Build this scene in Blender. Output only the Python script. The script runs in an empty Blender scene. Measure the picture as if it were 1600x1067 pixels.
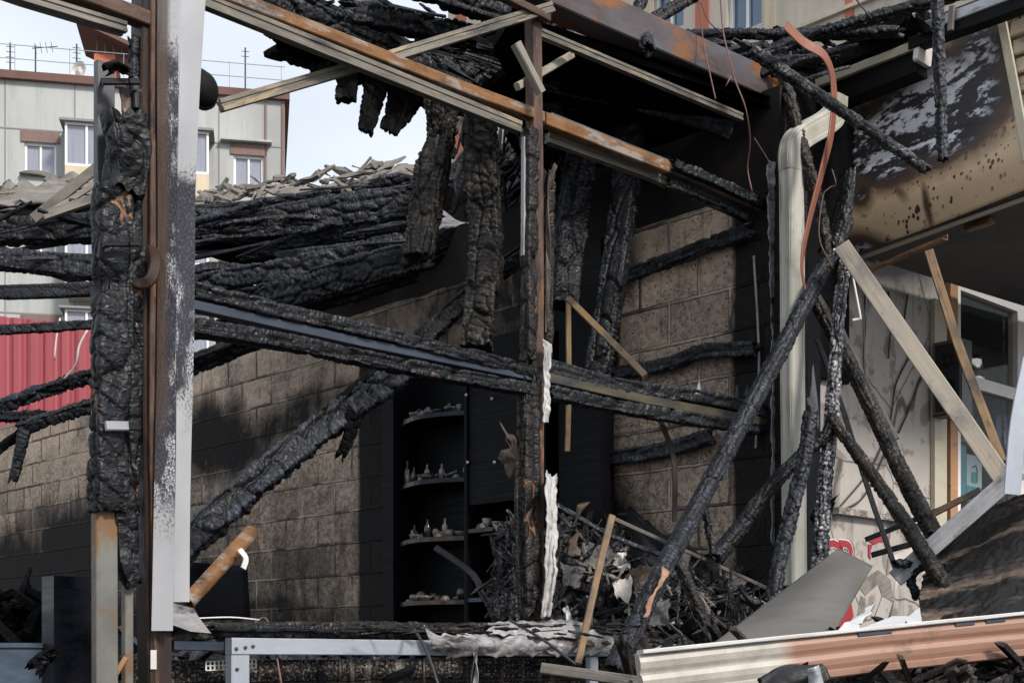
import bpy, math, random
import numpy as np
from mathutils import Vector, Matrix
from mathutils.geometry import tessellate_polygon
R = math.radians
SC = bpy.context.scene
COL = SC.collection
rnd = random.Random(7)

# ------------------------------------------------------------------ camera, world, sun, exposure
FPX = 2060.0; HY = 1020.0; CZ = 1.5
cam = bpy.data.objects.new('camera', bpy.data.cameras.new('camera'))
COL.objects.link(cam); SC.camera = cam
cam.location = (0, 0, CZ); cam.rotation_euler = (R(90), 0, 0)
cam.data.sensor_width = 36; cam.data.lens = FPX / 1600 * 36
cam.data.shift_y = (HY - 533.5) / 1600
cam.data.clip_start = 0.1; cam.data.clip_end = 2000
SUN_EL, SUN_AZ = 38, 140          # azimuth clockwise from +Y (north): behind the camera, to the right
W_ = bpy.data.worlds.new('World'); SC.world = W_; W_.use_nodes = True
nt = W_.node_tree; nt.nodes.clear()
sky = nt.nodes.new('ShaderNodeTexSky'); sky.sky_type = 'NISHITA'; sky.sun_disc = False
sky.sun_elevation = R(SUN_EL); sky.sun_rotation = R(SUN_AZ); sky.air_density = 1.1; sky.dust_density = 2.0
tc = nt.nodes.new('ShaderNodeTexCoord')
mp = nt.nodes.new('ShaderNodeMapping'); mp.inputs['Scale'].default_value = (1.3, 1.3, 3.2); mp.inputs['Location'].default_value = (0.35, 0.1, 0.2)
nz = nt.nodes.new('ShaderNodeTexNoise'); nz.inputs['Scale'].default_value = 1.1; nz.inputs['Detail'].default_value = 3; nz.inputs['Roughness'].default_value = 0.5
rp = nt.nodes.new('ShaderNodeValToRGB'); rp.color_ramp.elements[0].position = 0.30; rp.color_ramp.elements[1].position = 0.62
rp.color_ramp.elements[0].color = (0.30, 0.30, 0.30, 1)
mx = nt.nodes.new('ShaderNodeMix'); mx.data_type = 'RGBA'; mx.inputs[7].default_value = (6.3, 6.6, 6.85, 1)
bg = nt.nodes.new('ShaderNodeBackground'); bg.inputs['Strength'].default_value = 0.1
wo = nt.nodes.new('ShaderNodeOutputWorld')
L = nt.links.new
L(tc.outputs['Generated'], mp.inputs[0]); L(mp.outputs[0], nz.inputs['Vector']); L(nz.outputs[0], rp.inputs[0])
L(rp.outputs[0], mx.inputs[0]); L(sky.outputs[0], mx.inputs[6]); L(mx.outputs[2], bg.inputs[0]); L(bg.outputs[0], wo.inputs[0])
sl = bpy.data.lights.new('sun', 'SUN'); sl.energy = 2.4; sl.angle = R(10); sl.color = (1, 0.94, 0.87)
so = bpy.data.objects.new('sun', sl); COL.objects.link(so)
sd = Vector((math.sin(R(SUN_AZ)) * math.cos(R(SUN_EL)), math.cos(R(SUN_AZ)) * math.cos(R(SUN_EL)), math.sin(R(SUN_EL))))
so.rotation_euler = sd.to_track_quat('Z', 'Y').to_euler(); so.location = (6, -8, 14)
SC.view_settings.view_transform = 'Standard'; SC.view_settings.look = 'None'
SC.view_settings.exposure = 0.75; SC.view_settings.gamma = 1.0

# ------------------------------------------------------------------ the place's planes
CAM = Vector((0, 0, CZ))
def ray(px, py): return Vector(((px - 800) / FPX, 1, (HY - py) / FPX))
def at(px, py, Y): return CAM + ray(px, py) * Y
def hit(px, py, p0, n, off=0.0):
    d = ray(px, py); return CAM + d * ((p0 + n * off - CAM).dot(n) / d.dot(n))
UF = Vector((0.7300, 0.6834, 0)).normalized(); NF = Vector((UF.y, -UF.x, 0))      # shop front, runs right and away
UW = Vector((-NF.x, -NF.y, 0)); NW = Vector((-UF.x, -UF.y, 0))                      # long side wall, runs left and away
F0 = Vector((-1.08, 4.74, 0)); W0 = Vector((1.322, 6.98, 0))
def F(px, py, off=0.0): return hit(px, py, F0, NF, off)
def W(px, py, off=0.0): return hit(px, py, W0, NW, off)
def H(px, py, z): return CAM + ray(px, py) * ((z - CZ) * FPX / (HY - py))
E0 = F(1335, 900, -0.05)
def E(px, py, off=0.0): return hit(px, py, E0, NW, off)                              # end face of the neighbour's canopy
def N(px, py, off=0.0): return hit(px, py, F0, NF, -0.2 + off)                      # neighbour's front

# ------------------------------------------------------------------ tags
def T(o, label=None, cat=None, group=None, kind=None):
    if label: o['label'] = label
    if cat: o['category'] = cat
    if group: o['group'] = group
    if kind: o['kind'] = kind
    return o
def empty(name, loc, label=None, cat=None, group=None):
    o = bpy.data.objects.new(name, None); COL.objects.link(o); o.location = loc; o.empty_display_size = 0.1
    return T(o, label, cat, group)

# ------------------------------------------------------------------ materials
MATS = {}
class NT:
    def __init__(s, name):
        s.m = bpy.data.materials.new(name); s.m.use_nodes = True; s.t = s.m.node_tree
        s.b = s.t.nodes['Principled BSDF']; s.out = s.t.nodes['Material Output']; MATS[name] = s.m
    def n(s, typ, **kw):
        x = s.t.nodes.new(typ)
        for k, v in kw.items():
            if hasattr(x, k) and not isinstance(v, tuple): setattr(x, k, v)
        return x
    def l(s, a, b): s.t.links.new(a, b)
    def val(s, sock, v):
        if hasattr(v, 'is_output') : s.l(v, sock)
        elif isinstance(v, (tuple, list)): sock.default_value = tuple(v) + ((1,) if len(v) == 3 and sock.type == 'RGBA' else ())
        else: sock.default_value = v
    def attr(s, name, vec=True):
        x = s.n('ShaderNodeAttribute'); x.attribute_name = name
        return x.outputs['Vector'] if vec else x.outputs['Fac']
    def obj(s): return s.n('ShaderNodeTexCoord').outputs['Object']
    def mapp(s, v, scale=(1, 1, 1), loc=(0, 0, 0), rot=(0, 0, 0)):
        x = s.n('ShaderNodeMapping'); s.l(v, x.inputs[0]); x.inputs['Scale'].default_value = scale
        x.inputs['Location'].default_value = loc; x.inputs['Rotation'].default_value = rot; return x.outputs[0]
    def noise(s, v, scale, detail=4, rough=0.55, dist=0.0):
        x = s.n('ShaderNodeTexNoise'); s.l(v, x.inputs['Vector']); x.inputs['Scale'].default_value = scale
        x.inputs['Detail'].default_value = detail; x.inputs['Roughness'].default_value = rough; x.inputs['Distortion'].default_value = dist
        return x.outputs[0]
    def voro(s, v, scale, feature='F1', rnd_=1.0):
        x = s.n('ShaderNodeTexVoronoi'); x.feature = feature; s.l(v, x.inputs['Vector']); x.inputs['Scale'].default_value = scale
        x.inputs['Randomness'].default_value = rnd_; return x.outputs['Distance']
    def ramp(s, f, stops):
        x = s.n('ShaderNodeValToRGB'); s.l(f, x.inputs[0]); cr = x.color_ramp
        while len(cr.elements) < len(stops): cr.elements.new(0.5)
        for e, (p, c) in zip(cr.elements, stops):
            e.position = p; e.color = (c, c, c, 1) if not isinstance(c, tuple) else c + (1,)
        return x.outputs[0]
    def mix(s, f, a, b, mode='MIX'):
        x = s.n('ShaderNodeMix'); x.data_type = 'RGBA'; x.blend_type = mode; s.val(x.inputs[0], f); s.val(x.inputs[6], a); s.val(x.inputs[7], b)
        return x.outputs[2]
    def math(s, op, a, b=0.0, clamp=False):
        x = s.n('ShaderNodeMath'); x.operation = op; x.use_clamp = clamp; s.val(x.inputs[0], a); s.val(x.inputs[1], b); return x.outputs[0]
    def bump(s, h, strength=0.5, dist=0.01, prev=None):
        x = s.n('ShaderNodeBump'); s.l(h, x.inputs['Height']); x.inputs['Strength'].default_value = strength; x.inputs['Distance'].default_value = dist
        if prev is not None: s.l(prev, x.inputs['Normal'])
        s.l(x.outputs[0], s.b.inputs['Normal']); return x.outputs[0]
    def set(s, base=None, rough=None, metal=None, spec=None):
        for k, v in (('Base Color', base), ('Roughness', rough), ('Metallic', metal), ('Specular IOR Level', spec)):
            if v is not None: s.val(s.b.inputs[k], v)
        return s.m

def m_char(name, lo=(0.0015, 0.0015, 0.002), hi=(0.010, 0.011, 0.0135), ash=0.0, raw=0.0, ashcol=(0.30, 0.32, 0.36), cell=52, ra=0.52, spec=0.28):
    t = NT(name); sg = t.attr('sg'); h = t.attr('h', False)
    n1 = t.noise(sg, 9, 5, 0.6); n2 = t.noise(sg, 70, 3, 0.6)
    c = t.mix(t.math('MULTIPLY', t.ramp(h, [(0.1, 0.0), (0.75, 1.0)]), t.ramp(n1, [(0.3, 0.35), (0.7, 1.0)])), lo, hi)
    a = t.math('MULTIPLY', t.ramp(n1, [(0.56 - ash * 0.35, 0.0), (0.72 - ash * 0.2, 1.0)]), t.ramp(n2, [(0.42, 0.0), (0.62, 1.0)]))
    a = t.math('MULTIPLY', a, t.ramp(h, [(0.25, 0.0), (0.7, 1.0)]))
    c = t.mix(t.math('MULTIPLY', a, 0.25 + ash), c, ashcol)
    if raw:
        r1 = t.noise(t.mapp(sg, (1, 1, 1), (3.3, 1.7, 0)), 6.5, 3, 0.5)
        r = t.math('MULTIPLY', t.ramp(r1, [(0.70 - raw * 0.10, 0.0), (0.73 - raw * 0.10, 1.0)]), t.ramp(h, [(0.12, 1.0), (0.4, 0.0)]))
        g = t.noise(t.mapp(sg, (6, 120, 1)), 3, 2)
        c = t.mix(r, c, t.mix(g, (0.08, 0.035, 0.018), (0.36, 0.19, 0.11)))
    t.bump(t.math('MULTIPLY', t.voro(t.mapp(sg, (1.0, 0.7, 1)), cell, 'DISTANCE_TO_EDGE'), 1.0), 0.62, 0.011)
    nb = t.b.inputs['Normal'].links[0].from_socket
    t.bump(n2, 0.45, 0.004, nb)
    return t.set(c, t.ramp(t.noise(sg, 30, 3), [(0.3, ra - 0.14), (0.7, ra + 0.2)]), 0.0, spec)
m_char('char', hi=(0.011, 0.014, 0.021), ash=0.12, ashcol=(0.12, 0.14, 0.18), spec=0.36)  # blue sheen of the cracked block tops put into the colour
m_char('char_dull', hi=(0.0045, 0.0045, 0.0055), ra=0.65, spec=0.08)
m_char('char_blue', hi=(0.014, 0.019, 0.031), ash=0.2, spec=0.4, ashcol=(0.15, 0.18, 0.24))
m_char('char_ash', hi=(0.022, 0.022, 0.026), ash=0.32, ashcol=(0.42, 0.42, 0.45))
m_char('char_white', hi=(0.05, 0.05, 0.055), ash=0.75, ashcol=(0.62, 0.62, 0.66))
m_char('char_brown', hi=(0.018, 0.015, 0.014), ash=0.12, raw=1.0, ashcol=(0.20, 0.18, 0.17))
m_char('char_warm', hi=(0.028, 0.023, 0.020), ash=0.22, ashcol=(0.22, 0.19, 0.16))
m_char('char_raw', hi=(0.012, 0.014, 0.020), raw=0.75, ra=0.45)

def m_metal(name, base, alt, dark=None, metal=0.6, rough=0.5, scale=6, dark_amt=0.5, bumpy=0.25, third=None, third_amt=0.5, stretch=(1, 3, 1), spec=0.4):
    t = NT(name); sg = t.mapp(t.attr('sg'), stretch)
    n1 = t.noise(sg, scale, 6, 0.6, 0.3); n2 = t.noise(sg, scale * 9, 4, 0.6)
    c = t.mix(t.ramp(n1, [(0.35, 0.0), (0.65, 1.0)]), base, alt)
    c = t.mix(t.math('MULTIPLY', n2, 0.35), c, tuple(x * 0.45 for x in base))
    if third:
        n4 = t.noise(t.mapp(sg, (1, 1, 1), (7, 3, 1)), scale * 0.8, 6, 0.6)
        c = t.mix(t.ramp(n4, [(0.72 - third_amt * 0.4, 0.0), (0.80 - third_amt * 0.4, 1.0)]), c, third)
    if dark:
        n3 = t.noise(t.mapp(sg, (1, 1, 1), (2, 5, 3)), scale * 0.55, 7, 0.65)
        c = t.mix(t.ramp(n3, [(0.78 - dark_amt * 0.5, 0.0), (0.92 - dark_amt * 0.5, 1.0)]), c, dark)
    t.bump(n2, bumpy, 0.003)
    return t.set(c, t.ramp(n2, [(0.3, rough - 0.1), (0.7, rough + 0.2)]), metal, spec)
m_metal('rust', (0.065, 0.034, 0.024), (0.13, 0.085, 0.065), (0.02, 0.017, 0.018), 0.25, 0.6, 7, 0.55, third=(0.20, 0.085, 0.03), third_amt=0.38)
m_metal('rust_orange', (0.15, 0.062, 0.020), (0.26, 0.135, 0.055), (0.045, 0.028, 0.022), 0.15, 0.62, 8, 0.5, third=(0.24, 0.20, 0.17), third_amt=0.5, bumpy=0.5)
m_metal('rust_dark', (0.022, 0.015, 0.013), (0.05, 0.026, 0.018), (0.012, 0.012, 0.014), 0.35, 0.45, 3, 0.5)
m_metal('beam_steel', (0.085, 0.052, 0.045), (0.12, 0.125, 0.145), (0.04, 0.025, 0.022), 0.4, 0.42, 2.2, 0.35, third=(0.22, 0.09, 0.035), third_amt=0.45, stretch=(1, 2.5, 1))
m_metal('galv', (0.19, 0.175, 0.15), (0.115, 0.10, 0.085), (0.03, 0.027, 0.026), 0.3, 0.5, 6, 0.5, third=(0.27, 0.215, 0.14), third_amt=0.42, stretch=(1, 5, 1))
m_metal('galv_grey', (0.15, 0.155, 0.165), (0.09, 0.09, 0.095), (0.03, 0.03, 0.033), 0.5, 0.45, 3, 0.42, third=(0.25, 0.14, 0.06), third_amt=0.2)
m_metal('stud_rusty', (0.19, 0.19, 0.17), (0.12, 0.12, 0.115), (0.07, 0.06, 0.05), 0.3, 0.5, 4, 0.4, third=(0.17, 0.10, 0.05), third_amt=0.62, stretch=(1, 1.5, 1))
m_metal('steel_blue', (0.035, 0.045, 0.065), (0.075, 0.09, 0.12), (0.012, 0.012, 0.016), 0.5, 0.38, 2.5, 0.35, stretch=(1, 2, 1))
m_metal('steel_gilt', (0.035, 0.04, 0.05), (0.13, 0.105, 0.05), (0.015, 0.015, 0.018), 0.4, 0.42, 5, 0.42, third=(0.25, 0.18, 0.07), third_amt=0.35)
m_metal('alu', (0.45, 0.49, 0.56), (0.38, 0.41, 0.46), (0.14, 0.14, 0.15), 0.45, 0.42, 2.5, 0.18, 0.15)
m_metal('alu_soot', (0.33, 0.34, 0.37), (0.45, 0.46, 0.50), (0.03, 0.03, 0.035), 0.5, 0.42, 5, 0.5)
m_metal('tin_ash', (0.42, 0.41, 0.42), (0.25, 0.24, 0.25), (0.035, 0.03, 0.03), 0.3, 0.55, 7, 0.55, 0.5, third=(0.38, 0.30, 0.24), third_amt=0.2)
m_metal('tin_sooty', (0.10, 0.097, 0.097), (0.05, 0.048, 0.05), (0.02, 0.018, 0.018), 0.2, 0.6, 9, 0.5, 0.6)
m_metal('tin_white', (0.62, 0.61, 0.60), (0.50, 0.49, 0.48), (0.10, 0.09, 0.085), 0.1, 0.55, 6, 0.3, 0.4)
m_metal('black_metal', (0.010, 0.010, 0.012), (0.022, 0.022, 0.026), None, 0.4, 0.35, 4)
m_metal('panel_dark', (0.0025, 0.0035, 0.006), (0.005, 0.005, 0.007), (0.010, 0.007, 0.006), 0.0, 0.5, 2.5, 0.32, spec=0.10, bumpy=0.05)
m_metal('melted_black', (0.008, 0.008, 0.009), (0.02, 0.02, 0.024), (0.05, 0.045, 0.045), 0.1, 0.35, 6, 0.35, 0.5)
m_metal('panel_gloss', (0.010, 0.013, 0.022), (0.020, 0.020, 0.026), (0.012, 0.012, 0.016), 0.6, 0.25, 1.4, 0.4, 0.08)
m_metal('blue_chest', (0.085, 0.12, 0.17), (0.05, 0.07, 0.10), (0.02, 0.02, 0.025), 0.3, 0.35, 2.5, 0.4)
m_metal('terracotta', (0.25, 0.085, 0.05), (0.19, 0.07, 0.048), (0.12, 0.08, 0.04), 0.0, 0.5, 3, 0.25, 0.1)
m_metal('grey_sheet', (0.115, 0.110, 0.105), (0.082, 0.080, 0.077), (0.045, 0.042, 0.04), 0.0, 0.5, 2.6, 0.38, 0.1, stretch=(1, 1, 1))
m_metal('white_sheet', (0.62, 0.63, 0.65), (0.52, 0.53, 0.55), (0.15, 0.15, 0.16), 0.0, 0.4, 3, 0.18, 0.1)
m_metal('burnt_sheet', (0.30, 0.22, 0.17), (0.05, 0.036, 0.03), (0.006, 0.006, 0.007), 0.0, 0.32, 2.0, 0.78, 1.0, stretch=(1.2, 4.5, 1))
m_metal('cream_metal', (0.50, 0.45, 0.34), (0.42, 0.38, 0.30), (0.10, 0.08, 0.06), 0.0, 0.5, 3, 0.33, 0.12)
m_metal('slate', (0.13, 0.12, 0.11), (0.24, 0.215, 0.19), (0.03, 0.028, 0.026), 0.0, 0.7, 6, 0.4, 0.6, stretch=(1, 2, 1))
m_metal('torn_white', (0.60, 0.59, 0.58), (0.38, 0.37, 0.365), (0.05, 0.045, 0.045), 0.0, 0.6, 5, 0.56, 0.8, stretch=(9, 1.2, 1))
m_metal('rag', (0.60, 0.56, 0.53), (0.45, 0.41, 0.38), (0.12, 0.09, 0.08), 0.0, 0.85, 5, 0.25, 0.5)
m_metal('red_bit', (0.33, 0.02, 0.03), (0.28, 0.02, 0.025), (0.10, 0.02, 0.02), 0.0, 0.5, 8, 0.2)
m_metal('melt', (0.03, 0.02, 0.017), (0.10, 0.065, 0.045), (0.012, 0.010, 0.010), 0.0, 0.45, 6, 0.4, 0.5)

def m_wood(name, a, b, dark, rough=0.7, damt=0.35, sc=1.0):
    t = NT(name); sg = t.attr('sg')
    g = t.noise(t.mapp(sg, (2.0, 70 * sc, 1)), 1.6, 6, 0.6, 0.6); n = t.noise(sg, 4, 5, 0.6)
    c = t.mix(t.ramp(g, [(0.35, 0.0), (0.65, 1.0)]), a, b)
    c = t.mix(t.ramp(n, [(0.72 - damt * 0.4, 0.0), (0.95 - damt * 0.4, 1.0)]), c, dark)
    k = t.voro(t.mapp(sg, (2.2, 9, 1)), 1.3)
    c = t.mix(t.ramp(k, [(0.05, 0.75), (0.10, 0.0)]), c, (0.05, 0.03, 0.02))
    so_ = t.noise(t.mapp(sg, (1, 2, 1), (5, 2, 0)), 7, 7, 0.7); c = t.mix(t.ramp(so_, [(0.56, 0.0), (0.70, 0.75)]), c, (0.03, 0.026, 0.024))
    t.bump(g, 0.5, 0.004)
    return t.set(c, rough)
m_wood('wood_grey', (0.24, 0.215, 0.18), (0.14, 0.13, 0.115), (0.05, 0.045, 0.04), damt=0.6)
m_wood('wood_pale', (0.38, 0.325, 0.255), (0.25, 0.225, 0.195), (0.12, 0.11, 0.11), damt=0.55)
m_wood('wood_blue', (0.32, 0.32, 0.335), (0.21, 0.215, 0.23), (0.08, 0.08, 0.09), damt=0.6)
m_wood('wood_brown', (0.40, 0.22, 0.11), (0.30, 0.16, 0.08), (0.10, 0.06, 0.035))
m_wood('wood_ochre', (0.24, 0.15, 0.07), (0.15, 0.095, 0.05), (0.035, 0.028, 0.025), damt=0.75)
m_wood('wood_raw', (0.42, 0.25, 0.16), (0.30, 0.16, 0.095), (0.12, 0.06, 0.035), damt=0.7)
m_wood('siding_cream', (0.42, 0.35, 0.25), (0.36, 0.30, 0.22), (0.28, 0.20, 0.13), 0.5, 0.2, 0.15)

def m_pvc(name):      # cream downpipe with run-down grime
    t = NT(name); sg = t.attr('sg')
    g = t.noise(t.mapp(sg, (0.8, 45, 1)), 1.2, 5, 0.6, 0.3); n = t.noise(sg, 3.0, 6, 0.6)
    c = t.mix(t.ramp(g, [(0.3, 0.0), (0.7, 1.0)]), (0.46, 0.45, 0.405), (0.33, 0.325, 0.28))
    c = t.mix(t.ramp(n, [(0.52, 0.0), (0.72, 1.0)]), c, (0.22, 0.20, 0.15))
    return t.set(c, 0.5)
m_pvc('pipe_cream')

def m_blister():      # folded aluminium cover of the big post, white paint blistered by the fire half way up
    t = NT('blister'); sg = t.attr('sg'); sep = t.n('ShaderNodeSeparateXYZ'); t.l(sg, sep.inputs[0]); z = sep.outputs[0]
    n1 = t.noise(sg, 2.2, 5, 0.6); zz = t.math('ADD', z, t.math('MULTIPLY', t.math('SUBTRACT', n1, 0.5), 0.9))
    f2 = t.math('GREATER_THAN', sep.outputs[1], 0.15); kk = t.math('ADD', t.math('MULTIPLY', f2, 0.53), 0.62)
    tt = t.math('ADD', t.math('MULTIPLY', t.math('SUBTRACT', t.math('DIVIDE', zz, 2.3), 0.44), kk), 0.44)
    burn = t.ramp(tt, [(0.10, 0.0), (0.20, 0.12), (0.30, 0.85), (0.60, 1.0), (0.66, 0.4), (0.72, 0.0)])
    d = t.voro(t.mapp(sg, (1, 1.6, 1)), 75, 'DISTANCE_TO_EDGE'); fine = t.noise(sg, 90, 4, 0.7)
    flakes = t.ramp(d, [(0.06, 0.0), (0.13, 1.0)])
    soot = t.mix(t.noise(sg, 14, 5, 0.6), (0.010, 0.009, 0.012), (0.07, 0.068, 0.085))
    soot = t.mix(t.math('MULTIPLY', t.ramp(fine, [(0.54, 0.0), (0.62, 1.0)]), 0.4), soot, (0.24, 0.25, 0.30))
    vis = t.math('MULTIPLY', flakes, t.ramp(t.noise(t.mapp(sg, (1, 2, 1), (3, 2, 0)), 4.5, 4), [(0.52, 0.0), (0.58, 0.95)]))
    soot = t.mix(vis, soot, (0.50, 0.51, 0.55))
    white = t.mix(t.noise(sg, 3.5, 5), (0.52, 0.53, 0.56), (0.36, 0.35, 0.36))
    speck = t.math('MULTIPLY', t.ramp(fine, [(0.5, 0.0), (0.58, 1.0)]), t.ramp(burn, [(0.05, 0.0), (0.4, 1.0)]))
    white = t.mix(speck, white, (0.06, 0.045, 0.045))
    c = t.mix(t.ramp(burn, [(0.35, 0.0), (0.65, 1.0)]), white, soot)
    br = t.math('MULTIPLY', t.ramp(sep.outputs[1], [(0.0, 1.0), (0.04, 0.9), (0.06, 0.0)]), t.ramp(t.math('DIVIDE', zz, 2.3), [(0.0, 0.9), (0.2, 1.0), (0.6, 1.0), (0.72, 0.0)]))
    c = t.mix(br, c, t.mix(t.noise(t.mapp(sg, (3, 30, 1)), 3, 5), (0.035, 0.022, 0.018), (0.14, 0.095, 0.075)))
    t.bump(t.math('MULTIPLY', fine, burn), 0.6, 0.004)
    return t.set(c, 0.5, 0.15)
m_blister()

def m_block(name, base1, base2, mortar, sootcol=(0.006, 0.0065, 0.008), coarse=1.0):
    t = NT(name); sg = t.attr('sg'); soot = t.attr('h', False)
    wob = t.mix(0.012, sg, t.n('ShaderNodeTexNoise').outputs['Color'])
    wv = t.n('ShaderNodeTexNoise'); t.l(sg, wv.inputs['Vector']); wv.inputs['Scale'].default_value = 6.0
    wb = t.n('ShaderNodeVectorMath'); wb.operation = 'MULTIPLY_ADD'; t.l(wv.outputs['Color'], wb.inputs[0]); wb.inputs[1].default_value = (0.018, 0.018, 0); t.l(sg, wb.inputs[2])
    b = t.n('ShaderNodeTexBrick'); t.l(wb.outputs[0], b.inputs['Vector']); b.offset = 0.5; b.squash = 1.0
    for k, v in (('Scale', 1.0), ('Mortar Size', 0.012), ('Mortar Smooth', 0.5), ('Bias', 0.0), ('Brick Width', 0.43), ('Row Height', 0.232)): b.inputs[k].default_value = v
    b.inputs['Color1'].default_value = (0, 0, 0, 1); b.inputs['Color2'].default_value = (1, 1, 1, 1)
    b.inputs['Mortar'].default_value = (0.5, 0.5, 0.5, 1)
    n1 = t.noise(sg, 2.2, 7, 0.62); n2 = t.noise(sg, 24 * coarse, 5, 0.7); n3 = t.noise(sg, 75, 3, 0.7)
    c = t.mix(b.outputs['Color'], base1, base2)
    c = t.mix(t.ramp(n1, [(0.36, 0.0), (0.62, 0.6)]), c, tuple(x * 0.5 for x in base1))
    c = t.mix(t.ramp(n2, [(0.42, 0.8), (0.57, 0.0)]), c, tuple(x * 0.22 for x in base1))
    c = t.mix(t.ramp(n3, [(0.52, 0.0), (0.64, 0.7)]), c, (0.52, 0.46, 0.42))
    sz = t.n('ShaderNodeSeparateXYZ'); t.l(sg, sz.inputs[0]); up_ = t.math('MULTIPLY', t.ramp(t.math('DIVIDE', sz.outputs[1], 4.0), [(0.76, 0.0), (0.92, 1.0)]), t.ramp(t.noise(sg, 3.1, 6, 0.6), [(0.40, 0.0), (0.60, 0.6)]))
    c = t.mix(up_, c, tuple(min(0.75, x * 1.25) for x in base1))  # paler top courses: less soot, and sky light from above put into the colour
    jn = t.noise(sg, 1.7, 4)
    c = t.mix(t.math('MULTIPLY', b.outputs['Fac'], 0.8), c, t.mix(t.ramp(jn, [(0.44, 0.0), (0.56, 1.0)]), (0.035, 0.03, 0.028), mortar))
    pits = t.ramp(t.voro(t.mapp(sg, (1, 1, 1), (3, 1, 0)), 34 * coarse), [(0.10, 0.85), (0.22, 0.0)])
    c = t.mix(t.math('MULTIPLY', pits, t.ramp(n2, [(0.45, 0.0), (0.55, 1.0)])), c, (0.02, 0.017, 0.015))
    drip = t.noise(t.mapp(sg, (9, 0.6, 1)), 1.5, 6, 0.65)
    c = t.mix(t.ramp(drip, [(0.55, 0.0), (0.66, 0.5)]), c, (0.46, 0.40, 0.33))
    c = t.mix(t.ramp(drip, [(0.34, 0.35), (0.42, 0.0)]), c, (0.035, 0.03, 0.03))
    s2 = t.math('ADD', soot, t.math('MULTIPLY', t.math('SUBTRACT', t.noise(t.mapp(sg, (1.3, 0.8, 1)), 2.6, 8, 0.7, 0.6), 0.5), 1.3))
    s2 = t.math('ADD', s2, t.math('MULTIPLY', t.math('SUBTRACT', b.outputs['Color'], 0.5), 0.16))
    s2 = t.math('SUBTRACT', s2, t.math('MULTIPLY', b.outputs['Fac'], 0.10))
    c = t.mix(t.ramp(s2, [(0.22, 0.0), (0.5, 0.6), (0.82, 0.975)]), c, sootcol)
    hgt = t.math('ADD', t.math('MULTIPLY', b.outputs['Fac'], -1.3), t.math('MULTIPLY', n2, 0.45))
    hgt = t.math('SUBTRACT', hgt, t.math('MULTIPLY', pits, 0.5))
    t.bump(hgt, 1.0, 0.022)
    return t.set(c, 0.9, 0, 0.2)
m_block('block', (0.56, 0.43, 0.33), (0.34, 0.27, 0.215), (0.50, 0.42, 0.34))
m_block('block_dark', (0.035, 0.032, 0.032), (0.05, 0.045, 0.042), (0.05, 0.045, 0.04), coarse=0.8)

def m_plaster():
    t = NT('plaster'); sg = t.attr('sg'); soot = t.attr('h', False)
    n = t.noise(sg, 3, 6, 0.6); f = t.noise(sg, 60, 4, 0.6); sp = t.voro(sg, 14)
    c = t.mix(n, (0.27, 0.245, 0.225), (0.43, 0.40, 0.37))
    c = t.mix(t.ramp(t.noise(t.mapp(sg, (1, 1, 1), (4, 1, 0)), 5, 3), [(0.56, 0.0), (0.60, 0.7)]), c, (0.15, 0.125, 0.105))
    c = t.mix(t.ramp(t.noise(t.mapp(sg, (5, 0.7, 1)), 2, 6, 0.65), [(0.54, 0.0), (0.70, 0.6)]), c, (0.09, 0.075, 0.065))
    c = t.mix(t.ramp(sp, [(0.03, 0.8), (0.06, 0.0)]), c, (0.03, 0.025, 0.02))
    cr = t.voro(t.mix(0.1, sg, t.n('ShaderNodeTexNoise').outputs['Color']), 1.6, 'DISTANCE_TO_EDGE')
    c = t.mix(t.ramp(cr, [(0.004, 0.85), (0.010, 0.0)]), c, (0.05, 0.04, 0.035))
    s2 = t.math('ADD', soot, t.math('MULTIPLY', t.math('SUBTRACT', n, 0.5), 0.5))
    c = t.mix(t.ramp(s2, [(0.25, 0.0), (0.75, 0.97)]), c, (0.012, 0.011, 0.012))
    t.bump(f, 0.15, 0.004); return t.set(c, 0.8)
m_plaster()

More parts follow.
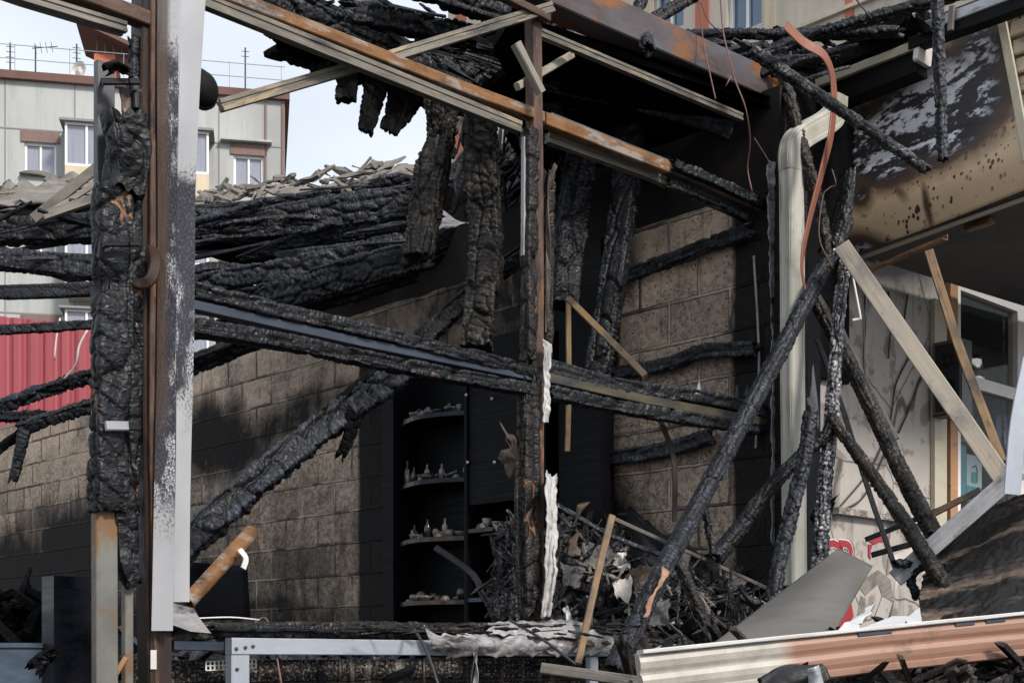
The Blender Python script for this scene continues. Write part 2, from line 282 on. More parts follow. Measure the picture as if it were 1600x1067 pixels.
def m_canopy():       # cream sheet: sooted in the middle, blistered flakes, specks of soot
    t = NT('canopy_sheet'); sg = t.attr('sg'); soot = t.attr('h', False)
    n = t.noise(sg, 5, 6, 0.6, 0.4); f = t.noise(t.mapp(sg, (1, 1, 1), (1, 2, 0), (0, 0, R(35))), 9, 6, 0.7, 0.6)
    c = t.mix(n, (0.46, 0.32, 0.19), (0.60, 0.46, 0.31))
    dn = t.noise(sg, 8, 4, 0.6)
    sp = t.voro(t.mapp(t.mix(0.03, sg, t.n('ShaderNodeTexNoise').outputs['Color']), (1, 0.75, 1), (0, 0, 0), (0, 0, R(25))), 33)
    mask = t.ramp(t.noise(sg, 3.5, 3), [(0.30, 0.0), (0.5, 1.0)])
    c = t.mix(t.math('MULTIPLY', t.ramp(t.math('SUBTRACT', sp, t.math('MULTIPLY', t.math('SUBTRACT', dn, 0.5), 0.9)), [(0.21, 1.0), (0.26, 0.0)]), mask), c, (0.05, 0.035, 0.03))
    s2 = t.math('ADD', soot, t.math('MULTIPLY', t.math('SUBTRACT', n, 0.5), 0.5))
    m = t.ramp(s2, [(0.12, 0.0), (0.5, 1.0)])
    c = t.mix(m, c, t.mix(t.ramp(s2, [(0.35, 0.0), (0.8, 1.0)]), (0.10, 0.055, 0.03), (0.022, 0.02, 0.024)))
    st = t.math('ADD', t.math('MULTIPLY', t.noise(t.mapp(sg, (2.0, 6.5, 1), (1.2, 0.4, 0), (0, 0, R(-30))), 1.1, 5, 0.6, 1.2), 0.6), t.math('MULTIPLY', t.noise(t.mapp(sg, (1, 1.6, 1), (1, 2, 0), (0, 0, R(-30))), 17, 6, 0.75), 0.4))
    w = t.math('MULTIPLY', t.ramp(st, [(0.508, 0.0), (0.545, 1.0)]), t.ramp(s2, [(0.66, 0.0), (0.92, 1.0)]))
    c = t.mix(w, c, (0.62, 0.62, 0.68))
    t.bump(t.math('MULTIPLY', f, m), 0.35, 0.012)
    return t.set(c, t.ramp(m, [(0, 0.35), (1, 0.5)]), 0.0)
m_canopy()

def m_siding_fore():  # pale board, left end cream, rest scorched copper brown along the profile
    t = NT('siding_scorched'); sg = t.attr('sg'); sep = t.n('ShaderNodeSeparateXYZ'); t.l(sg, sep.inputs[0])
    n = t.noise(sg, 3, 5); s = t.math('ADD', sep.outputs[0], t.math('MULTIPLY', t.math('SUBTRACT', n, 0.5), 0.07))
    g = t.noise(t.mapp(sg, (0.9, 30, 1)), 2.0, 5, 0.6)
    g2 = t.noise(t.mapp(sg, (0.5, 90, 1)), 1.0, 3)
    cop = t.mix(g, (0.10, 0.04, 0.024), (0.42, 0.25, 0.18)); cop = t.mix(t.math('MULTIPLY', g2, 0.6), cop, (0.30, 0.17, 0.12)); cop = t.mix(t.ramp(t.noise(sg, 7, 6, 0.7), [(0.58, 0.0), (0.72, 0.55)]), cop, (0.07, 0.035, 0.025))
    cream = t.mix(t.ramp(t.noise(sg, 5, 7, 0.7), [(0.35, 0.0), (0.65, 1.0)]), (0.44, 0.41, 0.37), (0.28, 0.255, 0.225))
    c = t.mix(t.ramp(s, [(0.53, 0.0), (0.60, 1.0)]), cream, cop)
    sp = t.noise(sg, 45, 4, 0.7); c = t.mix(t.ramp(sp, [(0.64, 0.0), (0.72, 0.7)]), c, (0.06, 0.045, 0.035))
    return t.set(c, 0.45, 0.0)
m_siding_fore()

def m_flat(name, c, rough=0.6, metal=0.0, var=0.12, scale=2.0, spots=0.0):
    t = NT(name); o = t.obj(); n = t.noise(o, scale, 6, 0.6)
    col = t.mix(n, tuple(x * (1 - var) for x in c), tuple(min(1, x * (1 + var)) for x in c))
    if name.startswith('panel') or name.startswith('render'):
        dr = t.noise(t.mapp(o, (4, 4, 0.25)), 1.2, 6, 0.7); col = t.mix(t.ramp(dr, [(0.5, 0.0), (0.7, 0.5)]), col, tuple(x * 0.55 for x in c))
    if spots:
        col = t.mix(t.ramp(t.noise(t.mapp(o, (1, 1, 0.35)), scale * 0.6, 7, 0.65), [(0.52, 0.0), (0.7, spots)]), col, tuple(x * 0.5 for x in c))
    return t.set(col, rough, metal)
m_flat('panel_grey', (0.40, 0.41, 0.41), 0.9, var=0.1, scale=0.6, spots=0.5)
m_flat('panel_cream', (0.58, 0.49, 0.36), 0.85, var=0.08, scale=0.8, spots=0.4)
m_flat('render_cream', (0.56, 0.50, 0.42), 0.9, var=0.1, scale=0.5, spots=0.5)
m_flat('trim_red', (0.135, 0.07, 0.058), 0.85, scale=3, spots=0.5)
m_flat('panel_brown', (0.19, 0.125, 0.11), 0.8, scale=3)
m_flat('chimney_red', (0.46, 0.15, 0.09), 0.85, scale=1.5, spots=0.3)
m_flat('joint', (0.22, 0.22, 0.22), 0.9)
m_flat('upvc', (0.74, 0.74, 0.74), 0.4, var=0.05)
m_flat('upvc_dirty', (0.66, 0.62, 0.59), 0.5, var=0.15, scale=6)
m_flat('corr_red', (0.27, 0.045, 0.06), 0.5, var=0.10, scale=2, spots=0.3)
m_flat('soot_board', (0.020, 0.017, 0.016), 0.85, var=0.7, scale=5, spots=0.7)
m_flat('rail_paint', (0.22, 0.26, 0.31), 0.6)
m_flat('iron', (0.05, 0.05, 0.055), 0.6, 0.5)
m_flat('curtain', (0.45, 0.47, 0.55), 0.9)
m_flat('asphalt', (0.05, 0.05, 0.052), 0.9, var=0.3, scale=3)
m_flat('ash_floor', (0.02, 0.019, 0.019), 0.95, var=0.5, scale=4)
m_flat('soffit', (0.11, 0.105, 0.105), 0.8, var=0.35, scale=3, spots=0.8)
m_flat('black', (0.012, 0.012, 0.014), 0.35, var=0.3)
m_flat('lettering_red', (0.28, 0.010, 0.022), 0.45, var=0.1)
m_flat('lettering_black', (0.015, 0.015, 0.015), 0.5)
m_flat('lettering_white', (0.6, 0.58, 0.56), 0.5)
m_flat('box_teal', (0.06, 0.30, 0.36), 0.4, var=0.15)
m_flat('box_white', (0.45, 0.60, 0.66), 0.4, var=0.08)
m_flat('box_blue', (0.06, 0.10, 0.24), 0.4)
m_flat('box_orange', (0.45, 0.20, 0.05), 0.5)
m_flat('chrome', (0.75, 0.72, 0.66), 0.12, 1.0)
m_flat('glassware', (0.03, 0.03, 0.032), 0.12, 0.0, var=0.4, scale=30)
m_flat('glassware_pale', (0.15, 0.14, 0.13), 0.2, 0.0, var=0.4, scale=30)
m_flat('rubber', (0.006, 0.006, 0.007), 0.7)
for q_ in ('soot_board', 'soffit', 'ash_floor'):
    if q_ in MATS: MATS[q_].node_tree.nodes['Principled BSDF'].inputs['Specular IOR Level'].default_value = 0.1
MATS['rubber'].node_tree.nodes['Principled BSDF'].inputs['Specular IOR Level'].default_value = 0.15
m_flat('cable_pink', (0.13, 0.065, 0.06), 0.6)
m_flat('cable_white', (0.62, 0.58, 0.55), 0.6)
m_flat('plastic_white', (0.66, 0.64, 0.60), 0.5)
def m_glass(name, tint, refl=0.35):
    t = NT(name); t.b.inputs['Base Color'].default_value = tint + (1,); t.b.inputs['Roughness'].default_value = 0.04
    tr = t.n('ShaderNodeBsdfTransparent'); ms = t.n('ShaderNodeMixShader'); ms.inputs[0].default_value = refl
    t.l(tr.outputs[0], ms.inputs[1]); t.l(t.b.outputs[0], ms.inputs[2]); t.l(ms.outputs[0], t.out.inputs[0]); return t.m
m_glass('glass', (0.03, 0.04, 0.05), 0.55)
m_glass('glass_shop', (0.02, 0.03, 0.025), 0.18)
t = NT('glass_blue'); t.set((0.05, 0.11, 0.20), 0.05, 0.0, 1.0)
t = NT('curtained_glass'); t.set(t.mix(t.noise(t.mapp(t.obj(), (6, 6, 0.2)), 3, 3), (0.16, 0.17, 0.23), (0.34, 0.35, 0.42)), 0.12, 0.0, 0.8)

# ------------------------------------------------------------------ mesh helpers
def link(name, verts, faces, mat, parent=None, sg=None, h=None, smooth=False, loc=None):
    verts = np.asarray(verts, dtype=np.float32).reshape(-1, 3)
    if loc is None: loc = verts.mean(0) if parent is None else np.zeros(3)
    loc = np.asarray(loc, dtype=np.float32)
    base = np.array(parent.matrix_basis.translation) if parent is not None else np.zeros(3)
    if parent is not None and parent.parent is not None: base = base + np.array(parent.parent.location)
    if parent is not None:
        loc = verts.mean(0) - base
        verts = verts - verts.mean(0)
    else: verts = verts - loc
    me = bpy.data.meshes.new(name)
    if isinstance(faces, np.ndarray) and faces.ndim == 2:
        k = faces.shape[1]; nf = len(faces)
        me.vertices.add(len(verts)); me.vertices.foreach_set('co', verts.ravel().astype(np.float32))
        me.loops.add(nf * k); me.loops.foreach_set('vertex_index', faces.ravel().astype(np.int32))
        me.polygons.add(nf); me.polygons.foreach_set('loop_start', np.arange(0, nf * k, k, dtype=np.int32))
        me.update(calc_edges=True)
    else:
        me.from_pydata([tuple(map(float, v)) for v in verts], [], [tuple(int(i) for i in f) for f in faces])
    if smooth: me.polygons.foreach_set('use_smooth', np.ones(len(me.polygons), dtype=bool))
    if sg is not None:
        a = me.attributes.new('sg', 'FLOAT_VECTOR', 'POINT'); a.data.foreach_set('vector', np.asarray(sg, dtype=np.float32).ravel())
    if h is not None:
        a = me.attributes.new('h', 'FLOAT', 'POINT'); a.data.foreach_set('value', np.asarray(h, dtype=np.float32).ravel())
    me.materials.append(MATS[mat] if isinstance(mat, str) else mat)
    o = bpy.data.objects.new(name, me); COL.objects.link(o); o.location = tuple(float(x) for x in loc)
    if parent is not None: o.parent = parent
    return o

def hashf(i, j, s):
    v = np.sin(i * 127.1 + j * 311.7 + s * 74.7) * 43758.5453
    return v - np.floor(v)
def vnoise(x, y, seed):
    xi = np.floor(x); yi = np.floor(y); fx = x - xi; fy = y - yi
    fx = fx * fx * (3 - 2 * fx); fy = fy * fy * (3 - 2 * fy)
    a = hashf(xi, yi, seed); b = hashf(xi + 1, yi, seed); c = hashf(xi, yi + 1, seed); d = hashf(xi + 1, yi + 1, seed)
    return (a * (1 - fx) + b * fx) * (1 - fy) + (c * (1 - fx) + d * fx) * fy - 0.5
def voro_f(x, y, seed, wrap=None):
    xi = np.floor(x); yi = np.floor(y)
    f1 = np.full(x.shape, 9.0); f2 = np.full(x.shape, 9.0); cid = np.zeros(x.shape)
    for di in (-1, 0, 1):
        for dj in (-1, 0, 1):
            ci = xi + di; cj = yi + dj; cw = np.mod(cj, wrap) if wrap else cj
            r1 = hashf(ci, cw, seed); r2 = hashf(ci, cw, seed + 3.7)
            dx_ = np.abs(ci + 0.5 + (r1 - 0.5) * 0.7 - x); dy_ = np.abs(cj + 0.5 + (r2 - 0.5) * 0.6 - y); d = (dx_ ** 3.2 + dy_ ** 3.2) ** (1 / 3.2)
            m = d < f1; f2 = np.where(m, f1, np.minimum(f2, d)); cid = np.where(m, hashf(ci, cw, seed + 9.1), cid); f1 = np.where(m, d, f1)
    return f1, f2, cid

def smooth_path(pts, n):
    P = [Vector(p) for p in pts]
    if len(P) == 2: return [P[0].lerp(P[1], i / n) for i in range(n + 1)]
    Q = [P[0] * 2 - P[1]] + P + [P[-1] * 2 - P[-2]]; out = []
    Ls = [(P[i + 1] - P[i]).length for i in range(len(P) - 1)]; tot = sum(Ls)
    for i in range(len(P) - 1):
        k = max(1, round(n * Ls[i] / tot)); a, b, c, d = Q[i:i + 4]
        for j in range(k):
            t = j / k
            out.append(0.5 * ((2 * b) + (c - a) * t + (2 * a - 5 * b + 4 * c - d) * t * t + (3 * b - a - 3 * c + d) * t ** 3))
    out.append(P[-1]); return out
def poly_path(pts, step):
    P = [Vector(p) for p in pts]; out = []
    for i in range(len(P) - 1):
        k = max(1, int((P[i + 1] - P[i]).length / step))
        out += [P[i].lerp(P[i + 1], j / k) for j in range(k)]
    out.append(P[-1]); return out
def frames(path, up, roll=0.0):
    """side (width) and up (depth) axis at each point; up=None: face sideways to the horizontal view direction"""
    P = np.array([tuple(p) for p in path]); Tn = np.gradient(P, axis=0); Tn /= np.linalg.norm(Tn, axis=1)[:, None] + 1e-9
    if up is None:
        mid = P.mean(0) - np.array(CAM); up = -mid
    up = np.array(tuple(up), dtype=float)
    S = np.cross(Tn, up); S /= np.linalg.norm(S, axis=1)[:, None] + 1e-9
    U = np.cross(S, Tn); s = np.cumsum(np.r_[0, np.linalg.norm(np.diff(P, axis=0), axis=1)])
    if roll:
        c, q = math.cos(roll), math.sin(roll); S, U = S * c + U * q, U * c - S * q
    return P, Tn, S, U, s

SEED = [1]
def pxw(w, p): return w * p.y / FPX
def char_beam(name, pts, w, d=None, mat='char', up=None, roll=None, cell=(0.040, 0.065), amp=0.010, n=9.0, taper=(1, 1), ds=None,
              wob=0.05, bend=0.008, jag=0.05, parent=None, bites=0, curve=True, label=None, cat='beam', group=None):
    """charred timber: pts world points, w width in metres as seen, d depth; real relief of alligator cracks"""
    SEED[0] += 1; sd_ = SEED[0] * 1.37; rr = random.Random(SEED[0]); d = d or w * 0.8
    if roll is None: roll = rr.uniform(0.12, 0.5) * rr.choice((-1, 1))
    sh = 1 / (1 + abs(math.sin(roll)) * 0.55) if n > 4 else 0.97; w *= sh; d *= sh
    jag = min(jag, w * 0.35)
    Lt = sum((Vector(pts[i + 1]) - Vector(pts[i])).length for i in range(len(pts) - 1))
    Ym = sum(p[1] for p in pts) / len(pts)
    ds = ds or max(0.006, Ym * 0.00105)
    ns = max(8, int(Lt / ds)); path = smooth_path(pts, ns) if curve else poly_path(pts, ds)
    P, Tn, S, U, s = frames(path, up, roll); ns = len(P)
    per = 2 * (w + d) * 0.92; ng = max(16, min(96, int(per / ds)))
    th = np.linspace(0, 2 * np.pi, 721)[:-1]; e = 2.0 / n
    cx = w / 2 * np.sign(np.cos(th)) * np.abs(np.cos(th)) ** e; cy = d / 2 * np.sign(np.sin(th)) * np.abs(np.sin(th)) ** e
    seg = np.hypot(np.diff(np.r_[cx, cx[0]]), np.diff(np.r_[cy, cy[0]])); acc = np.r_[0, np.cumsum(seg)]; per = acc[-1]
    gi = np.arange(ng) / ng * per; cx2 = np.interp(gi, acc, np.r_[cx, cx[0]]); cy2 = np.interp(gi, acc, np.r_[cy, cy[0]])
    tx = np.roll(cx2, -1) - np.roll(cx2, 1); ty = np.roll(cy2, -1) - np.roll(cy2, 1); ln = np.hypot(tx, ty) + 1e-9
    nx, ny = ty / ln, -tx / ln
    sv = s[:, None] + np.zeros(ng); gv = gi[None, :] + np.zeros((ns, 1))
    nc = max(3, round(per / cell[1])); wx = np.interp(s, s, np.cumsum(np.r_[0, np.diff(s) * (1 + 1.1 * vnoise(s[1:] * 2.7, s[1:] * 0, sd_ + 21))])); x = wx[:, None] / cell[0] + 0.45 * vnoise(sv * 3, gv * 8, sd_) * 2 + gv * rr.uniform(-6, 6); y = gv / per * nc
    f1, f2, cid = voro_f(x, y, sd_, nc)
    g_ = f2 - f1; h = 0.80 * (1 - np.exp(-g_ / 0.09)) + 0.20 * np.clip(g_ / 0.8, 0, 1); h = h * (0.5 + 0.5 * cid)
    g1, g2, _c = voro_f(sv / (cell[0] * 7) + 3 + 0.6 * vnoise(sv * 5, gv * 9, sd_ + 4), gv / per * nc * 0.8 + 0.35 * vnoise(sv * 6, gv * 5, sd_ + 6), sd_ + 30, max(3, round(nc * 0.8)))
    split = np.exp(-(g2 - g1) / 0.06); amod = np.clip(0.95 + 1.5 * vnoise(sv * 2.4, gv * 6, sd_ + 40), 0.25, 1.6); h = h * (1 - 0.8 * split)
    ang = gv / per * 2 * np.pi
    low = vnoise(sv * 4 + 5, np.cos(ang) * 1.2 + 7, sd_) + 0.5 * vnoise(sv * 11, np.sin(ang) * 1.5 + 3, sd_ + 1)
    fine = vnoise(sv / 0.013, gv / 0.013, sd_ + 2) * 0.12
    disp = amp * (amod * (1.5 * h - 0.9) - 1.1 * split + low * 0.4 + fine)
    tp = np.interp(s / s[-1], [0, 1], taper)[:, None] * (1 + wob * 2 * vnoise(s * 2.3, s * 0 + 1, sd_ + 5))[:, None]
    for _ in range(bites):
        c0 = rr.uniform(0.1, 0.9) * s[-1]; a0 = rr.uniform(0, 2 * math.pi); r0 = rr.uniform(0.5, 1.1) * w
        q = np.exp(-((sv - c0) / (r0 * 0.6)) ** 2) * np.clip(np.cos(ang - a0) + 0.1, 0, 1); disp = disp - q * w * 0.28
    X = (cx2[None, :] * tp + nx[None, :] * disp); Y_ = (cy2[None, :] * tp + ny[None, :] * disp)
    bx = bend * 2 * vnoise(s * 0.9, s * 0 + 2, sd_ + 6); by = bend * 2 * vnoise(s * 0.9, s * 0 + 4, sd_ + 7)
    X = X + bx[:, None]; Y_ = Y_ + by[:, None]
    env = np.clip(1 - s / (jag * 2 + 1e-6), 0, 1)[:, None], np.clip(1 - (s[-1] - s) / (jag * 2 + 1e-6), 0, 1)[:, None]
    jn = jag * (1.6 * vnoise(np.cos(ang) * 3.2 + 9, np.sin(ang) * 3.2 + 4, sd_ + 8) + 1.6 * vnoise(gv / 0.018, gv * 0, sd_ + 9))
    js = jn * env[0] - jn * env[1]
    V = P[:, None, :] + X[..., None] * S[:, None, :] + Y_[..., None] * U[:, None, :] + js[..., None] * Tn[:, None, :]
    V = V.reshape(-1, 3); i = np.arange(ns - 1)[:, None] * ng; j = np.arange(ng)[None, :]; j2 = (j + 1) % ng
    fq = np.stack([i + j, i + j2, i + ng + j2, i + ng + j], -1).reshape(-1, 4)
    # shrunk end rings and tiny closing quads
    ends = []; base = len(V); extra = []; exf = []
    for ring, dr in ((0, -1), (ns - 1, 1)):
        rv = V[ring * ng:(ring + 1) * ng]; c = rv.mean(0)
        r1 = c + (rv - c) * 0.80 - Tn[ring] * dr * 0.004; r2 = c + (rv - c) * 0.05 - Tn[ring] * dr * 0.03
        b1 = base + len(extra) * ng; extra += [r1, r2]
        a = np.arange(ng); a2 = (a + 1) % ng
        q1 = np.stack([ring * ng + a2, ring * ng + a, b1 + a, b1 + a2], -1); q2 = np.stack([b1 + a2, b1 + a, b1 + ng + a, b1 + ng + a2], -1)
        if dr > 0: q1 = q1[:, ::-1]; q2 = q2[:, ::-1]
        exf += [q1, q2]
    V = np.vstack([V] + extra); fq = np.vstack([fq] + exf)
    sgz = SEED[0] * 3.1
    SG = np.stack([sv, gv, np.full(sv.shape, sgz)], -1).reshape(-1, 3); Hh = h.reshape(-1)
    for ring in (0, 0, ns - 1, ns - 1): SG = np.vstack([SG, SG[ring * ng:(ring + 1) * ng]]); Hh = np.r_[Hh, np.full(ng, 0.25)]
    o = link(name, V, fq, mat, parent, SG, Hh, smooth=True, loc=None if parent else V[:ng].mean(0))
    return T(o, label, cat if parent is None else None, group)

def sec_box(w, d, c=None):
    c = c if c is not None else min(w, d) * 0.08; a, b = w / 2, d / 2
    return [(-a + c, -b), (a - c, -b), (a, -b + c), (a, b - c), (a - c, b), (-a + c, b), (-a, b - c), (-a, -b + c)]
def sec_rail(w, d):     # rolled profile with long grooves in its faces
    a, b, g = w / 2, d / 2, min(w, d) * 0.14
    return [(-a, -b), (-a * .3, -b), (-a * .25, -b + g), (a * .05, -b + g), (a * .1, -b), (a, -b), (a, -b * .3), (a - g, -b * .2), (a - g, b * .2), (a, b * .3), (a, b),
            (a * .1, b), (a * .05, b - g), (-a * .25, b - g), (-a * .3, b), (-a, b), (-a, b * .3), (-a + g, b * .2), (-a + g, -b * .2), (-a, -b * .3)]
def sec_l(w, d, t): return [(-w / 2, -d / 2), (w / 2, -d / 2), (w / 2, -d / 2 + t), (-w / 2 + t, -d / 2 + t), (-w / 2 + t, d / 2), (-w / 2, d / 2)]
def sec_c(w, d, t):
    a, b = w / 2, d / 2; return [(-a, -b), (a, -b), (a, b), (a * 0.72, b), (a * 0.72, b - t), (a - t, b - t), (a - t, -b + t), (-a + t, -b + t), (-a + t, b - t), (-a * 0.72, b - t), (-a * 0.72, b), (-a, b)]
def sec_round(w, d, k=14): return [(math.cos(2 * math.pi * i / k) * w / 2, math.sin(2 * math.pi * i / k) * d / 2) for i in range(k)]
def sec_rib(w, d):      # rectangular downpipe with rounded corners and long ribs
    out = []; K = 72
    for i in range(K):
        t = 2 * math.pi * i / K; e = 0.32; x = math.copysign(abs(math.cos(t)) ** e, math.cos(t)) * w / 2; y = math.copysign(abs(math.sin(t)) ** e, math.sin(t)) * d / 2
        r = 1 - 0.035 * (i % 4 < 2); out.append((x * r, y * r))
    return out
def sweep(name, pts, sec, mat, up=(0, 0, 1), roll=0.0, step=0.08, buckle=0.0, parent=None, curve=False, cap=True, label=None, cat='rail', group=None, twist=0.0, smooth=False, dent=0.0, taper=(1, 1)):
    SEED[0] += 1; sd_ = SEED[0] * 2.3
    Lt = sum((Vector(pts[i + 1]) - Vector(pts[i])).length for i in range(len(pts) - 1))
    path = smooth_path(pts, max(2, int(Lt / step))) if curve else poly_path(pts, step)
    P, Tn, S, U, s = frames(path, up, roll); ns, ng = len(P), len(sec)
    if twist:
        a = np.linspace(0, twist, ns)[:, None]; S, U = S * np.cos(a) + U * np.sin(a), U * np.cos(a) - S * np.sin(a)
    q = np.array(sec); X = q[:, 0][None, :] + (buckle * 2 * vnoise(s * 1.7, s * 0, sd_))[:, None]; Y_ = q[:, 1][None, :] + (buckle * 2 * vnoise(s * 1.7, s * 0 + 3, sd_))[:, None]
    if dent:
        sv = s[:, None] + np.zeros(ng); gg = np.arange(ng)[None, :] + np.zeros((ns, 1))
        X = X * (1 + dent * 2 * vnoise(sv * 7, gg * 0.5, sd_ + 1)); Y_ = Y_ * (1 + dent * 2 * vnoise(sv * 7, gg * 0.5, sd_ + 2))
    tp = np.interp(s / s[-1], [0, 1], taper)[:, None]; X = X * tp; Y_ = Y_ * tp
    V = (P[:, None, :] + X[..., None] * S[:, None, :] + Y_[..., None] * U[:, None, :]).reshape(-1, 3)
    g = np.r_[0, np.cumsum(np.hypot(*np.diff(q, axis=0).T))]
    faces = [(i * ng + j, i * ng + (j + 1) % ng, (i + 1) * ng + (j + 1) % ng, (i + 1) * ng + j) for i in range(ns - 1) for j in range(ng)]
    if cap: faces += [tuple(range(ng))[::-1], tuple((ns - 1) * ng + j for j in range(ng))]
    SG = np.stack([s[:, None] + np.zeros(ng), g[None, :] + np.zeros((ns, 1)), np.full((ns, ng), SEED[0] * 3.1)], -1).reshape(-1, 3)
    o = link(name, V, faces, mat, parent, SG, None, smooth=smooth, loc=None if parent else V[:ng].mean(0))
    return T(o, label, cat if parent is None else None, group)

def sheet(name, c00, c10, c11, c01, mat, th=0.006, nu=24, nv=24, disp=None, crumple=0.0, cs=3.0, jag=0.0, parent=None, hfun=None, smooth=True, label=None, cat=None, group=None, kind=None, skip=None, jagsides=(1, 1, 1, 1)):
    """bent or crumpled sheet with thickness: c00 top-left, c10 top-right, c11 bottom-right, c01 bottom-left"""
    SEED[0] += 1; sd_ = SEED[0] * 1.9
    A, B, C_, D = [np.array(tuple(c)) for c in (c00, c10, c11, c01)]
    lu = np.linalg.norm(B - A); lv = np.linalg.norm(D - A)
    u, v = np.meshgrid(np.linspace(0, 1, nu + 1), np.linspace(0, 1, nv + 1), indexing='ij')
    if jag:
        jl, jr, jt, jb = jagsides
        e1 = vnoise(v * lv * 14, v * 0, sd_) + vnoise(v * lv * 37, v * 0, sd_) * 0.5; e2 = vnoise(v * lv * 14, v * 0 + 5, sd_) + vnoise(v * lv * 37, v * 0 + 5, sd_) * .5
        e3 = vnoise(u * lu * 14, u * 0 + 7, sd_) + vnoise(u * lu * 37, u * 0 + 7, sd_) * 0.5; e4 = vnoise(u * lu * 14, u * 0 + 9, sd_) + vnoise(u * lu * 37, u * 0 + 9, sd_) * .5
        u2 = u + jag / lu * ((1 - u) ** 3 * e1 * jl * 2 + u ** 3 * e2 * jr * 2); v2 = v + jag / lv * ((1 - v) ** 3 * e3 * jt * 2 + v ** 3 * e4 * jb * 2)
    else: u2, v2 = u, v
    P = (A * ((1 - u2) * (1 - v2))[..., None] + B * (u2 * (1 - v2))[..., None] + C_ * (u2 * v2)[..., None] + D * ((1 - u2) * v2)[..., None])
    nrm = np.cross(B - A, D - A); nrm = nrm / (np.linalg.norm(nrm) + 1e-9)
    if np.dot(nrm, np.array(CAM) - A) < 0: nrm = -nrm
    off = np.zeros_like(u)
    if disp is not None: off = off + disp(u, v)
    if crumple:
        x, y = u * lu * cs, v * lv * cs
        r = np.abs(vnoise(x, y, sd_)) * 2 + np.abs(vnoise(x * 2.3 + y * 0.7, y * 2.1 - x, sd_ + 1)) * 1.0 + np.abs(vnoise(x * 5, y * 5, sd_ + 2)) * 0.4
        off = off + crumple * (r - 0.8)
    P1 = P + off[..., None] * nrm; P2 = P1 - th * nrm
    V = np.vstack([P1.reshape(-1, 3), P2.reshape(-1, 3)]); M_ = (nu + 1) * (nv + 1); idx = lambda i, j: i * (nv + 1) + j
    faces = []
    for i in range(nu):
        for j in range(nv):
            a, b, c, d = idx(i, j), idx(i + 1, j), idx(i + 1, j + 1), idx(i, j + 1); faces += [(a, b, c, d), (M_ + d, M_ + c, M_ + b, M_ + a)]
    for i in range(nu): faces += [(idx(i + 1, 0), idx(i, 0), M_ + idx(i, 0), M_ + idx(i + 1, 0)), (idx(i, nv), idx(i + 1, nv), M_ + idx(i + 1, nv), M_ + idx(i, nv))]
    for j in range(nv): faces += [(idx(0, j), idx(0, j + 1), M_ + idx(0, j + 1), M_ + idx(0, j)), (idx(nu, j + 1), idx(nu, j), M_ + idx(nu, j), M_ + idx(nu, j + 1))]
    SG = np.stack([u * lu, v * lv, np.full(u.shape, SEED[0] * 1.3)], -1).reshape(-1, 3); SG = np.vstack([SG, SG])
    hh = np.zeros(len(V)) if hfun is None else np.tile(hfun(P1.reshape(-1, 3)), 2)
    o = link(name, V, np.array(faces), mat, parent, SG, hh, smooth=smooth, loc=None)
    return T(o, label, cat, group, kind)

def project(P):
    P = np.asarray(P); return 800 + FPX * P[:, 0] / P[:, 1], HY - FPX * (P[:, 2] - CZ) / P[:, 1]

def plate(name, pts, th, mat, n=None, parent=None, label=None, cat=None, group=None, kind=None):
    """planar outline with thickness"""
    P = [Vector(p) for p in pts]
    if n is None:
        n = Vector((0, 0, 0))
        for i in range(len(P)): n += (P[i] - P[0]).cross(P[(i + 1) % len(P)] - P[0])
        n.normalize()
    n = Vector(n)
    if n.dot(CAM - P[0]) < 0: n = -n
    tri = tessellate_polygon([P]); k = len(P); V = [tuple(p) for p in P] + [tuple(p - n * th) for p in P]
    fs = [tuple(t) for t in tri] + [tuple(k + i for i in t[::-1]) for t in tri] + [(i, (i + 1) % k, k + (i + 1) % k, k + i) for i in range(k)]
    a = (P[1] - P[0]).normalized(); b = n.cross(a)
    SG = [((p - P[0]).dot(a), (p - P[0]).dot(b), SEED[0]) for p in P] * 2; SEED[0] += 1
    o = link(name, V, fs, mat, parent, SG, np.zeros(2 * k)); return T(o, label, cat, group, kind)

def boxes(name, items, mat, parent=None, label=None, cat=None, group=None, kind=None, basis=None):
    """items: (x0,x1,y0,y1,z0,z1) in a basis (origin, ux, uy)"""
    V = []; Fs = []; o0, ux, uy = basis or (Vector((0, 0, 0)), Vector((1, 0, 0)), Vector((0, 1, 0)))
    for (x0, x1, y0, y1, z0, z1) in items:
        b = len(V)
        for z in (z0, z1):
            for (x, y) in ((x0, y0), (x1, y0), (x1, y1), (x0, y1)): V.append(tuple(o0 + ux * x + uy * y + Vector((0, 0, z))))
        Fs += [(b, b + 3, b + 2, b + 1), (b + 4, b + 5, b + 6, b + 7)] + [(b + i, b + (i + 1) % 4, b + 4 + (i + 1) % 4, b + 4 + i) for i in range(4)]
    SG = [(p[0] + p[1], p[2], 0) for p in V]
    o = link(name, V, Fs, mat, parent, SG, np.zeros(len(V))); return T(o, label, cat, group, kind)

def wire(name, pts, r, mat, parent=None, label=None, cat='cable', group=None):
    return sweep(name, pts, sec_round(r * 2, r * 2, 7), mat, up=(0.3, 0.2, 1), step=0.03, curve=len(pts) > 2, parent=parent, label=label, cat=cat, group=group, smooth=True)

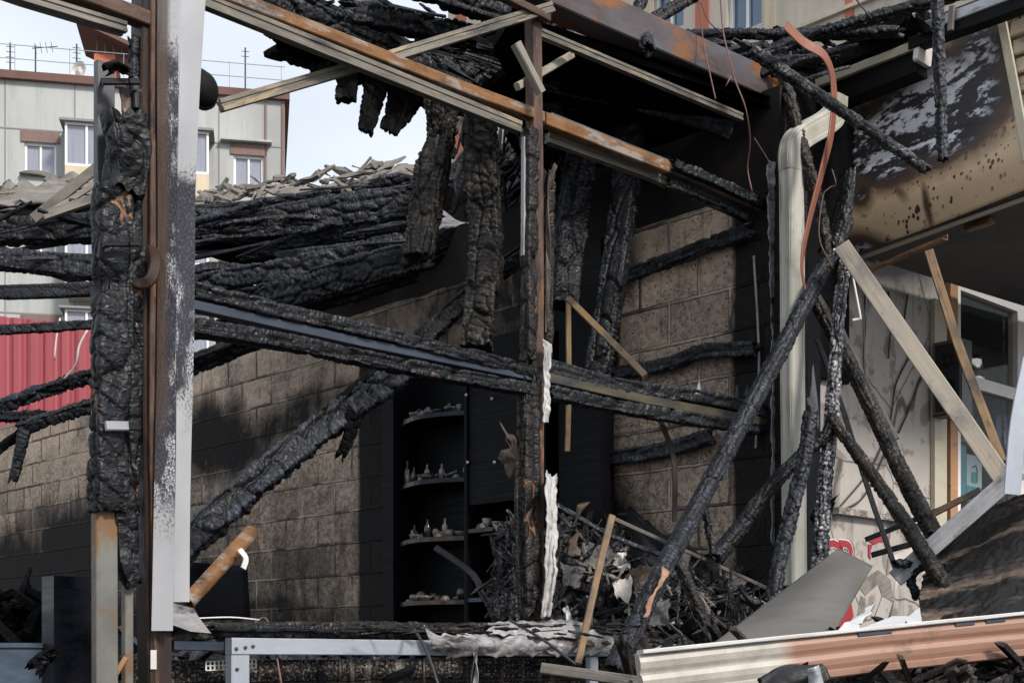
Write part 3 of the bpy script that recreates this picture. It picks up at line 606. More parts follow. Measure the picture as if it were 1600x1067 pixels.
def wall_open(name, o0, ux, un, Wd, z0, z1, ops, mat, depth=0.12, parent=None, sg=True):
    """front face of a wall in the plane o0+ux*u (un = outward normal) with openings (u0,u1,za,zb) that have reveals"""
    us = sorted({0.0, Wd, *[u for o in ops for u in o[:2]]}); zs = sorted({z0, z1, *[z for o in ops for z in o[2:]]})
    V = []; Fs = []
    def q(*p):
        b = len(V); V.extend([tuple(x) for x in p]); Fs.append((b, b + 1, b + 2, b + 3))
    pt = lambda u, z, d=0: Vector((o0.x, o0.y, 0)) + ux * u - un * d + Vector((0, 0, z))
    for i in range(len(us) - 1):
        for j in range(len(zs) - 1):
            um, zm = (us[i] + us[i + 1]) / 2, (zs[j] + zs[j + 1]) / 2
            if any(a < um < b and c < zm < e for a, b, c, e in ops): continue
            q(pt(us[i], zs[j]), pt(us[i + 1], zs[j]), pt(us[i + 1], zs[j + 1]), pt(us[i], zs[j + 1]))
    for a, b, c, e in ops:
        q(pt(a, c), pt(a, e), pt(a, e, depth), pt(a, c, depth)); q(pt(b, e), pt(b, c), pt(b, c, depth), pt(b, e, depth))
        q(pt(a, e), pt(b, e), pt(b, e, depth), pt(a, e, depth)); q(pt(b, c), pt(a, c), pt(a, c, depth), pt(b, c, depth))
        
    return link(name, V, Fs, mat, parent, [(0, 0, 0)] * len(V), np.zeros(len(V)))

def window(parent, o0, ux, un, a, b, c, e, fm='upvc', gm='curtained_glass', depth=0.10, fw=0.07, mull=(0.5,), name='window'):
    """window standing in an opening: frame with its pane as sub-part"""
    bs = (Vector((o0.x, o0.y, 0)), ux, -un)
    it = [(a, b, depth - 0.05, depth, c, c + fw), (a, b, depth - 0.05, depth, e - fw, e), (a, a + fw, depth - 0.05, depth, c + fw, e - fw), (b - fw, b, depth - 0.05, depth, c + fw, e - fw)]
    for m in mull:
        u = a + (b - a) * m; it.append((u - fw * 0.45, u + fw * 0.45, depth - 0.05, depth, c + fw, e - fw))
    f = boxes(name, it, fm, parent, basis=bs)
    p = boxes('pane', [(a + fw * 0.5, b - fw * 0.5, depth + 0.004, depth + 0.02, c + fw * 0.5, e - fw * 0.5)], gm, f, basis=bs)
    return f

# ================================================================== SETTING
boxes('ground', [(-300, 300, -30, 400, -0.3, 0)], 'asphalt', kind='structure')
Z = Vector((0, 0, 1))

# ---- apartment house on the left, far behind
LB0 = at(0, 900, 40); LB1 = at(445, 900, 41.6); uL = (LB1 - LB0); uL.z = 0; WL0 = uL.length; uL.normalize(); nL = Vector((uL.y, -uL.x, 0))
def LBuz(px, py):
    p = hit(px, py, LB0, nL); return (p - LB0).dot(uL), p.z
OL = LB0 - uL * 14; OL.z = 0; WLt = WL0 + 14
lb = empty('apartment_house', (OL.x, OL.y, 0), 'grey concrete panel apartment house with dark red roof edge, far behind on the left', 'building')
ops = []; wins = []
rows = range(0, 6)
cols = [(38, 88), (365, 412)]
for a, b in cols:
    u0, zt = LBuz(a, 222 if a < 100 else 242); u1, _ = LBuz(b, 222); _, zb = LBuz(a, 272 if a < 100 else 290)
    for k in rows: ops.append((u0 + 14, u1 + 14, zb - 2.8 * k, zt - 2.8 * k))
for k in rows:
    u0, zt = LBuz(38, 222); _, zb = LBuz(38, 272)
    for du in (5.0, 9.5): ops.append((u0 + 14 - du, u0 + 15 - du, zb - 2.8 * k, zt - 2.8 * k))
_, ztop = LBuz(150, 136)
wall_open('wall', OL, uL, nL, WLt, 0, ztop, ops, 'panel_grey', 0.15, lb)
bs = (Vector((OL.x, OL.y, 0)), uL, -nL)
boxes('end_wall', [(WLt - 0.02, WLt, 0.01, 12, 0, ztop)], 'panel_grey', lb, basis=bs)
for (a, b, c, e) in ops: window(lb, OL, uL, nL, a, b, c, e, depth=0.13)
for k in rows:      # brown spandrel panels above the windows
    for (a, b, c, e) in ops[k:k + 1] + ops[6 + k:7 + k]:
        boxes('spandrel', [(a - 0.1, b + 0.1, -0.05, -0.003, e + 0.01, e + 0.36)], 'panel_brown', lb, basis=bs)
        boxes('sill', [(a - 0.12, b + 0.12, -0.14, -0.003, c - 0.07, c - 0.01)], 'panel_grey', lb, basis=bs)
boxes('window_hood', [(ops[6][0] - 0.4, ops[6][1] + 0.25, -0.25, -0.003, ops[6][3] + 0.38, ops[6][3] + 0.44)], 'panel_grey', lb, basis=bs)
jt = []
for px in (8, 117, 342): jt.append((LBuz(px, 200)[0] + 14 - 0.02, LBuz(px, 200)[0] + 14 + 0.02, -0.012, -0.003, 0, ztop))
for k in rows: zj = LBuz(50, 203)[1] - 2.8 * k; jt.append((0, WLt, -0.016, -0.013, zj - 0.02, zj + 0.02))
boxes('panel_joint', jt, 'joint', lb, basis=bs)
boxes('roof_edge', [(-0.2, WLt + 0.15, -0.18, 12.1, ztop + 0.003, ztop + 0.24)], 'trim_red', lb, basis=bs)
boxes('corner_strip', [(WLt - 0.62, WLt - 0.56, -0.05, -0.003, 0, ztop - 0.05), (WLt - 0.10, WLt - 0.01, -0.05, -0.003, 0, ztop - 0.05)], 'panel_brown', lb, basis=bs)
ua, _ = LBuz(108, 210); ub, _ = LBuz(328, 210); ua += 14; ub += 14
for k in rows:      # glazed loggias
    zt = LBuz(130, 210)[1] - 2.8 * k; zs = zt - 1.3; zb = zt - 2.35
    lg = boxes('loggia', [(ua, ub, -0.9, -0.003, zb, zs)], 'panel_cream', lb, basis=bs)
    boxes('loggia_roof', [(ua - 0.15, ub + 0.15, -1.05, -0.003, zt, zt + 0.07)], 'joint', lg, basis=bs)
    fr = [(ua, ub, -0.9, -0.85, zs, zs + 0.07), (ua, ub, -0.9, -0.85, zt - 0.07, zt)]
    for m in range(8): fr.append((ua + (ub - ua - 0.07) * m / 7, ua + (ub - ua - 0.07) * m / 7 + 0.07, -0.903, -0.847, zs, zt))
    boxes('glazing_frame', fr, 'upvc', lg, basis=bs)
    boxes('pane', [(ua + 0.03, ub - 0.03, -0.84, -0.82, zs + 0.02, zt - 0.02)], 'curtained_glass', lg, basis=bs)
rl = []
for k in range(15): rl.append((k * 1.6, k * 1.6 + 0.018, 0.1, 0.12, ztop + 0.3, ztop + 1.15))
for zz in (0.7, 1.12): rl.append((0, WLt, 0.1, 0.12, ztop + zz, ztop + zz + 0.018))
boxes('roof_railing', rl, 'rail_paint', lb, basis=bs)
# stair head with its own little roof
u0, _ = LBuz(142, 120); u1, _ = LBuz(176, 120); u0 += 14; u1 += 14; zc = LBuz(150, 66)[1]
boxes('stair_head', [(u0, u1, 0.8, 2.4, ztop + 0.3, zc)], 'chimney_red', lb, basis=bs)
V = [OL * 1 + uL * (u0 + du) - nL * dn + Z * dz for du, dn, dz in ((-0.5, 0.3, zc + 0.75), (1.4, 0.3, zc - 0.0), (1.4, 2.8, zc - 0.0), (-0.5, 2.8, zc + 0.75))]
plate('stair_roof', V, 0.12, 'trim_red', parent=lb)
boxes('stair_porch', [(u0 + 0.05 + k * 0.25, u0 + 0.11 + k * 0.25, 0.8, 0.86, zc, zc + 0.62 - k * 0.12) for k in range(5)] + [(u1, u1 + 0.5, 0.9, 1.0, zc - 0.4, zc + 0.12)], 'trim_red', lb, basis=bs)
# antennas
def antenna(px, ytop, label, kind):
    u, zt = LBuz(px, ytop); base = OL + uL * (u + 14) - nL * 0.4; base.z = ztop + 0.3
    e_ = empty('roof_antenna', base, label, 'antenna', 'antennas on the roof of the grey house')
    top = Vector((base.x, base.y, zt)); wire('mast', [base, top], 0.025, 'iron', e_, cat=None)
    if kind == 'yagi':
        wire('boom', [top - uL * 0.1 - Z * 0.1, top + uL * 0.65 + Z * 0.12 - Z * 0.1], 0.014, 'iron', e_, cat=None)
        for k in range(4): c = top + uL * (k * 0.16) + Z * (k * 0.03 - 0.1); wire('element', [c - nL * 0.18 - Z * 0.08, c + nL * 0.18 + Z * 0.08], 0.008, 'iron', e_, cat=None)
    else:
        for k in range(4 if kind == 'ladder' else 2): c = top - Z * (0.12 + k * 0.16); wire('element', [c - uL * 0.12, c + uL * 0.12], 0.010, 'iron', e_, cat=None)
antenna(12, 58, 'thin mast with short cross bars, first from the left on the grey roof', 'ladder')
antenna(52, 62, 'antenna with a long slanting boom pointing right on the grey roof', 'yagi')
antenna(117, 60, 'ladder-like antenna beside the satellite dish on the grey roof', 'ladder')
antenna(383, 66, 'tall single mast right of the big post on the grey roof', 'plain')
u, zc2 = LBuz(121, 118); c = OL + uL * (u + 14) - nL * 0.3; c.z = ztop + 0.55
dsh = empty('satellite_dish', (c.x, c.y, ztop + 0.3), 'pale satellite dish standing on the roof edge of the grey house', 'satellite dish')
K = 20; V = [tuple(c + nL * 0.08)]; Fs = []
for r_, dd in ((0.16, 0.06), (0.3, 0.0)):
    for k in range(K): a = 2 * math.pi * k / K; V.append(tuple(c + (uL * 0.8 + nL * 0.6).normalized() * math.cos(a) * r_ + Z * math.sin(a) * r_ - nL * dd * 0 + nL * (0.08 if r_ > 0.2 else 0.0)))
Fs = [(0, 1 + k, 1 + (k + 1) % K) for k in range(K)] + [(1 + k, 1 + K + k, 1 + K + (k + 1) % K, 1 + (k + 1) % K) for k in range(K)]
link('dish', V, Fs, 'plastic_white', dsh); wire('foot', [Vector((c.x, c.y, ztop + 0.3)), c], 0.02, 'iron', dsh, cat=None)

# ---- cream apartment house behind on the right, its front running left and away
RB0 = at(700, 900, 26.8); RB0.z = 0; uR = -UW; nR = NW           # u grows towards the camera
def RBuz(px, py):
    p = hit(px, py, RB0, nR); return (p - RB0).dot(uR), p.z
rb = empty('cream_apartment_house', RB0, 'cream rendered apartment house with blue-glazed windows, behind the burnt roof at top right', 'building')
opsR = []
for (a, b, yt, yb) in ((938, 968, -30, 47), (1020, 1068, -20, 50), (1135, 1190, -28, 48), (1362, 1452, 6, 62), (1250, 1310, 135, 195)):
    u0, _ = RBuz(a, 0); u1, _ = RBuz(b, 0); _, zt = RBuz((a + b) / 2, yt); _, zb = RBuz((a + b) / 2, yb); opsR.append((u0, u1, zb, zt))
wR = 16.0; hR = 16.5
wall_open('wall', RB0, uR, nR, wR, 0, hR, opsR, 'render_cream', 0.18, rb)
bs = (RB0, uR, -nR)
boxes('end_wall', [(0.0, 0.03, 0.01, 10, 0, hR)], 'render_cream', rb, basis=bs)
boxes('roof', [(-0.4, wR, -0.4, 10, hR + 0.003, hR + 0.3)], 'trim_red', rb, basis=bs)
for i, (a, b, c, e) in enumerate(opsR): window(rb, RB0, uR, nR, a, b, c, e, fm='upvc', gm='glass_blue', depth=0.15, fw=0.06, mull=(0.5,) if i != 3 else (0.33, 0.66))
for i, (a, b) in enumerate(((1088, 1108), (1322, 1334))):
    u0, _ = RBuz(a, 0); u1, _ = RBuz(b, 0); boxes('red_strip', [(u0, u1, -0.03, -0.003, 5, hR)], 'chimney_red', rb, basis=bs)
u0, zl = RBuz(1243, 45); u1, _ = RBuz(1600, 0)
boxes('ledge', [(u0, wR - 0.1, -0.08, -0.003, zl - 0.06, zl)], 'render_cream', rb, basis=bs)
for (a, b, y0, y1) in ((1000, 1018, -20, 60), (1195, 1212, -20, 60)):
    u0, z0 = RBuz(a, y1); u1, z1 = RBuz(b, y0); boxes('patch', [(u0, u1, -0.02, -0.003, z0, z1)], 'panel_cream', rb, basis=bs)
u0, z0 = RBuz(710, 235); u1, z1 = RBuz(745, 190)
boxes('red_strip', [(u0 + 0.05, u0 + 0.35, -0.02, -0.003, 4, hR)], 'chimney_red', rb, basis=bs)

# ---- red corrugated wall seen through the left bay
P0 = at(-140, 480, 17.0); P1 = at(175, 513, 17.6); uC = (P1 - P0); uC.z = 0; LC = uC.length; uC.normalize(); nC = Vector((uC.y, -uC.x, 0)); V = []; Fs = []
K = int(LC / 0.03)
for i in range(K + 1):
    u = i * LC / K; ph = (u % 0.2) / 0.2; d_ = 0.035 * max(0, min(1, (0.5 - abs(ph - 0.5)) * 6 - 0.6)); zt = P0.z + (P1.z - P0.z) * i / K
    for dd in (0, 0.004): b_ = P0 + uC * u + nC * (d_ - dd); V += [(b_.x, b_.y, 0), (b_.x, b_.y, zt)]
for i in range(K):
    a = i * 4; Fs += [(a, a + 4, a + 5, a + 1), (a + 3, a + 7, a + 6, a + 2), (a + 1, a + 5, a + 7, a + 3)]
T(link('corrugated_wall', V, Fs, 'corr_red'), 'red corrugated metal wall seen through the left bay behind the charred rafters', 'metal wall')

# ================================================================== BLOCK WALLS OF THE SHOP
HZ = CZ + 2.45                                                     # top of the long side wall
def soot_from(blobs, base=0.0, extra=None):
    def f(P):
        px, py = project(P); s = np.full(len(P), base)
        for (cx, cy, rx, ry, a, ang) in blobs:
            c_, q_ = math.cos(R(ang)), math.sin(R(ang)); dx, dy = px - cx, py - cy
            ex, ey = (dx * c_ + dy * q_) / rx, (-dx * q_ + dy * c_) / ry
            s = np.maximum(s, a * np.clip(1.25 - np.sqrt(ex ** 2 + ey ** 2), 0, 1)) if a > 0 else s + a * np.clip(1.4 - np.sqrt(ex ** 2 + ey ** 2), 0, 1)
        if extra is not None: s = extra(px, py, s)
        return np.clip(s, 0, 1.2)
    return f
def grid_wall(name, o0, ux, un, L0, L1, z0, ztopf, step, mat, th, soot, **kw):
    nu = int((L1 - L0) / step); V = []; SG = []
    us = np.linspace(L0, L1, nu + 1); nv = 44
    for u in us:
        zt = ztopf(u)
        for j in range(nv + 1):
            z = z0 + (zt - z0) * j / nv; p = o0 + ux * u; V.append((p.x, p.y, z)); SG.append((u, z, 0))
    V = np.array(V); M_ = len(V); V2 = V - np.array([un.x, un.y, 0]) * th; idx = lambda i, j: i * (nv + 1) + j; F_ = []
    for i in range(nu):
        for j in range(nv):
            a, b, c, d = idx(i, j), idx(i + 1, j), idx(i + 1, j + 1), idx(i, j + 1); F_ += [(a, b, c, d), (M_ + a, M_ + d, M_ + c, M_ + b)]
        F_.append((idx(i, nv), idx(i + 1, nv), M_ + idx(i + 1, nv), M_ + idx(i, nv)))
    for i in (0, nu):
        for j in range(nv): F_.append((idx(i, j), idx(i, j + 1), M_ + idx(i, j + 1), M_ + idx(i, j)))
    hh = np.tile(soot(V), 2)
    return T(link(name, np.vstack([V, V2]), F_, mat, None, np.vstack([SG, np.array(SG) + 0.05]), hh), **kw)
W00 = Vector((W0.x, W0.y, 0))
def side_extra(px, py, s):
    clean = (px > 985 - (py - 330) * 0.09) & (px < 1142)
    s = np.where(px < 560, np.maximum(s, np.clip(0.02 + (py - 620 - np.clip(150 - px, 0, 150) * 0.5) / 480, 0.0, 0.45)), s)
    s = np.where((px > 560) & (px < 1300) & ~clean & ((py > 480) | (px > 900)), np.maximum(s, 1.15), s)
    bay = (px > 885) & (px < 990) & (py < 470) & (py > 345); s = np.where(bay, 0.50, s)
    s = np.where((px >= 560) & (px < 820) & (py < 560), 0.42 + (px - 560) / 700, s)
    top = 330 - (px - 985) * 0.22; s = np.where(clean & (py < top), 1.1, s)
    s = np.where(clean & (py > top), np.maximum(s, np.clip(0.30 + (1010 - px) / 130 + (py - 780) / 200, 0.18, 0.8)), s)
    return s
sootW = soot_from([(340, 690, 100, 80, 1.1, 0), (455, 655, 130, 40, 0.95, -30), (255, 1015, 500, 95, 1.0, -4), (40, 920, 110, 120, 1.25, 0), (120, 870, 140, 110, 1.15, -10), (80, 980, 200, 120, 1.3, 0),
                   (340, 900, 80, 50, 0.8, 0), (430, 950, 160, 30, 0.7, 0), (400, 840, 200, 130, 0.30, 0), (1000, 900, 120, 60, 0.9, 0)], 0.05, side_extra)
def wtop(u):
    return HZ + 0.035 * float(vnoise(np.array([u * 6.0]), np.array([0.3]), 2)[0] + vnoise(np.array([u * 2.5]), np.array([0.3]), 5)[0] * 1.5) * (u > 2)
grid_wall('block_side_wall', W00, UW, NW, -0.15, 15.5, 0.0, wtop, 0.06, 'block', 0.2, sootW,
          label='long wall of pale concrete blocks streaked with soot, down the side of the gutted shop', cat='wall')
# gable strip above the wall where the roof still stands: charred boards
char = 'soot_board'
g0 = W(845, 400).xy; gu = (Vector((g0.x, g0.y, 0)) - W00).dot(UW)
boxes('gable_board', [(-0.1, 3.4, 0.02, 0.08, HZ - 0.12, CZ + 2.98), (3.401, 5.6, 0.02, 0.08, HZ - 0.12, CZ + 2.8)], char, basis=(W00, UW, -NW), label='sooty black boarding between the top of the block wall and the shop ceiling', cat='boarding')
# low wall under the shop front
fl = (F(-260, 900) - F0).dot(UF); fr_ = (F(1200, 900) - F0).dot(UF); F00 = Vector((F0.x, F0.y, 0))
fc = (F(262, 900) - F0).dot(UF)
grid_wall('front_sill_wall', F00 - NF * 0.10, UF, NF, fc, fr_ - 0.05, 0.0, lambda u: CZ - 0.025, 0.08, 'block_dark', 0.18, soot_from([], 0.30),
          label='low sooty block wall under the shop window opening', cat='wall')
boxes('shop_floor', [(-3.5, 3.0, 0.3, 12, 0.02, 0.12)], 'ash_floor', kind='structure', basis=(F00, UF, -NF))
# ceiling of the shop, what is left of it
cz = CZ + 2.93
def CE(px, py): return H(px, py, cz)
pts = [H(1222, 168, cz), H(856, 38, cz), H(690, -25, cz), H(560, -60, cz), H(440, -20, cz), H(452, 40, cz), H(520, 82, cz), H(560, 120, cz), H(600, 105, cz), H(660, 160, cz), H(700, 150, cz), H(720, 190, cz), H(760, 168, cz), H(800, 200, cz), H(850, 215, cz),
       W00 + UW * 3.2 + Z * cz, W00 - UW * 0.05 + Z * cz]
pts = [H(1222, 168, cz), H(856, 38, cz), H(800, 12, cz), H(770, 60, cz), H(790, 100, cz), H(760, 128, cz), H(812, 158, cz), H(790, 200, cz), H(815, 240, cz), H(850, 262, cz), W00 + UW * 2.4 + Z * cz, W00 - UW * 0.05 + Z * cz]
plate('charred_ceiling', pts, -0.05, 'char_dull', n=Vector((0, 0, -1)), label='burnt black ceiling boards still covering the right half of the shop', cat='ceiling')

# ================================================================== CHARRED ROOF TIMBERS
def cb(label, p, w, Y, mat='char', name='charred_rafter', cat='rafter', d=None, group=None, **kw):
    """p: (px,py) or (px,py,Y) list in the photograph; Y depth where not given; w width in photo pixels"""
    P = [at(q[0], q[1], q[2] if len(q) > 2 else Y) for q in p]; Ym = sum(q.y for q in P) / len(P)
    return char_beam(name, P, w * Ym / FPX, (d or w * 0.8) * Ym / FPX, mat, label=label, cat=cat, group=group, **kw)
big = dict(jag=0.015, cell=(0.034, 0.085), amp=0.018)
# hanging inside
cb('thick charred timber hanging left of the centre, sky showing on its left side', [(690, 150, 6.75), (672, 290, 6.7), (655, 402, 6.6)], 64, 6.7, 'char_ash' if 0 else 'char_warm', 'hanging_timber', 'timber', taper=(1, 0.8), bites=1, **big)
cb('long charred timber hanging upright just left of the centre post', [(752, 175, 6.7), (758, 300, 6.65), (762, 400, 6.6), (747, 545, 6.5)], 56, 6.6, 'char_warm', 'hanging_timber', 'timber', taper=(1, 0.95), bites=1, **big)
cb('charred timber hanging in front of the clean block wall, right of the centre post', [(985, 195, 7.25), (972, 320, 7.2), (955, 450, 7.1), (930, 600, 7.0)], 50, 7.1, 'char', 'hanging_timber', 'timber', taper=(1.0, 0.9), **big)
cb('dim charred timber hanging close behind the centre post on its right', [(912, 220, 7.3), (895, 330, 7.2), (880, 480, 7.1)], 54, 7.2, 'char', 'hanging_timber', 'timber', **big)
# big fallen diagonal
cb('big fallen rafter with deep cracks slanting down across the block wall', [(255, 884, 5.7), (400, 752, 6.1), (520, 657, 6.6), (632, 580, 7.0)], 46, 6.3, 'char_blue', 'fallen_rafter', cell=(0.036, 0.13), amp=0.024, d=42, wob=0.03, bend=0.004, roll=0.2)
cb('thin batten lying along the upper side of the big fallen rafter', [(290, 828, 5.85), (420, 718, 6.25), (560, 598, 6.8), (600, 570, 7.0)], 14, 6.3, 'char_dull', 'charred_batten', 'batten')
cb('upper half of the fallen rafter rising behind the middle rail to the roof', [(640, 545, 7.1), (700, 492, 7.4), (760, 440, 7.7), (850, 375, 8.1)], 32, 7.5, 'char', 'fallen_rafter', cell=(0.05, 0.09), amp=0.014)
cb('charred stub hanging from the underside of the big fallen rafter', [(553, 640, 6.6), (545, 680, 6.6), (530, 712, 6.6)], 24, 6.6, 'char_dull', 'charred_stub', 'timber', taper=(1.1, .6))
# rear roof, right of the big post
rr_ = [
 ('uppermost rafter of the rear roof, blue-grey ash along its edge', [(296, 332), (400, 322), (540, 298), (700, 262)], 22, 9.3, 'char_blue', dict(cell=(0.035, 0.05), amp=0.012)),
 ('broad rear rafter of small square cracks below the uppermost one', [(296, 352), (420, 350), (540, 330), (680, 312)], 52, 9.0, 'char_blue', dict(cell=(0.05, 0.055), amp=0.013, roll=0.1)),
 ('short rear rafter end with pale ash on top and a broken tip', [(296, 362), (420, 345), (492, 343)], 18, 8.6, 'char_ash', dict(cell=(0.03, 0.05), amp=0.012)),
 ('rear rafter rising from the big post to the ash-tipped rafter end', [(296, 352), (350, 338), (412, 318)], 20, 8.4, 'char_blue', dict(cell=(0.04, 0.05), amp=0.01)),
 ('wide dark rear board under the small square cracks', [(380, 385), (500, 372), (680, 345)], 44, 9.1, 'char', dict(cell=(0.05, 0.055), amp=0.012, roll=0.1)),
 ('black rear board above the narrow gap of daylight', [(296, 368), (400, 400), (520, 412), (640, 408)], 40, 9.2, 'char_dull', dict(cell=(0.05, 0.05), amp=0.006)),
 ('rear rafter with ribbed cracks running up from the big post', [(296, 448), (350, 436), (430, 424), (560, 400)], 34, 8.2, 'char_blue', dict(cell=(0.034, 0.1), amp=0.015, roll=0.15)),
 ('long ribbed rafter sloping up to the hanging timber', [(396, 474), (480, 450), (560, 424), (660, 398)], 50, 7.9, 'char_blue', dict(cell=(0.034, 0.085), amp=0.016, roll=0.15)),
 ('dark batten under the long ribbed rafter', [(400, 496), (520, 470), (650, 430)], 22, 8.4, 'char_dull', dict(cell=(0.04, 0.06), amp=0.007)),
 ('rear rafter joining the roof behind the hanging timbers', [(640, 300), (720, 262), (860, 215)], 26, 8.8, 'char', dict(cell=(0.04, 0.06), amp=0.012)),
 ('short charred rafter below the torn grey sheathing', [(660, 392), (740, 350), (850, 320)], 46, 8.9, 'char_dull', dict(cell=(0.04, 0.06), amp=0.010)),
]
for lab, p, w, Y, m, kw in rr_: cb(lab, p, w, Y, m, group=None, **kw)
for lab, p, w, Y, m, kw in [
 ('wide flat charred board under the uppermost rafter of the rear roof', [(420, 338), (560, 318), (690, 296)], 30, 9.15, 'char_blue', dict(cell=(0.04, 0.04), amp=0.006, d=16)),
 ('wide flat charred board in the middle of the rear roof', [(440, 372), (560, 358), (670, 342)], 36, 9.0, 'char_blue', dict(cell=(0.04, 0.04), amp=0.006, d=16)),
 ('lower flat charred board of the rear roof above the ribbed rafters', [(430, 404), (540, 392), (660, 372)], 26, 8.8, 'char', dict(cell=(0.04, 0.05), amp=0.007, d=14)),
 ('knotty charred board end low beside the big post', [(296, 425), (340, 418), (390, 424)], 18, 8.5, 'char', dict(cell=(0.04, 0.05), amp=0.010, d=14)),
 ('charred board crossing behind the big post above the middle rail', [(296, 462), (360, 464), (430, 478)], 16, 8.0, 'char', dict(cell=(0.04, 0.05), amp=0.010, d=14)),
 ]: cb(lab, p, w, Y, m, 'charred_roof_board', 'roof board', **kw)
# closing roof boards behind the rafters
cz2 = [(625, 300), (690, 262), (760, 232), (880, 215), (880, 395), (820, 440), (700, 462), (640, 440)]
plate('charred_roof_boards', [at(x, y, 9.4 - (x - 440) * 0.0011) for x, y in cz2], 0.06, 'char_dull', label='black roof boards closing the rear roof behind the hanging timbers', cat='roof boards')
cz3 = [(440, 330), (640, 300), (650, 440), (560, 468), (470, 470), (450, 430), (440, 380)]
plate('charred_roof_boards', [at(x, y, 9.6) for x, y in cz3], 0.06, 'char_dull', label='black boards behind the small square cracks of the rear roof', cat='roof boards')
cz4 = [(296, 452), (400, 446), (470, 436), (470, 470), (400, 492), (330, 470)]
plate('charred_roof_boards', [at(x, y, 9.0) for x, y in cz4], 0.06, 'char_dull', label='black boards low behind the rear rafters beside the big post', cat='roof boards')
# slate and sheathing scraps along the ridge of the rear roof
scr = [((300, 305), (360, 296), (372, 312), (306, 322)), ((350, 293), (420, 288), (430, 300), (356, 308)), ((418, 290), (500, 286), (508, 300), (424, 302)), ((498, 288), (585, 278), (590, 292), (505, 300)),
       ((575, 272), (640, 258), (648, 274), (590, 286)), ((620, 262), (688, 246), (692, 262), (634, 276)), ((700, 262), (738, 232), (742, 246), (712, 272)), ((305, 296), (338, 300), (334, 312), (308, 310))]
for i, q in enumerate(scr):
    Y = 9.5 + 0.05 * i
    sheet('slate_scrap', *[at(x, y, Y + 0.12 * (k in (0, 1))) for k, (x, y) in enumerate(q)], 'slate', th=0.012, nu=12, nv=5, crumple=0.02, jag=0.05, cs=5, smooth=False,
          label=['broken slate beside the big post on the rear roof edge', 'broken slate second from the big post on the rear roof edge', 'long flat slate below the window hood on the rear roof edge', 'broken slate right of the grey house corner on the rear roof', 'slate where the rear roof edge starts to climb', 'tilted slate just left of the thick hanging timber', 'slate scrap between the two hanging timbers', 'small slate scrap touching the white metal cover'][i], cat='slate', group='broken slates along the rear roof edge')
sheet('torn_sheathing', at(684, 325, 8.3), at(742, 352, 8.25), at(735, 345, 8.1), at(680, 358, 8.15), 'tin_ash', th=0.006, nu=14, nv=8, crumple=0.03, jag=0.06, label='torn pale sheathing caught between the two hanging timbers', cat='sheathing')
for k, q in enumerate([((392, 318), (408, 290), (414, 292), (404, 322)), ((384, 322), (398, 298), (402, 302), (394, 322))]):
    sheet('wood_splinter', *[at(x, y, 8.9) for x, y in q], 'wood_grey', th=0.01, nu=4, nv=4, jag=0.01, label=('taller pale splinter sticking up from the rear rafters' if k == 0 else 'shorter pale splinter sticking up from the rear rafters'), cat='splinter')

cb('charred lumps packed between the rear roof and the top of the block wall', [(290, 572), (345, 552), (400, 530), (455, 516)], 34, 9.4, 'char', name='charred_beam', cat='beam', cell=(0.06, 0.07), amp=0.02)
cb('dark beam lying on the block wall behind the big post', [(285, 520), (360, 512), (440, 500)], 30, 9.6, 'char_dull', name='charred_beam', cat='beam', cell=(0.06, 0.07), amp=0.01)
# left of the big post
ll = [
 ('thickest charred rafter left of the big post, under the grey planks', [(-60, 362), (60, 362), (235, 352)], 50, 8.6, 'char', dict(cell=(0.045, 0.06), amp=0.013)),
 ('second charred rafter left of the big post, sagging in the middle', [(-60, 398), (60, 412), (235, 432)], 40, 8.3, 'char_blue', dict(cell=(0.045, 0.05), amp=0.009)),
 ('smooth black board left of the big post, above the red wall', [(-60, 458), (60, 456), (235, 448)], 24, 8.0, 'char_blue', dict(cell=(0.12, 0.12), amp=0.004, jag=.02)),
 ('thin charred rafter crossing the top of the red corrugated wall', [(-60, 522), (40, 514), (235, 500)], 17, 7.8, 'char', dict(cell=(0.035, 0.06), amp=0.008)),
 ('charred rafter with a grey upper edge above the block wall at left', [(-60, 658), (60, 612), (235, 556)], 26, 8.8, 'char_blue', dict(cell=(0.035, 0.09), amp=0.012)),
 ('lower charred rafter left of the big post, on the block wall', [(30, 672), (90, 652), (235, 606)], 25, 8.5, 'char', dict(cell=(0.035, 0.09), amp=0.013)),
 ('charred rafter crossing low at the left edge of the picture', [(-60, 650), (20, 652), (75, 648)], 20, 8.7, 'char', dict(cell=(0.035, 0.06), amp=0.012)),
 ('slanting charred strut below the low left rafters', [(-30, 722), (20, 686), (60, 662)], 16, 8.6, 'char_dull', dict(cell=(0.04, 0.06), amp=0.006)),
]
for lab, p, w, Y, m, kw in ll: cb(lab, p, w, Y, m, **kw)
cb('short charred stub hanging down in front of the left block wall', [(40, 662, 8.5), (30, 710, 8.5), (20, 752, 8.5)], 20, 8.5, 'char', 'charred_stub', 'timber', taper=(1, 0.8), cell=(0.035, 0.09))
sheet('roof_scrap', at(-20, 290, 9.3), at(110, 276, 9.3), at(150, 300, 9.0), at(-20, 322, 9.0), 'slate', th=0.02, nu=30, nv=10, crumple=0.05, jag=0.12, cs=3, smooth=False, label='broken grey roofing sheet lying over the rafters at far left', cat='roofing')
sheet('roof_scrap', at(60, 276, 9.5), at(160, 268, 9.5), at(160, 290, 9.3), at(50, 300, 9.3), 'slate', th=0.02, nu=24, nv=8, crumple=0.05, jag=0.1, cs=3, smooth=False, label='second broken roofing sheet behind the grey planks', cat='roofing')
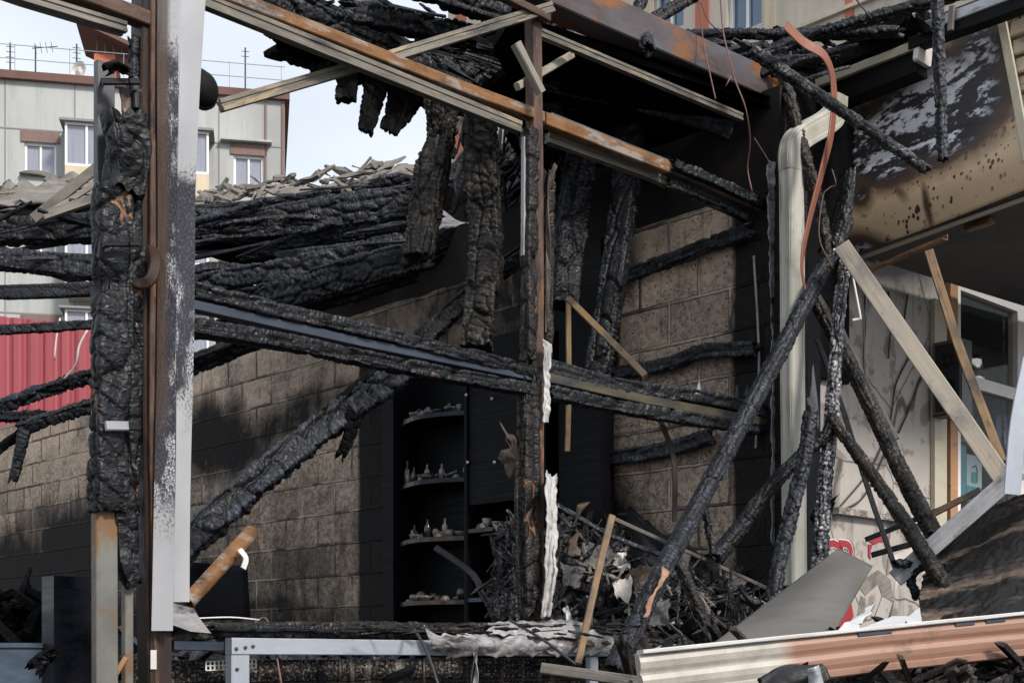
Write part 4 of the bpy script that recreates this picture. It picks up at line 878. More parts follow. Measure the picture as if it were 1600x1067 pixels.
def plank(label, p, wpx, Y, mat='wood_grey', th=0.03, name='grey_plank', cat='plank', **kw):
    P = [at(q[0], q[1], q[2] if len(q) > 2 else Y) for q in p]; Ym = sum(q.y for q in P) / len(P)
    kw.setdefault('roll', 0.2)
    return sweep(name, P, sec_box(wpx * Ym / FPX, th, 0.003), mat, up=None, label=label, cat=cat, buckle=0.004, **kw)
plank('grey plank leaning up to the right at the left end of the roof', [(52, 342), (152, 262)], 15, 8.4, 'slate')
plank('grey plank with a sawn end lying on the left rafters', [(70, 338), (180, 300)], 15, 8.2, 'wood_grey', roll=0.6)
plank('narrow grey lath between the two grey planks', [(82, 330), (150, 288)], 8, 8.3, 'wood_pale')
sheet('dark_sheathing', at(-30, 318, 9.2), at(160, 300, 9.2), at(160, 345, 8.9), at(-30, 345, 8.9), 'char_dull', th=0.02, nu=12, nv=6, crumple=0.04, jag=0.05, label='black sheathing under the broken roofing at far left', cat='sheathing')

# roof deck at the top centre: burnt boards and the teeth hanging from them
tp = [
 ('broad charred board along the top edge left of the steel beam', [(350, -52, 6.0), (440, 6, 6.3), (560, 66, 6.6), (640, 92, 6.8)], 60, 6.4, 'char', 40),
 ('second broad charred board under the top one', [(430, 60, 6.6), (540, 96, 6.8), (680, 130, 7.0), (745, 150, 7.1)], 62, 6.8, 'char_dull', 30),
 ('ribbed charred rafter running under the sky gap to the centre post', [(540, 22, 6.5), (640, 38, 6.7), (740, 60, 6.9), (850, 88, 7.1)], 38, 6.8, 'char', 40),
 ('charred rafter sloping down to the right behind the galvanised brace', [(620, 92, 6.6), (700, 108, 6.7), (800, 145, 6.9), (880, 178, 7.0)], 40, 6.8, 'char', 34),
 ('charred rafter crossing right under the sky gap at top centre', [(610, -34, 6.4), (700, -4, 6.6), (790, 22, 6.8), (880, 40, 7.0)], 42, 6.7, 'char', 40),
 ('dark charred board filling behind the top of the centre post', [(650, 74, 7.2), (740, 98, 7.3), (880, 130, 7.4)], 40, 7.3, 'char_dull', 20),
 ('narrow charred batten along the edge of the top boards', [(418, 48, 6.5), (470, 74, 6.6), (520, 96, 6.7)], 16, 6.6, 'char_dull', 14),
 ('charred rafter low behind the rusty rail at top centre', [(660, 150, 7.0), (740, 168, 7.1), (860, 196, 7.2)], 34, 7.1, 'char', 30),
]
for lab, p, w, Y, m, d in tp: cb(lab, p, w, Y, m, 'charred_roof_board', 'roof board', d=d, cell=(0.035, 0.07), amp=0.013)
teeth = [('leftmost broken board end hanging against the sky', [(498, 66, 6.7), (500, 92, 6.7), (496, 116, 6.65)], 46, (1, .7)), ('broken board end hanging behind the galvanised brace, second from the left', [(545, 88, 6.75), (540, 130, 6.7), (538, 158, 6.65)], 46, (1, .85)),
         ('longest hanging board end, its narrow tip against the sky', [(592, 96, 6.8), (585, 150, 6.75), (570, 208, 6.65)], 48, (1.15, .5)), ('broad hanging board end right of the longest one', [(640, 110, 6.85), (630, 160, 6.8), (607, 206, 6.7)], 66, (1.3, .5)),
         ('small charred drop at the left end of the top boards', [(440, 52, 6.5), (452, 62, 6.5), (468, 70, 6.5)], 16, (1, 1))]
for lab, p, w, tpr in teeth: cb(lab, p, w, 6.7, 'char_dull', 'hanging_board_end', 'board end', d=16, taper=tpr, cell=(0.04, 0.06), amp=0.012, jag=0.008, wob=0.05, n=6)
cb('broad blue-black joist under the ceiling behind the heavy steel beam', [(850, 118, 6.75), (1000, 152, 7.0), (1200, 218, 7.25)], 46, 7.0, 'char_blue', 'charred_joist', 'joist', d=24, roll=0.1, cell=(0.06, 0.06), amp=0.006)
cb('lower joist crossing behind the grey channel rails right of the centre post', [(860, 215, 7.1), (1000, 246, 7.3), (1130, 282, 7.4)], 26, 7.2, 'char', 'charred_joist', 'joist', d=20, roll=0.1, cell=(0.04, 0.06), amp=0.008)
def tangle(label, quad, Y0, Y1, n_, seed, mat='char', ln=(0.15, 0.6), wd=(0.008, 0.035), ang=0.2, spread=0.5, name='charred_splinters'):
    r_ = random.Random(seed); V = []; F_ = []; SG = []; Hh = []
    for k in range(n_):
        u, v = r_.random(), r_.random(); a, b, c, d = [Vector((q[0], q[1])) for q in quad]; p = (a.lerp(b, u)).lerp(d.lerp(c, u), v)
        C_ = at(p.x, p.y, r_.uniform(Y0, Y1)); th = R(ang * 57.3) + r_.gauss(0, spread); L_ = r_.uniform(*ln) * (0.5 + r_.random()); w_ = r_.uniform(*wd)
        D_ = Vector((math.cos(th), r_.gauss(0, 0.35), math.sin(th))).normalized(); S_ = D_.cross(Vector((r_.gauss(0, 1), r_.gauss(0, 1), r_.gauss(0, 1)))).normalized(); U_ = D_.cross(S_); m = 6; K = 5; b0 = len(V)
        for i in range(m + 1):
            f = i / m; rad = w_ * (0.35 + 0.65 * math.sin(math.pi * min(0.92, max(0.12, f)))) * r_.uniform(0.7, 1.3)
            for q in range(K): t_ = 2 * math.pi * q / K; V.append(tuple(C_ + D_ * ((f - 0.5) * L_) + S_ * (math.cos(t_) * rad * r_.uniform(0.6, 1.3)) + U_ * (math.sin(t_) * rad * r_.uniform(0.4, 1.0)))); SG.append((f * L_ + k, q * w_, seed)); Hh.append(r_.random())
        for i in range(m):
            for q in range(K): F_.append((b0 + i * K + q, b0 + i * K + (q + 1) % K, b0 + (i + 1) * K + (q + 1) % K, b0 + (i + 1) * K + q))
        F_ += [tuple(b0 + q for q in range(K))[::-1], tuple(b0 + m * K + q for q in range(K))]
    return T(link(name, V, F_, mat, None, SG, Hh), label, 'splinters', None, 'stuff')
tangle('tangle of charred laths and splinters over the rear roof right of the big post', [(305, 318), (700, 270), (660, 400), (310, 440)], 8.7, 9.3, 22, 71, 'char_blue', ang=0.13, spread=0.12, ln=(0.2, 0.7), wd=(0.012, 0.035))
tangle('tangle of charred laths over the rafters at far left', [(-20, 320), (230, 320), (230, 440), (-20, 440)], 8.2, 8.8, 26, 72, 'char', ang=0.0, spread=0.18, ln=(0.3, 0.9), wd=(0.012, 0.04))
tangle('charred splinters caught among the broad boards at top centre', [(440, -5), (860, 30), (860, 190), (520, 100)], 6.6, 7.2, 80, 73, 'char', ang=-0.35, spread=0.2, ln=(0.15, 0.5), wd=(0.01, 0.035))
tangle('charred splinters caught among the poles at top right', [(1085, 60), (1300, 50), (1300, 120), (1150, 140)], 7.0, 7.5, 30, 74, 'char', ang=0.1, spread=0.4, ln=(0.1, 0.4), wd=(0.012, 0.04))
tangle('pale splinters and slate crumbs along the edge of the rear roof', [(300, 292), (690, 245), (700, 275), (305, 315)], 9.0, 9.5, 45, 75, 'slate', ang=0.1, spread=0.4, ln=(0.06, 0.3), name='slate_splinters')
tangle('dark splinters hanging from the roof behind the centre post', [(700, 180), (900, 200), (880, 330), (700, 300)], 7.2, 8.2, 80, 76, 'char', ang=1.2, spread=0.6, ln=(0.1, 0.4))
# poles at the top right, over the steel beam
tr = [
 ('charred pole crossing the cream house just above the steel beam end', [(1075, 56, 7.6), (1180, 54, 7.4), (1290, 55, 7.3), (1408, 50, 7.2)], 19, 'char'),
 ('long charred pole rising to the top right past the house windows', [(1080, 102, 7.5), (1180, 84, 7.4), (1290, 48, 7.2), (1450, 4, 7.0), (1640, -45, 6.8)], 20, 'char'),
 ('charred pole rising to the right over the steel beam at the top', [(985, 52, 7.0), (1030, 26, 7.1), (1095, -14, 7.2)], 21, 'char'),
 ('short upright charred pole above the steel beam at the top', [(980, 44, 6.9), (996, 14, 7.0), (1010, -24, 7.0)], 22, 'char'),
 ('charred pole at the top edge just left of the upright one', [(880, 30, 7.2), (930, 12, 7.2), (975, -20, 7.2)], 20, 'char_dull'),
 ('charred pole dropping from the rag to the end of the steel beam', [(1070, 82, 7.4), (1130, 104, 7.3), (1215, 98, 7.2), (1290, 92, 7.1)], 22, 'char'),
 ('charred pole sloping down to the eave over the downpipe', [(1130, 112, 7.5), (1210, 92, 7.3), (1300, 92, 7.1)], 24, 'char_dull'),
 ('square charred stub end poking out over the steel beam', [(1003, 40, 6.6), (1012, 76, 6.3)], 24, 'char'),
 ('charred timber jammed under the poles at the end of the steel beam', [(1140, 100, 7.3), (1190, 128, 7.2), (1228, 160, 7.1)], 28, 'char_dull'),
]
for lab, p, w, m in tr: cb(lab, p, w, 7, m, 'burnt_pole', 'pole', n=2.6, cell=(0.030, 0.045), amp=0.010, d=w)
sheet('pale_rag', at(1052, 38, 7.0), at(1092, 52, 7.0), at(1068, 92, 6.9), at(1034, 74, 6.9), 'rag', th=0.01, nu=18, nv=18, crumple=0.05, jag=0.08, cs=9, label='pale crumpled scrap hanging over the top of the steel beam', cat='scrap')

# ================================================================== SHOP FRONT FRAME
def fr(label, p, hpx, dep, mat, off=0.0, name='steel_rail', cat='rail', sec='box', **kw):
    P = [F(q[0], q[1], off) for q in p]; Ym = sum(q.y for q in P) / len(P); hh = hpx * Ym / FPX
    s = sec_box(dep, hh) if sec == 'box' else sec_rail(dep, hh) if sec == 'rail' else sec_c(dep, hh, 0.006)
    return sweep(name, P, s, mat, up=Z, label=label, cat=cat, **kw)
def frc(label, p, hpx, dep, mat='char_brown', off=0.0, name='charred_rail', cat='timber', **kw):
    P = [F(q[0], q[1], off) for q in p]; Ym = sum(q.y for q in P) / len(P); hh = hpx * Ym / FPX
    kw.setdefault('cell', (0.06, 0.07)); kw.setdefault('amp', 0.008)
    return char_beam(name, P, dep, hh, mat, up=Z, roll=0, label=label, cat=cat, **kw)
# rails of the upper part
fr('rusty square tube crossing the top from the big post to the centre post', [(300, -27), (845, 186)], 19, 0.05, 'rust_orange', buckle=0.003)
fr('weathered channel rail just under the long rusty tube', [(290, -10), (812, 200)], 20, 0.035, 'galv', 0.0, 'channel_rail', sec='rail')
fr('rusty square tube right of the centre post, orange along its face', [(848, 187), (1040, 262)], 19, 0.05, 'rust_orange', buckle=0.002)
fr('scorched end of the rusty tube reaching the right corner', [(1040, 263), (1196, 328)], 15, 0.045, 'rust', -0.01, buckle=0.004)
frc('charred strip lying on the scorched end of the rusty tube', [(1050, 256), (1120, 286), (1192, 320)], 16, 0.05, 'char', 0.02, cell=(0.04, 0.05))
frc('charred strip under the scorched end of the rusty tube', [(1040, 285), (1120, 315), (1196, 352)], 17, 0.05, 'char', -0.05, cell=(0.05, 0.05))
fr('grey channel rail above the rusty tube, right of the centre post', [(858, 184), (1044, 258)], 13, 0.03, 'galv_grey', -0.09, 'channel_rail', sec='rail')
fr('grey channel rail below the rusty tube, right of the centre post', [(855, 216), (1010, 272), (1195, 352)], 14, 0.035, 'galv', -0.06, 'channel_rail', sec='rail')
# steel beam over the opening
P = [F(700, -78, -0.08), F(1222, 152, -0.08)]
sweep('steel_beam', P, sec_c(0.16, 0.165, 0.008)[::1] if 0 else sec_box(0.14, 0.16, 0.006), 'beam_steel', up=Z, label='heavy rusty steel beam over the top of the shop front', cat='steel beam')
fr('thin weathered rail hung under the heavy steel beam', [(838, 50), (1158, 184)], 12, 0.03, 'galv', -0.02, 'channel_rail', sec='rail')
fr('rusty angle end beside the start of the heavy steel beam', [(760, -18), (856, 30)], 12, 0.04, 'rust', 0.05)
# left of the big post
fr('thick rusty tube at top left joining the big post', [(-80, -70), (120, -8), (232, 34)], 24, 0.06, 'rust', 0.0, buckle=0.003)
fr('weathered wooden rail at top left, broken off before the big post', [(-40, -28), (35, -2), (194, 46)], 17, 0.05, 'wood_grey', 0.03, 'wooden_rail', sec='rail')
# diagonal brace, grooved
P = [F(342, 168, -0.30), F(600, 90, -0.12), F(858, 11, 0.06)]
sweep('channel_brace', [F(344, 167, -0.10), F(858, 11, 0.075)] if 0 else [F(344, 166, -0.12), F(600, 92, -0.07), F(862, 12, 0.06)], sec_rail(0.035, 0.043), 'galv', up=Z, label='long grooved metal brace slanting up from left of the rail crossing to the centre post', cat='brace')
# bits at the top of the centre post
p0, p1 = F(806, 68, 0.08), F(845, 146, 0.10)
sweep('wood_offcut', [p0, p1], sec_box(0.042, 0.035, 0.005), 'wood_grey', up=NF, label='weathered grey offcut hanging in front of the top of the centre post', cat='offcut', dent=0.15)
sweep('wood_offcut', [F(808, 136, -0.05), F(893, 86, -0.12)], sec_box(0.03, 0.032, 0.004), 'wood_pale', up=Z, label='pale sawn offcut sticking out behind the top of the centre post', cat='offcut')
# centre post
cp = empty('centre_post', F(834, 968), 'rusty steel centre post of the shop front with charred timber either side', 'post')
sweep('steel_tube', [F(833, 28), F(836, 400), F(838, 968)], sec_box(0.055, 0.06), 'rust', up=NF, parent=cp, buckle=0.003)
Yc = F(835, 500).y
def fpost(label, p, wpx, dep, mat, off, parent=None, **kw):
    P = [F(q[0], q[1], off) for q in p]; kw.setdefault('cell', (0.07, 0.07)); kw.setdefault('amp', 0.009)
    # projected width along the facade is foreshortened
    return char_beam('charred_stud', P, wpx * Yc / FPX * 1.25, dep, mat, up=NF, roll=0, parent=parent, label=None, **kw)
fpost('', [(828, 205), (827, 360), (825, 560)], 17, 0.055, 'char_brown', 0.035, cp, bites=1)
fpost('', [(826, 590), (827, 760), (829, 966)], 27, 0.06, 'char_brown', 0.035, cp, bites=1)
fpost('', [(856, 270), (856, 420), (856, 560)], 13, 0.05, 'char_brown', -0.02, cp)
sweep('grey_edging', [F(819, 215, 0.03), F(818, 400, 0.03)], sec_box(0.018, 0.02), 'wood_blue', up=NF, parent=cp)
sweep('twisted_strip', [F(868, 258, 0.0), F(858, 285, 0.03), F(856, 330, 0.02), F(857, 420, 0.02), F(853, 520, 0.02)], sec_box(0.022, 0.008), 'melt', up=NF, parent=cp, curve=True, twist=4)
sheet('torn_cladding', F(848, 530, 0.07), F(857, 538, 0.07), F(858, 660, 0.07), F(849, 660, 0.07), 'torn_white', th=0.006, nu=10, nv=60, crumple=0.009, cs=26, jag=0.010, disp=lambda u, v: 0.015 * np.sin(v * 2 + 1), label='white splintered strip of cladding halfway up the centre post', cat='cladding strip')
sheet('torn_cladding', F(849, 738, 0.09), F(874, 740, 0.07), F(864, 962, 0.09), F(842, 960, 0.09), 'torn_white', th=0.006, nu=12, nv=90, crumple=0.009, cs=26, jag=0.012, disp=lambda u, v: 0.02 * np.sin(v * 3) + 0.012 * np.cos(u * 3), label='long white torn strip of cladding at the foot of the centre post', cat='cladding strip')
cb('raw brown split edge of timber left of the centre post foot', [(808, 700, 5.72), (806, 800, 5.72), (812, 955, 5.72)], 6, 5.72, 'char_brown', 'split_timber', 'timber', d=6, cell=(0.2, 0.2), amp=0.003)
# middle rail: charred timber, steel tube, charred timber
frc('upper charred timber of the middle rail, left of the centre post', [(296, 452), (500, 502), (660, 542), (838, 584)], 22, 0.06, 'char_raw', 0.03, cell=(0.07, 0.09), bites=1)
fr('blue-grey steel tube of the middle rail, left of the centre post', [(296, 477), (560, 536), (842, 593)], 14, 0.05, 'steel_blue', 0.02)
frc('lower charred timber of the middle rail, left of the centre post', [(300, 510), (450, 535), (620, 572), (838, 612)], 24, 0.06, 'char_raw', 0.03, cell=(0.07, 0.09), bites=2)
frc('upper charred timber of the middle rail, right of the centre post', [(855, 572), (980, 604), (1100, 622), (1206, 646)], 22, 0.06, 'char', 0.02, cell=(0.06, 0.07), bites=2)
fr('gilt-stained steel tube of the middle rail, right of the centre post', [(848, 590), (1000, 624), (1212, 664)], 14, 0.05, 'steel_gilt', 0.02)
frc('lower charred timber of the middle rail, right of the centre post', [(858, 612), (1000, 640), (1208, 674)], 20, 0.06, 'char', 0.02, cell=(0.06, 0.07), bites=2)
for k, (x, y, h_, w_) in enumerate(((1078, 602, 10, 9), (1090, 600, 16, 6), (1106, 606, 9, 8), (1151, 606, 15, 5), (1166, 606, 12, 6))):
    q = F(x, y + h_, 0.04); lean = UF * (0.02 * math.sin(k * 2.2)); hw = w_ * 0.0032
    plate('glass_shard', [q - UF * hw, q + UF * hw, q + UF * hw * 0.7 + lean * 0.6 + Z * h_ * 0.002, q + lean + Z * (h_ + 6) * 0.0032, q - UF * hw * 0.5 + lean * 0.3 + Z * h_ * 0.0016], 0.004, 'steel_blue' if k != 1 else 'alu_soot', n=NF, label=['short leftmost shard standing on the middle rail', 'pale tall shard second from left on the middle rail', 'low blunt shard in the middle of those on the middle rail', 'narrow tall shard near the corner post on the middle rail', 'rightmost shard on the middle rail beside the corner post'][k], cat='shard', group='pointed shards on the middle rail')
# right corner post
cpR = empty('corner_post', F(1190, 960), 'blackened corner post at the right end of the shop front', 'post')
sweep('steel_tube', [F(1192, 180, -0.04), F(1190, 968, -0.04)], sec_box(0.10, 0.10), 'rust_dark', up=NF, parent=cpR)
char_beam('charred_stud', [F(1172, 330, -0.12), F(1168, 660, -0.12), F(1172, 970, -0.12)], 0.10, 0.08, 'char_dull', up=NF, roll=0, parent=cpR, cell=(0.2, 0.15), amp=0.006)
char_beam('charred_stud', [F(1205, 215, 0.02), F(1204, 560, 0.02), F(1206, 966, 0.02)], 0.05, 0.05, 'char_brown', up=NF, roll=0, parent=cpR, cell=(0.1, 0.08), amp=0.008)
sheet('torn_foil', F(1200, 250, 0.09), F(1212, 255, 0.09), F(1217, 560, 0.09), F(1205, 560, 0.09), 'tin_ash', th=0.004, nu=8, nv=110, crumple=0.008, cs=18, jag=0.012, label='long torn strip of foil hanging beside the cream downpipe', cat='foil')
sheet('torn_foil', F(1207, 560, 0.09), F(1220, 555, 0.09), F(1213, 850, 0.09), F(1205, 850, 0.09), 'tin_ash', th=0.004, nu=8, nv=110, crumple=0.008, cs=18, jag=0.012, label='lower torn strip of foil left of the cream downpipe', cat='foil')
sweep('white_trim', [F(1178, 400, -0.02), F(1186, 560, 0.0), F(1181, 700, -0.02)], sec_box(0.012, 0.01, 0.002), 'tin_ash', up=NF, curve=True, label='thin pale trim strip bent against the corner post', cat='trim')
boxes('charred_board', [((F(1138, 900, -0.3) - F0).dot(UF), (F(1176, 900, -0.3) - F0).dot(UF), 0.30, 0.33, 0.2, CZ + 2.4)], 'panel_dark', basis=(F00, UF, -NF), label='black panel standing between the block wall and the corner post', cat='panel')

# big post at the left
bpY = F(240, 900).y
bp = empty('big_post', F(250, 1060), 'tall rusty post with blistered white metal cover, the nearest upright', 'post')
sweep('steel_tube', [F(229, -30, -0.03), F(226, 250, -0.03), F(230, 600, -0.03), F(240, 1130, -0.03)], sec_box(0.075, 0.085), 'rust_dark', up=NF, parent=bp)
sweep('rusty_flange', [F(240, -30, 0.02), F(238, 300, 0.02), F(237, 700, 0.02), F(247, 1130, 0.02)], sec_box(0.030, 0.03, 0.003), 'rust', up=NF, parent=bp)
# folded cover: left face and right face
def cover(name, q, parent):     # q: rows of (y, xl, xm, xr) photo px
    V = []; SG = []; acc = 0; rows_ = []
    ys = np.linspace(q[0][0], q[-1][0], 70)
    for y in ys:
        a = [np.interp(y, [r[0] for r in q], [r[k] for r in q]) for k in (1, 2, 3)]
        rows_.append((F(a[0], y, 0.055), F(a[1], y, 0.115), F(a[2], y, 0.03)))
    cover_face('cover_face', [(r[0], r[1]) for r in rows_], parent); cover_face('cover_face', [(r[1], r[2]) for r in rows_], parent)
def cover_face(name, rows_, parent):
    V = []; SG = []; n_ = (rows_[0][1] - rows_[0][0]).cross(Z).normalized()
    if n_.dot(CAM - rows_[0][0]) < 0: n_ = -n_
    s = 0; Ws = 6; gy = 0.2 if name == 'cover_side' else 0.0
    for k, (a, b) in enumerate(rows_):
        if k: s += (a - rows_[k - 1][0]).length
        for j in range(Ws + 1):
            f = j / Ws; p = a.lerp(b, f) + n_ * (0.003 * math.sin(s * 5 + f * 2)); V.append(p); SG.append((rows_[0][0].z - rows_[k][0].z, f * 0.09 + gy, 1.0))
    m = len(V); V += [v - n_ * 0.003 for v in V]; SG += SG; F_ = []
    w1 = Ws + 1
    for k in range(len(rows_) - 1):
        for j in range(Ws):
            a = k * w1 + j; F_ += [(a, a + 1, a + w1 + 1, a + w1), (m + a, m + a + w1, m + a + w1 + 1, m + a + 1)]
        for j in (0, Ws): a = k * w1 + j; F_.append((a, a + w1, m + a + w1, m + a))
    for k in (0, len(rows_) - 1):
        for j in range(Ws): a = k * w1 + j; F_.append((a, a + 1, m + a + 1, m + a))
    return link('cover_face', [tuple(v) for v in V], F_, 'blister', parent, SG, None, smooth=False)
rA = []; rB = []; rC = []
for y in np.linspace(-30, 985, 80):
    x0 = np.interp(y, [-30, 300, 600, 985], [246, 246, 245, 236]); x1 = np.interp(y, [-30, 300, 600, 985], [280, 276, 274, 270])
    rA.append((F(x0, y, 0.05), F(x1, y, 0.11)))
for y in np.linspace(-30, 940, 80):
    x1 = np.interp(y, [-30, 300, 600, 940], [281.5, 277.5, 275.5, 272.5]); x2 = np.interp(y, [-30, 140, 300, 600, 940], [322, 313, 306, 301, 296])
    rB.append((F(x1, y, 0.11), F(x2, y, 0.06)))
cover_face('cover_face', rA, bp); cover_face('cover_side', rB, bp)
o = cover_face('cover_foot', [(F(235, y, 0.02), F(268, y, 0.05)) for y in np.linspace(988, 1130, 12)], bp); o.data.materials[0] = MATS['rust_dark']
boxes('sticker', [(-0.010, 0.010, -0.0035, -0.002, F(240, 1045, 0.05).z, F(240, 1015, 0.05).z)], 'tin_white', bp, basis=(Vector((F(240, 1030, 0.035).x, F(240, 1030, 0.035).y, 0)), (F(268, 1030, .05) - F(235, 1030, .02)).normalized(), -(Z.cross((F(268, 1030, .05) - F(235, 1030, .02))).normalized())))
plate('bent_bracket', [F(270, 942, 0.10), F(303, 950, 0.08), F(312, 966, 0.08), F(330, 989, 0.08), F(298, 986, 0.09), F(270, 976, 0.10)], 0.004, 'tin_ash', n=NF, label='bent grey bracket at the foot of the white metal cover', cat='bracket')
# timber and studs left of it
jb = empty('charred_jamb', F(180, 1000), 'broad burnt timber jamb of big blocks left of the rusty post', 'jamb')
jb2 = dict(jag=0.012, cell=(0.085, 0.13), amp=0.010, n=7)
Yj = F(180, 600).y; jw = Yj / FPX * 1.3
char_beam('jamb_timber', [F(178, 296, 0.03), F(176, 480, 0.03), F(173, 640, 0.03), F(170, 800, 0.03)], 44 * jw, 0.09, 'char_raw', up=NF, roll=0, parent=jb, bites=2, **jb2)
char_beam('jamb_top', [F(190, 178, 0.05), F(198, 235, 0.05), F(190, 300, 0.05)], 48 * jw, 0.09, 'char', up=NF, roll=0, parent=jb, bites=1, **jb2)
char_beam('jamb_inner', [F(210, 235, -0.02), F(209, 500, -0.02), F(206, 720, -0.02), F(201, 905, -0.02)], 20 * jw, 0.07, 'char_raw', up=NF, roll=0, parent=jb, **jb2)
char_beam('jamb_foot', [F(186, 800, 0.02), F(190, 870, 0.02), F(206, 912, 0.0)], 22 * jw, 0.06, 'char', up=NF, roll=0, parent=jb, bites=1, **jb2)
char_beam('jamb_tip', [F(208, 60, -0.03), F(208, 120, -0.03), F(209, 205, -0.03)], 15 * jw, 0.05, 'char_blue', up=NF, roll=0, parent=jb, cell=(0.04, 0.05))
sweep('metal_stud', [F(163, 100, -0.06), F(162, 500, -0.06), F(163, 830, -0.06)], sec_box(0.065, 0.03, 0.003), 'galv_grey', up=NF, label='grey metal stud behind the burnt jamb at left', cat='stud')
sweep('metal_stud', [F(163, 800, 0.02), F(164, 1130, 0.02)], sec_box(0.078, 0.04, 0.003), 'stud_rusty', up=NF, label='grey stud with rust patches below the burnt jamb', cat='stud')
sweep('metal_stud', [F(199, 905, -0.02), F(199, 1130, -0.02)], sec_box(0.032, 0.03, 0.003), 'stud_rusty', up=NF, label='narrow pale stud between the rust-patched stud and the big post', cat='stud')
plank('short slanting stick low between the two left studs', [(180, 1052), (196, 1026)], 8, 4.5, 'wood_brown', 0.02)
def hinge(px0, px1, py0, py1, off, mat, label, extra=0):
    a, b = F(px0, py0, off), F(px1, py1, off); w = (b - a).dot(UF); c = F((px0 + px1) / 2, (py0 + py1) / 2, off)
    o = empty('iron_clamp', c, label, 'clamp', None)
    sweep('strap', [F(px0, (py0 + py1) / 2, off), F(px1, (py0 + py1) / 2, off)], sec_box(0.014, abs(a.z - b.z), 0.004), mat, up=Z, parent=o, step=0.02, dent=0.06)
    sweep('lug', [F(px0 + 2, (py0 + py1) / 2, off), F(px0 + 2, (py0 + py1) / 2, off - 0.09)], sec_box(0.012, abs(a.z - b.z) * 0.9, 0.003), mat, up=Z, parent=o, step=0.03)
    sweep('fold', [F(px1 - 14, (py0 + py1) / 2, off + 0.009), F(px1 + 1, (py0 + py1) / 2, off + 0.009)], sec_box(0.012, abs(a.z - b.z) * 0.96, 0.004), 'black_metal', up=Z, parent=o, step=0.02)
    return o
hinge(159, 216, 114, 142, 0.05, 'black_metal', 'black iron clamp at the very top of the burnt jamb'); hinge(161, 216, 371, 392, 0.11, 'black_metal', 'flat dark strap across the middle of the burnt jamb'); hinge(165, 216, 655, 676, 0.10, 'alu_soot', 'ash-mottled strap across the lower part of the burnt jamb')
cb('burnt lump sitting on the top iron clamp', [(166, 112, 4.42), (184, 104, 4.42), (196, 112, 4.42)], 20, 4.42, 'char_dull', 'charred_lump', 'lump', d=20, cell=(0.03, 0.03))
sweep('pipe_stub', [F(212, 145, 0.02), F(213, 172, 0.03)], sec_round(0.034, 0.034), 'black_metal', up=NF, step=0.01, label='short black pipe stub hanging under the top clamp', cat='pipe stub')
sheet('scorched_flap', F(194, 148, 0.03), F(222, 140, 0.02), F(216, 184, 0.03), F(196, 182, 0.03), 'melt', th=0.006, nu=10, nv=10, crumple=0.02, jag=0.03, cs=8, label='scorched brown flap around the pipe stub', cat='flap')
sweep('iron_hook', [F(238, 388, 0.06), F(243, 410, 0.10), F(236, 436, 0.11), F(222, 444, 0.09), F(205, 440, 0.05)], sec_box(0.04, 0.02, 0.006), 'rust_dark', up=NF, curve=True, step=0.01, label='bent iron hook on the big post beside the middle strap', cat='hook', dent=0.15)
# round burnt lamp behind the cover
def lathe(name, c, prof, mat, parent=None, k=24, axis=Z, **kw):
    a = Vector(axis).normalized(); x = a.orthogonal().normalized(); y = a.cross(x); V = []; F_ = []
    for (r_, h_) in prof:
        for i in range(k): t_ = 2 * math.pi * i / k; V.append(tuple(Vector(c) + x * math.cos(t_) * r_ + y * math.sin(t_) * r_ + a * h_))
    for j in range(len(prof) - 1):
        for i in range(k): F_.append((j * k + i, j * k + (i + 1) % k, (j + 1) * k + (i + 1) % k, (j + 1) * k + i))
    return T(link(name, V, F_, mat, parent, [(p[0] + p[1], p[2], p[1]) for p in V], np.zeros(len(V)), smooth=True), **kw)
c = F(316, 139, -0.02); ax = (NF * 1 + UF * 0.2).normalized()
lamp = empty('wall_lamp', c, 'round burnt black lamp sticking out behind the white metal cover', 'lamp')
lathe('lamp_bowl', c, [(0.001, 0.045), (0.03, 0.042), (0.055, 0.025), (0.066, 0.0), (0.066, -0.02), (0.05, -0.035), (0.001, -0.036)], 'rubber', lamp, axis=ax)
lathe('lamp_rim', c, [(0.066, 0.002), (0.073, 0.0), (0.073, -0.012), (0.066, -0.014)], 'black_metal', lamp, axis=ax)

# ================================================================== SILL
frc('long charred timber lying on the sill of the shop front', [(262, 986), (500, 984), (760, 986), (1010, 996)], 24, 0.12, 'char_brown', -0.02, 'charred_sill', cell=(0.05, 0.09), amp=0.008)
frc('flat charred board in front of the charred sill timber', [(330, 978), (600, 981), (900, 985)], 9, 0.05, 'char_raw', 0.05, 'charred_board', 'board', cell=(0.15, 0.09), amp=0.004)
sf = empty('sill_frame', F(371, 1067, 0.08), 'light blue-grey aluminium frame along the sill of the shop front', 'metal frame')
sweep('top_bar', [F(357, 1009, 0.08), F(700, 1012, 0.08), F(1150, 1017, 0.08)], sec_box(0.045, 0.060, 0.003), 'alu', up=Z, parent=sf)
sweep('leg', [F(371, 1023, 0.08), F(371, 1200, 0.08)], sec_box(0.075, 0.045, 0.003), 'alu', up=NF, parent=sf)
sweep('leg', [F(925, 1026, 0.08), F(925, 1080, 0.08)], sec_box(0.055, 0.03, 0.003), 'alu', up=NF, parent=sf)
for k, (x, y) in enumerate(((370, 1013), (384, 1011), (396, 1009), (371, 1045))):
    c = F(x, y, 0.107); lathe('bolt', c, [(0.001, 0.003), (0.006, 0.002), (0.007, -0.004)], 'rust', sf, k=8, axis=NF)
fr('dark steel rail under the sill timber beside the big post', [(268, 1008), (356, 1010)], 14, 0.04, 'steel_blue', 0.03)
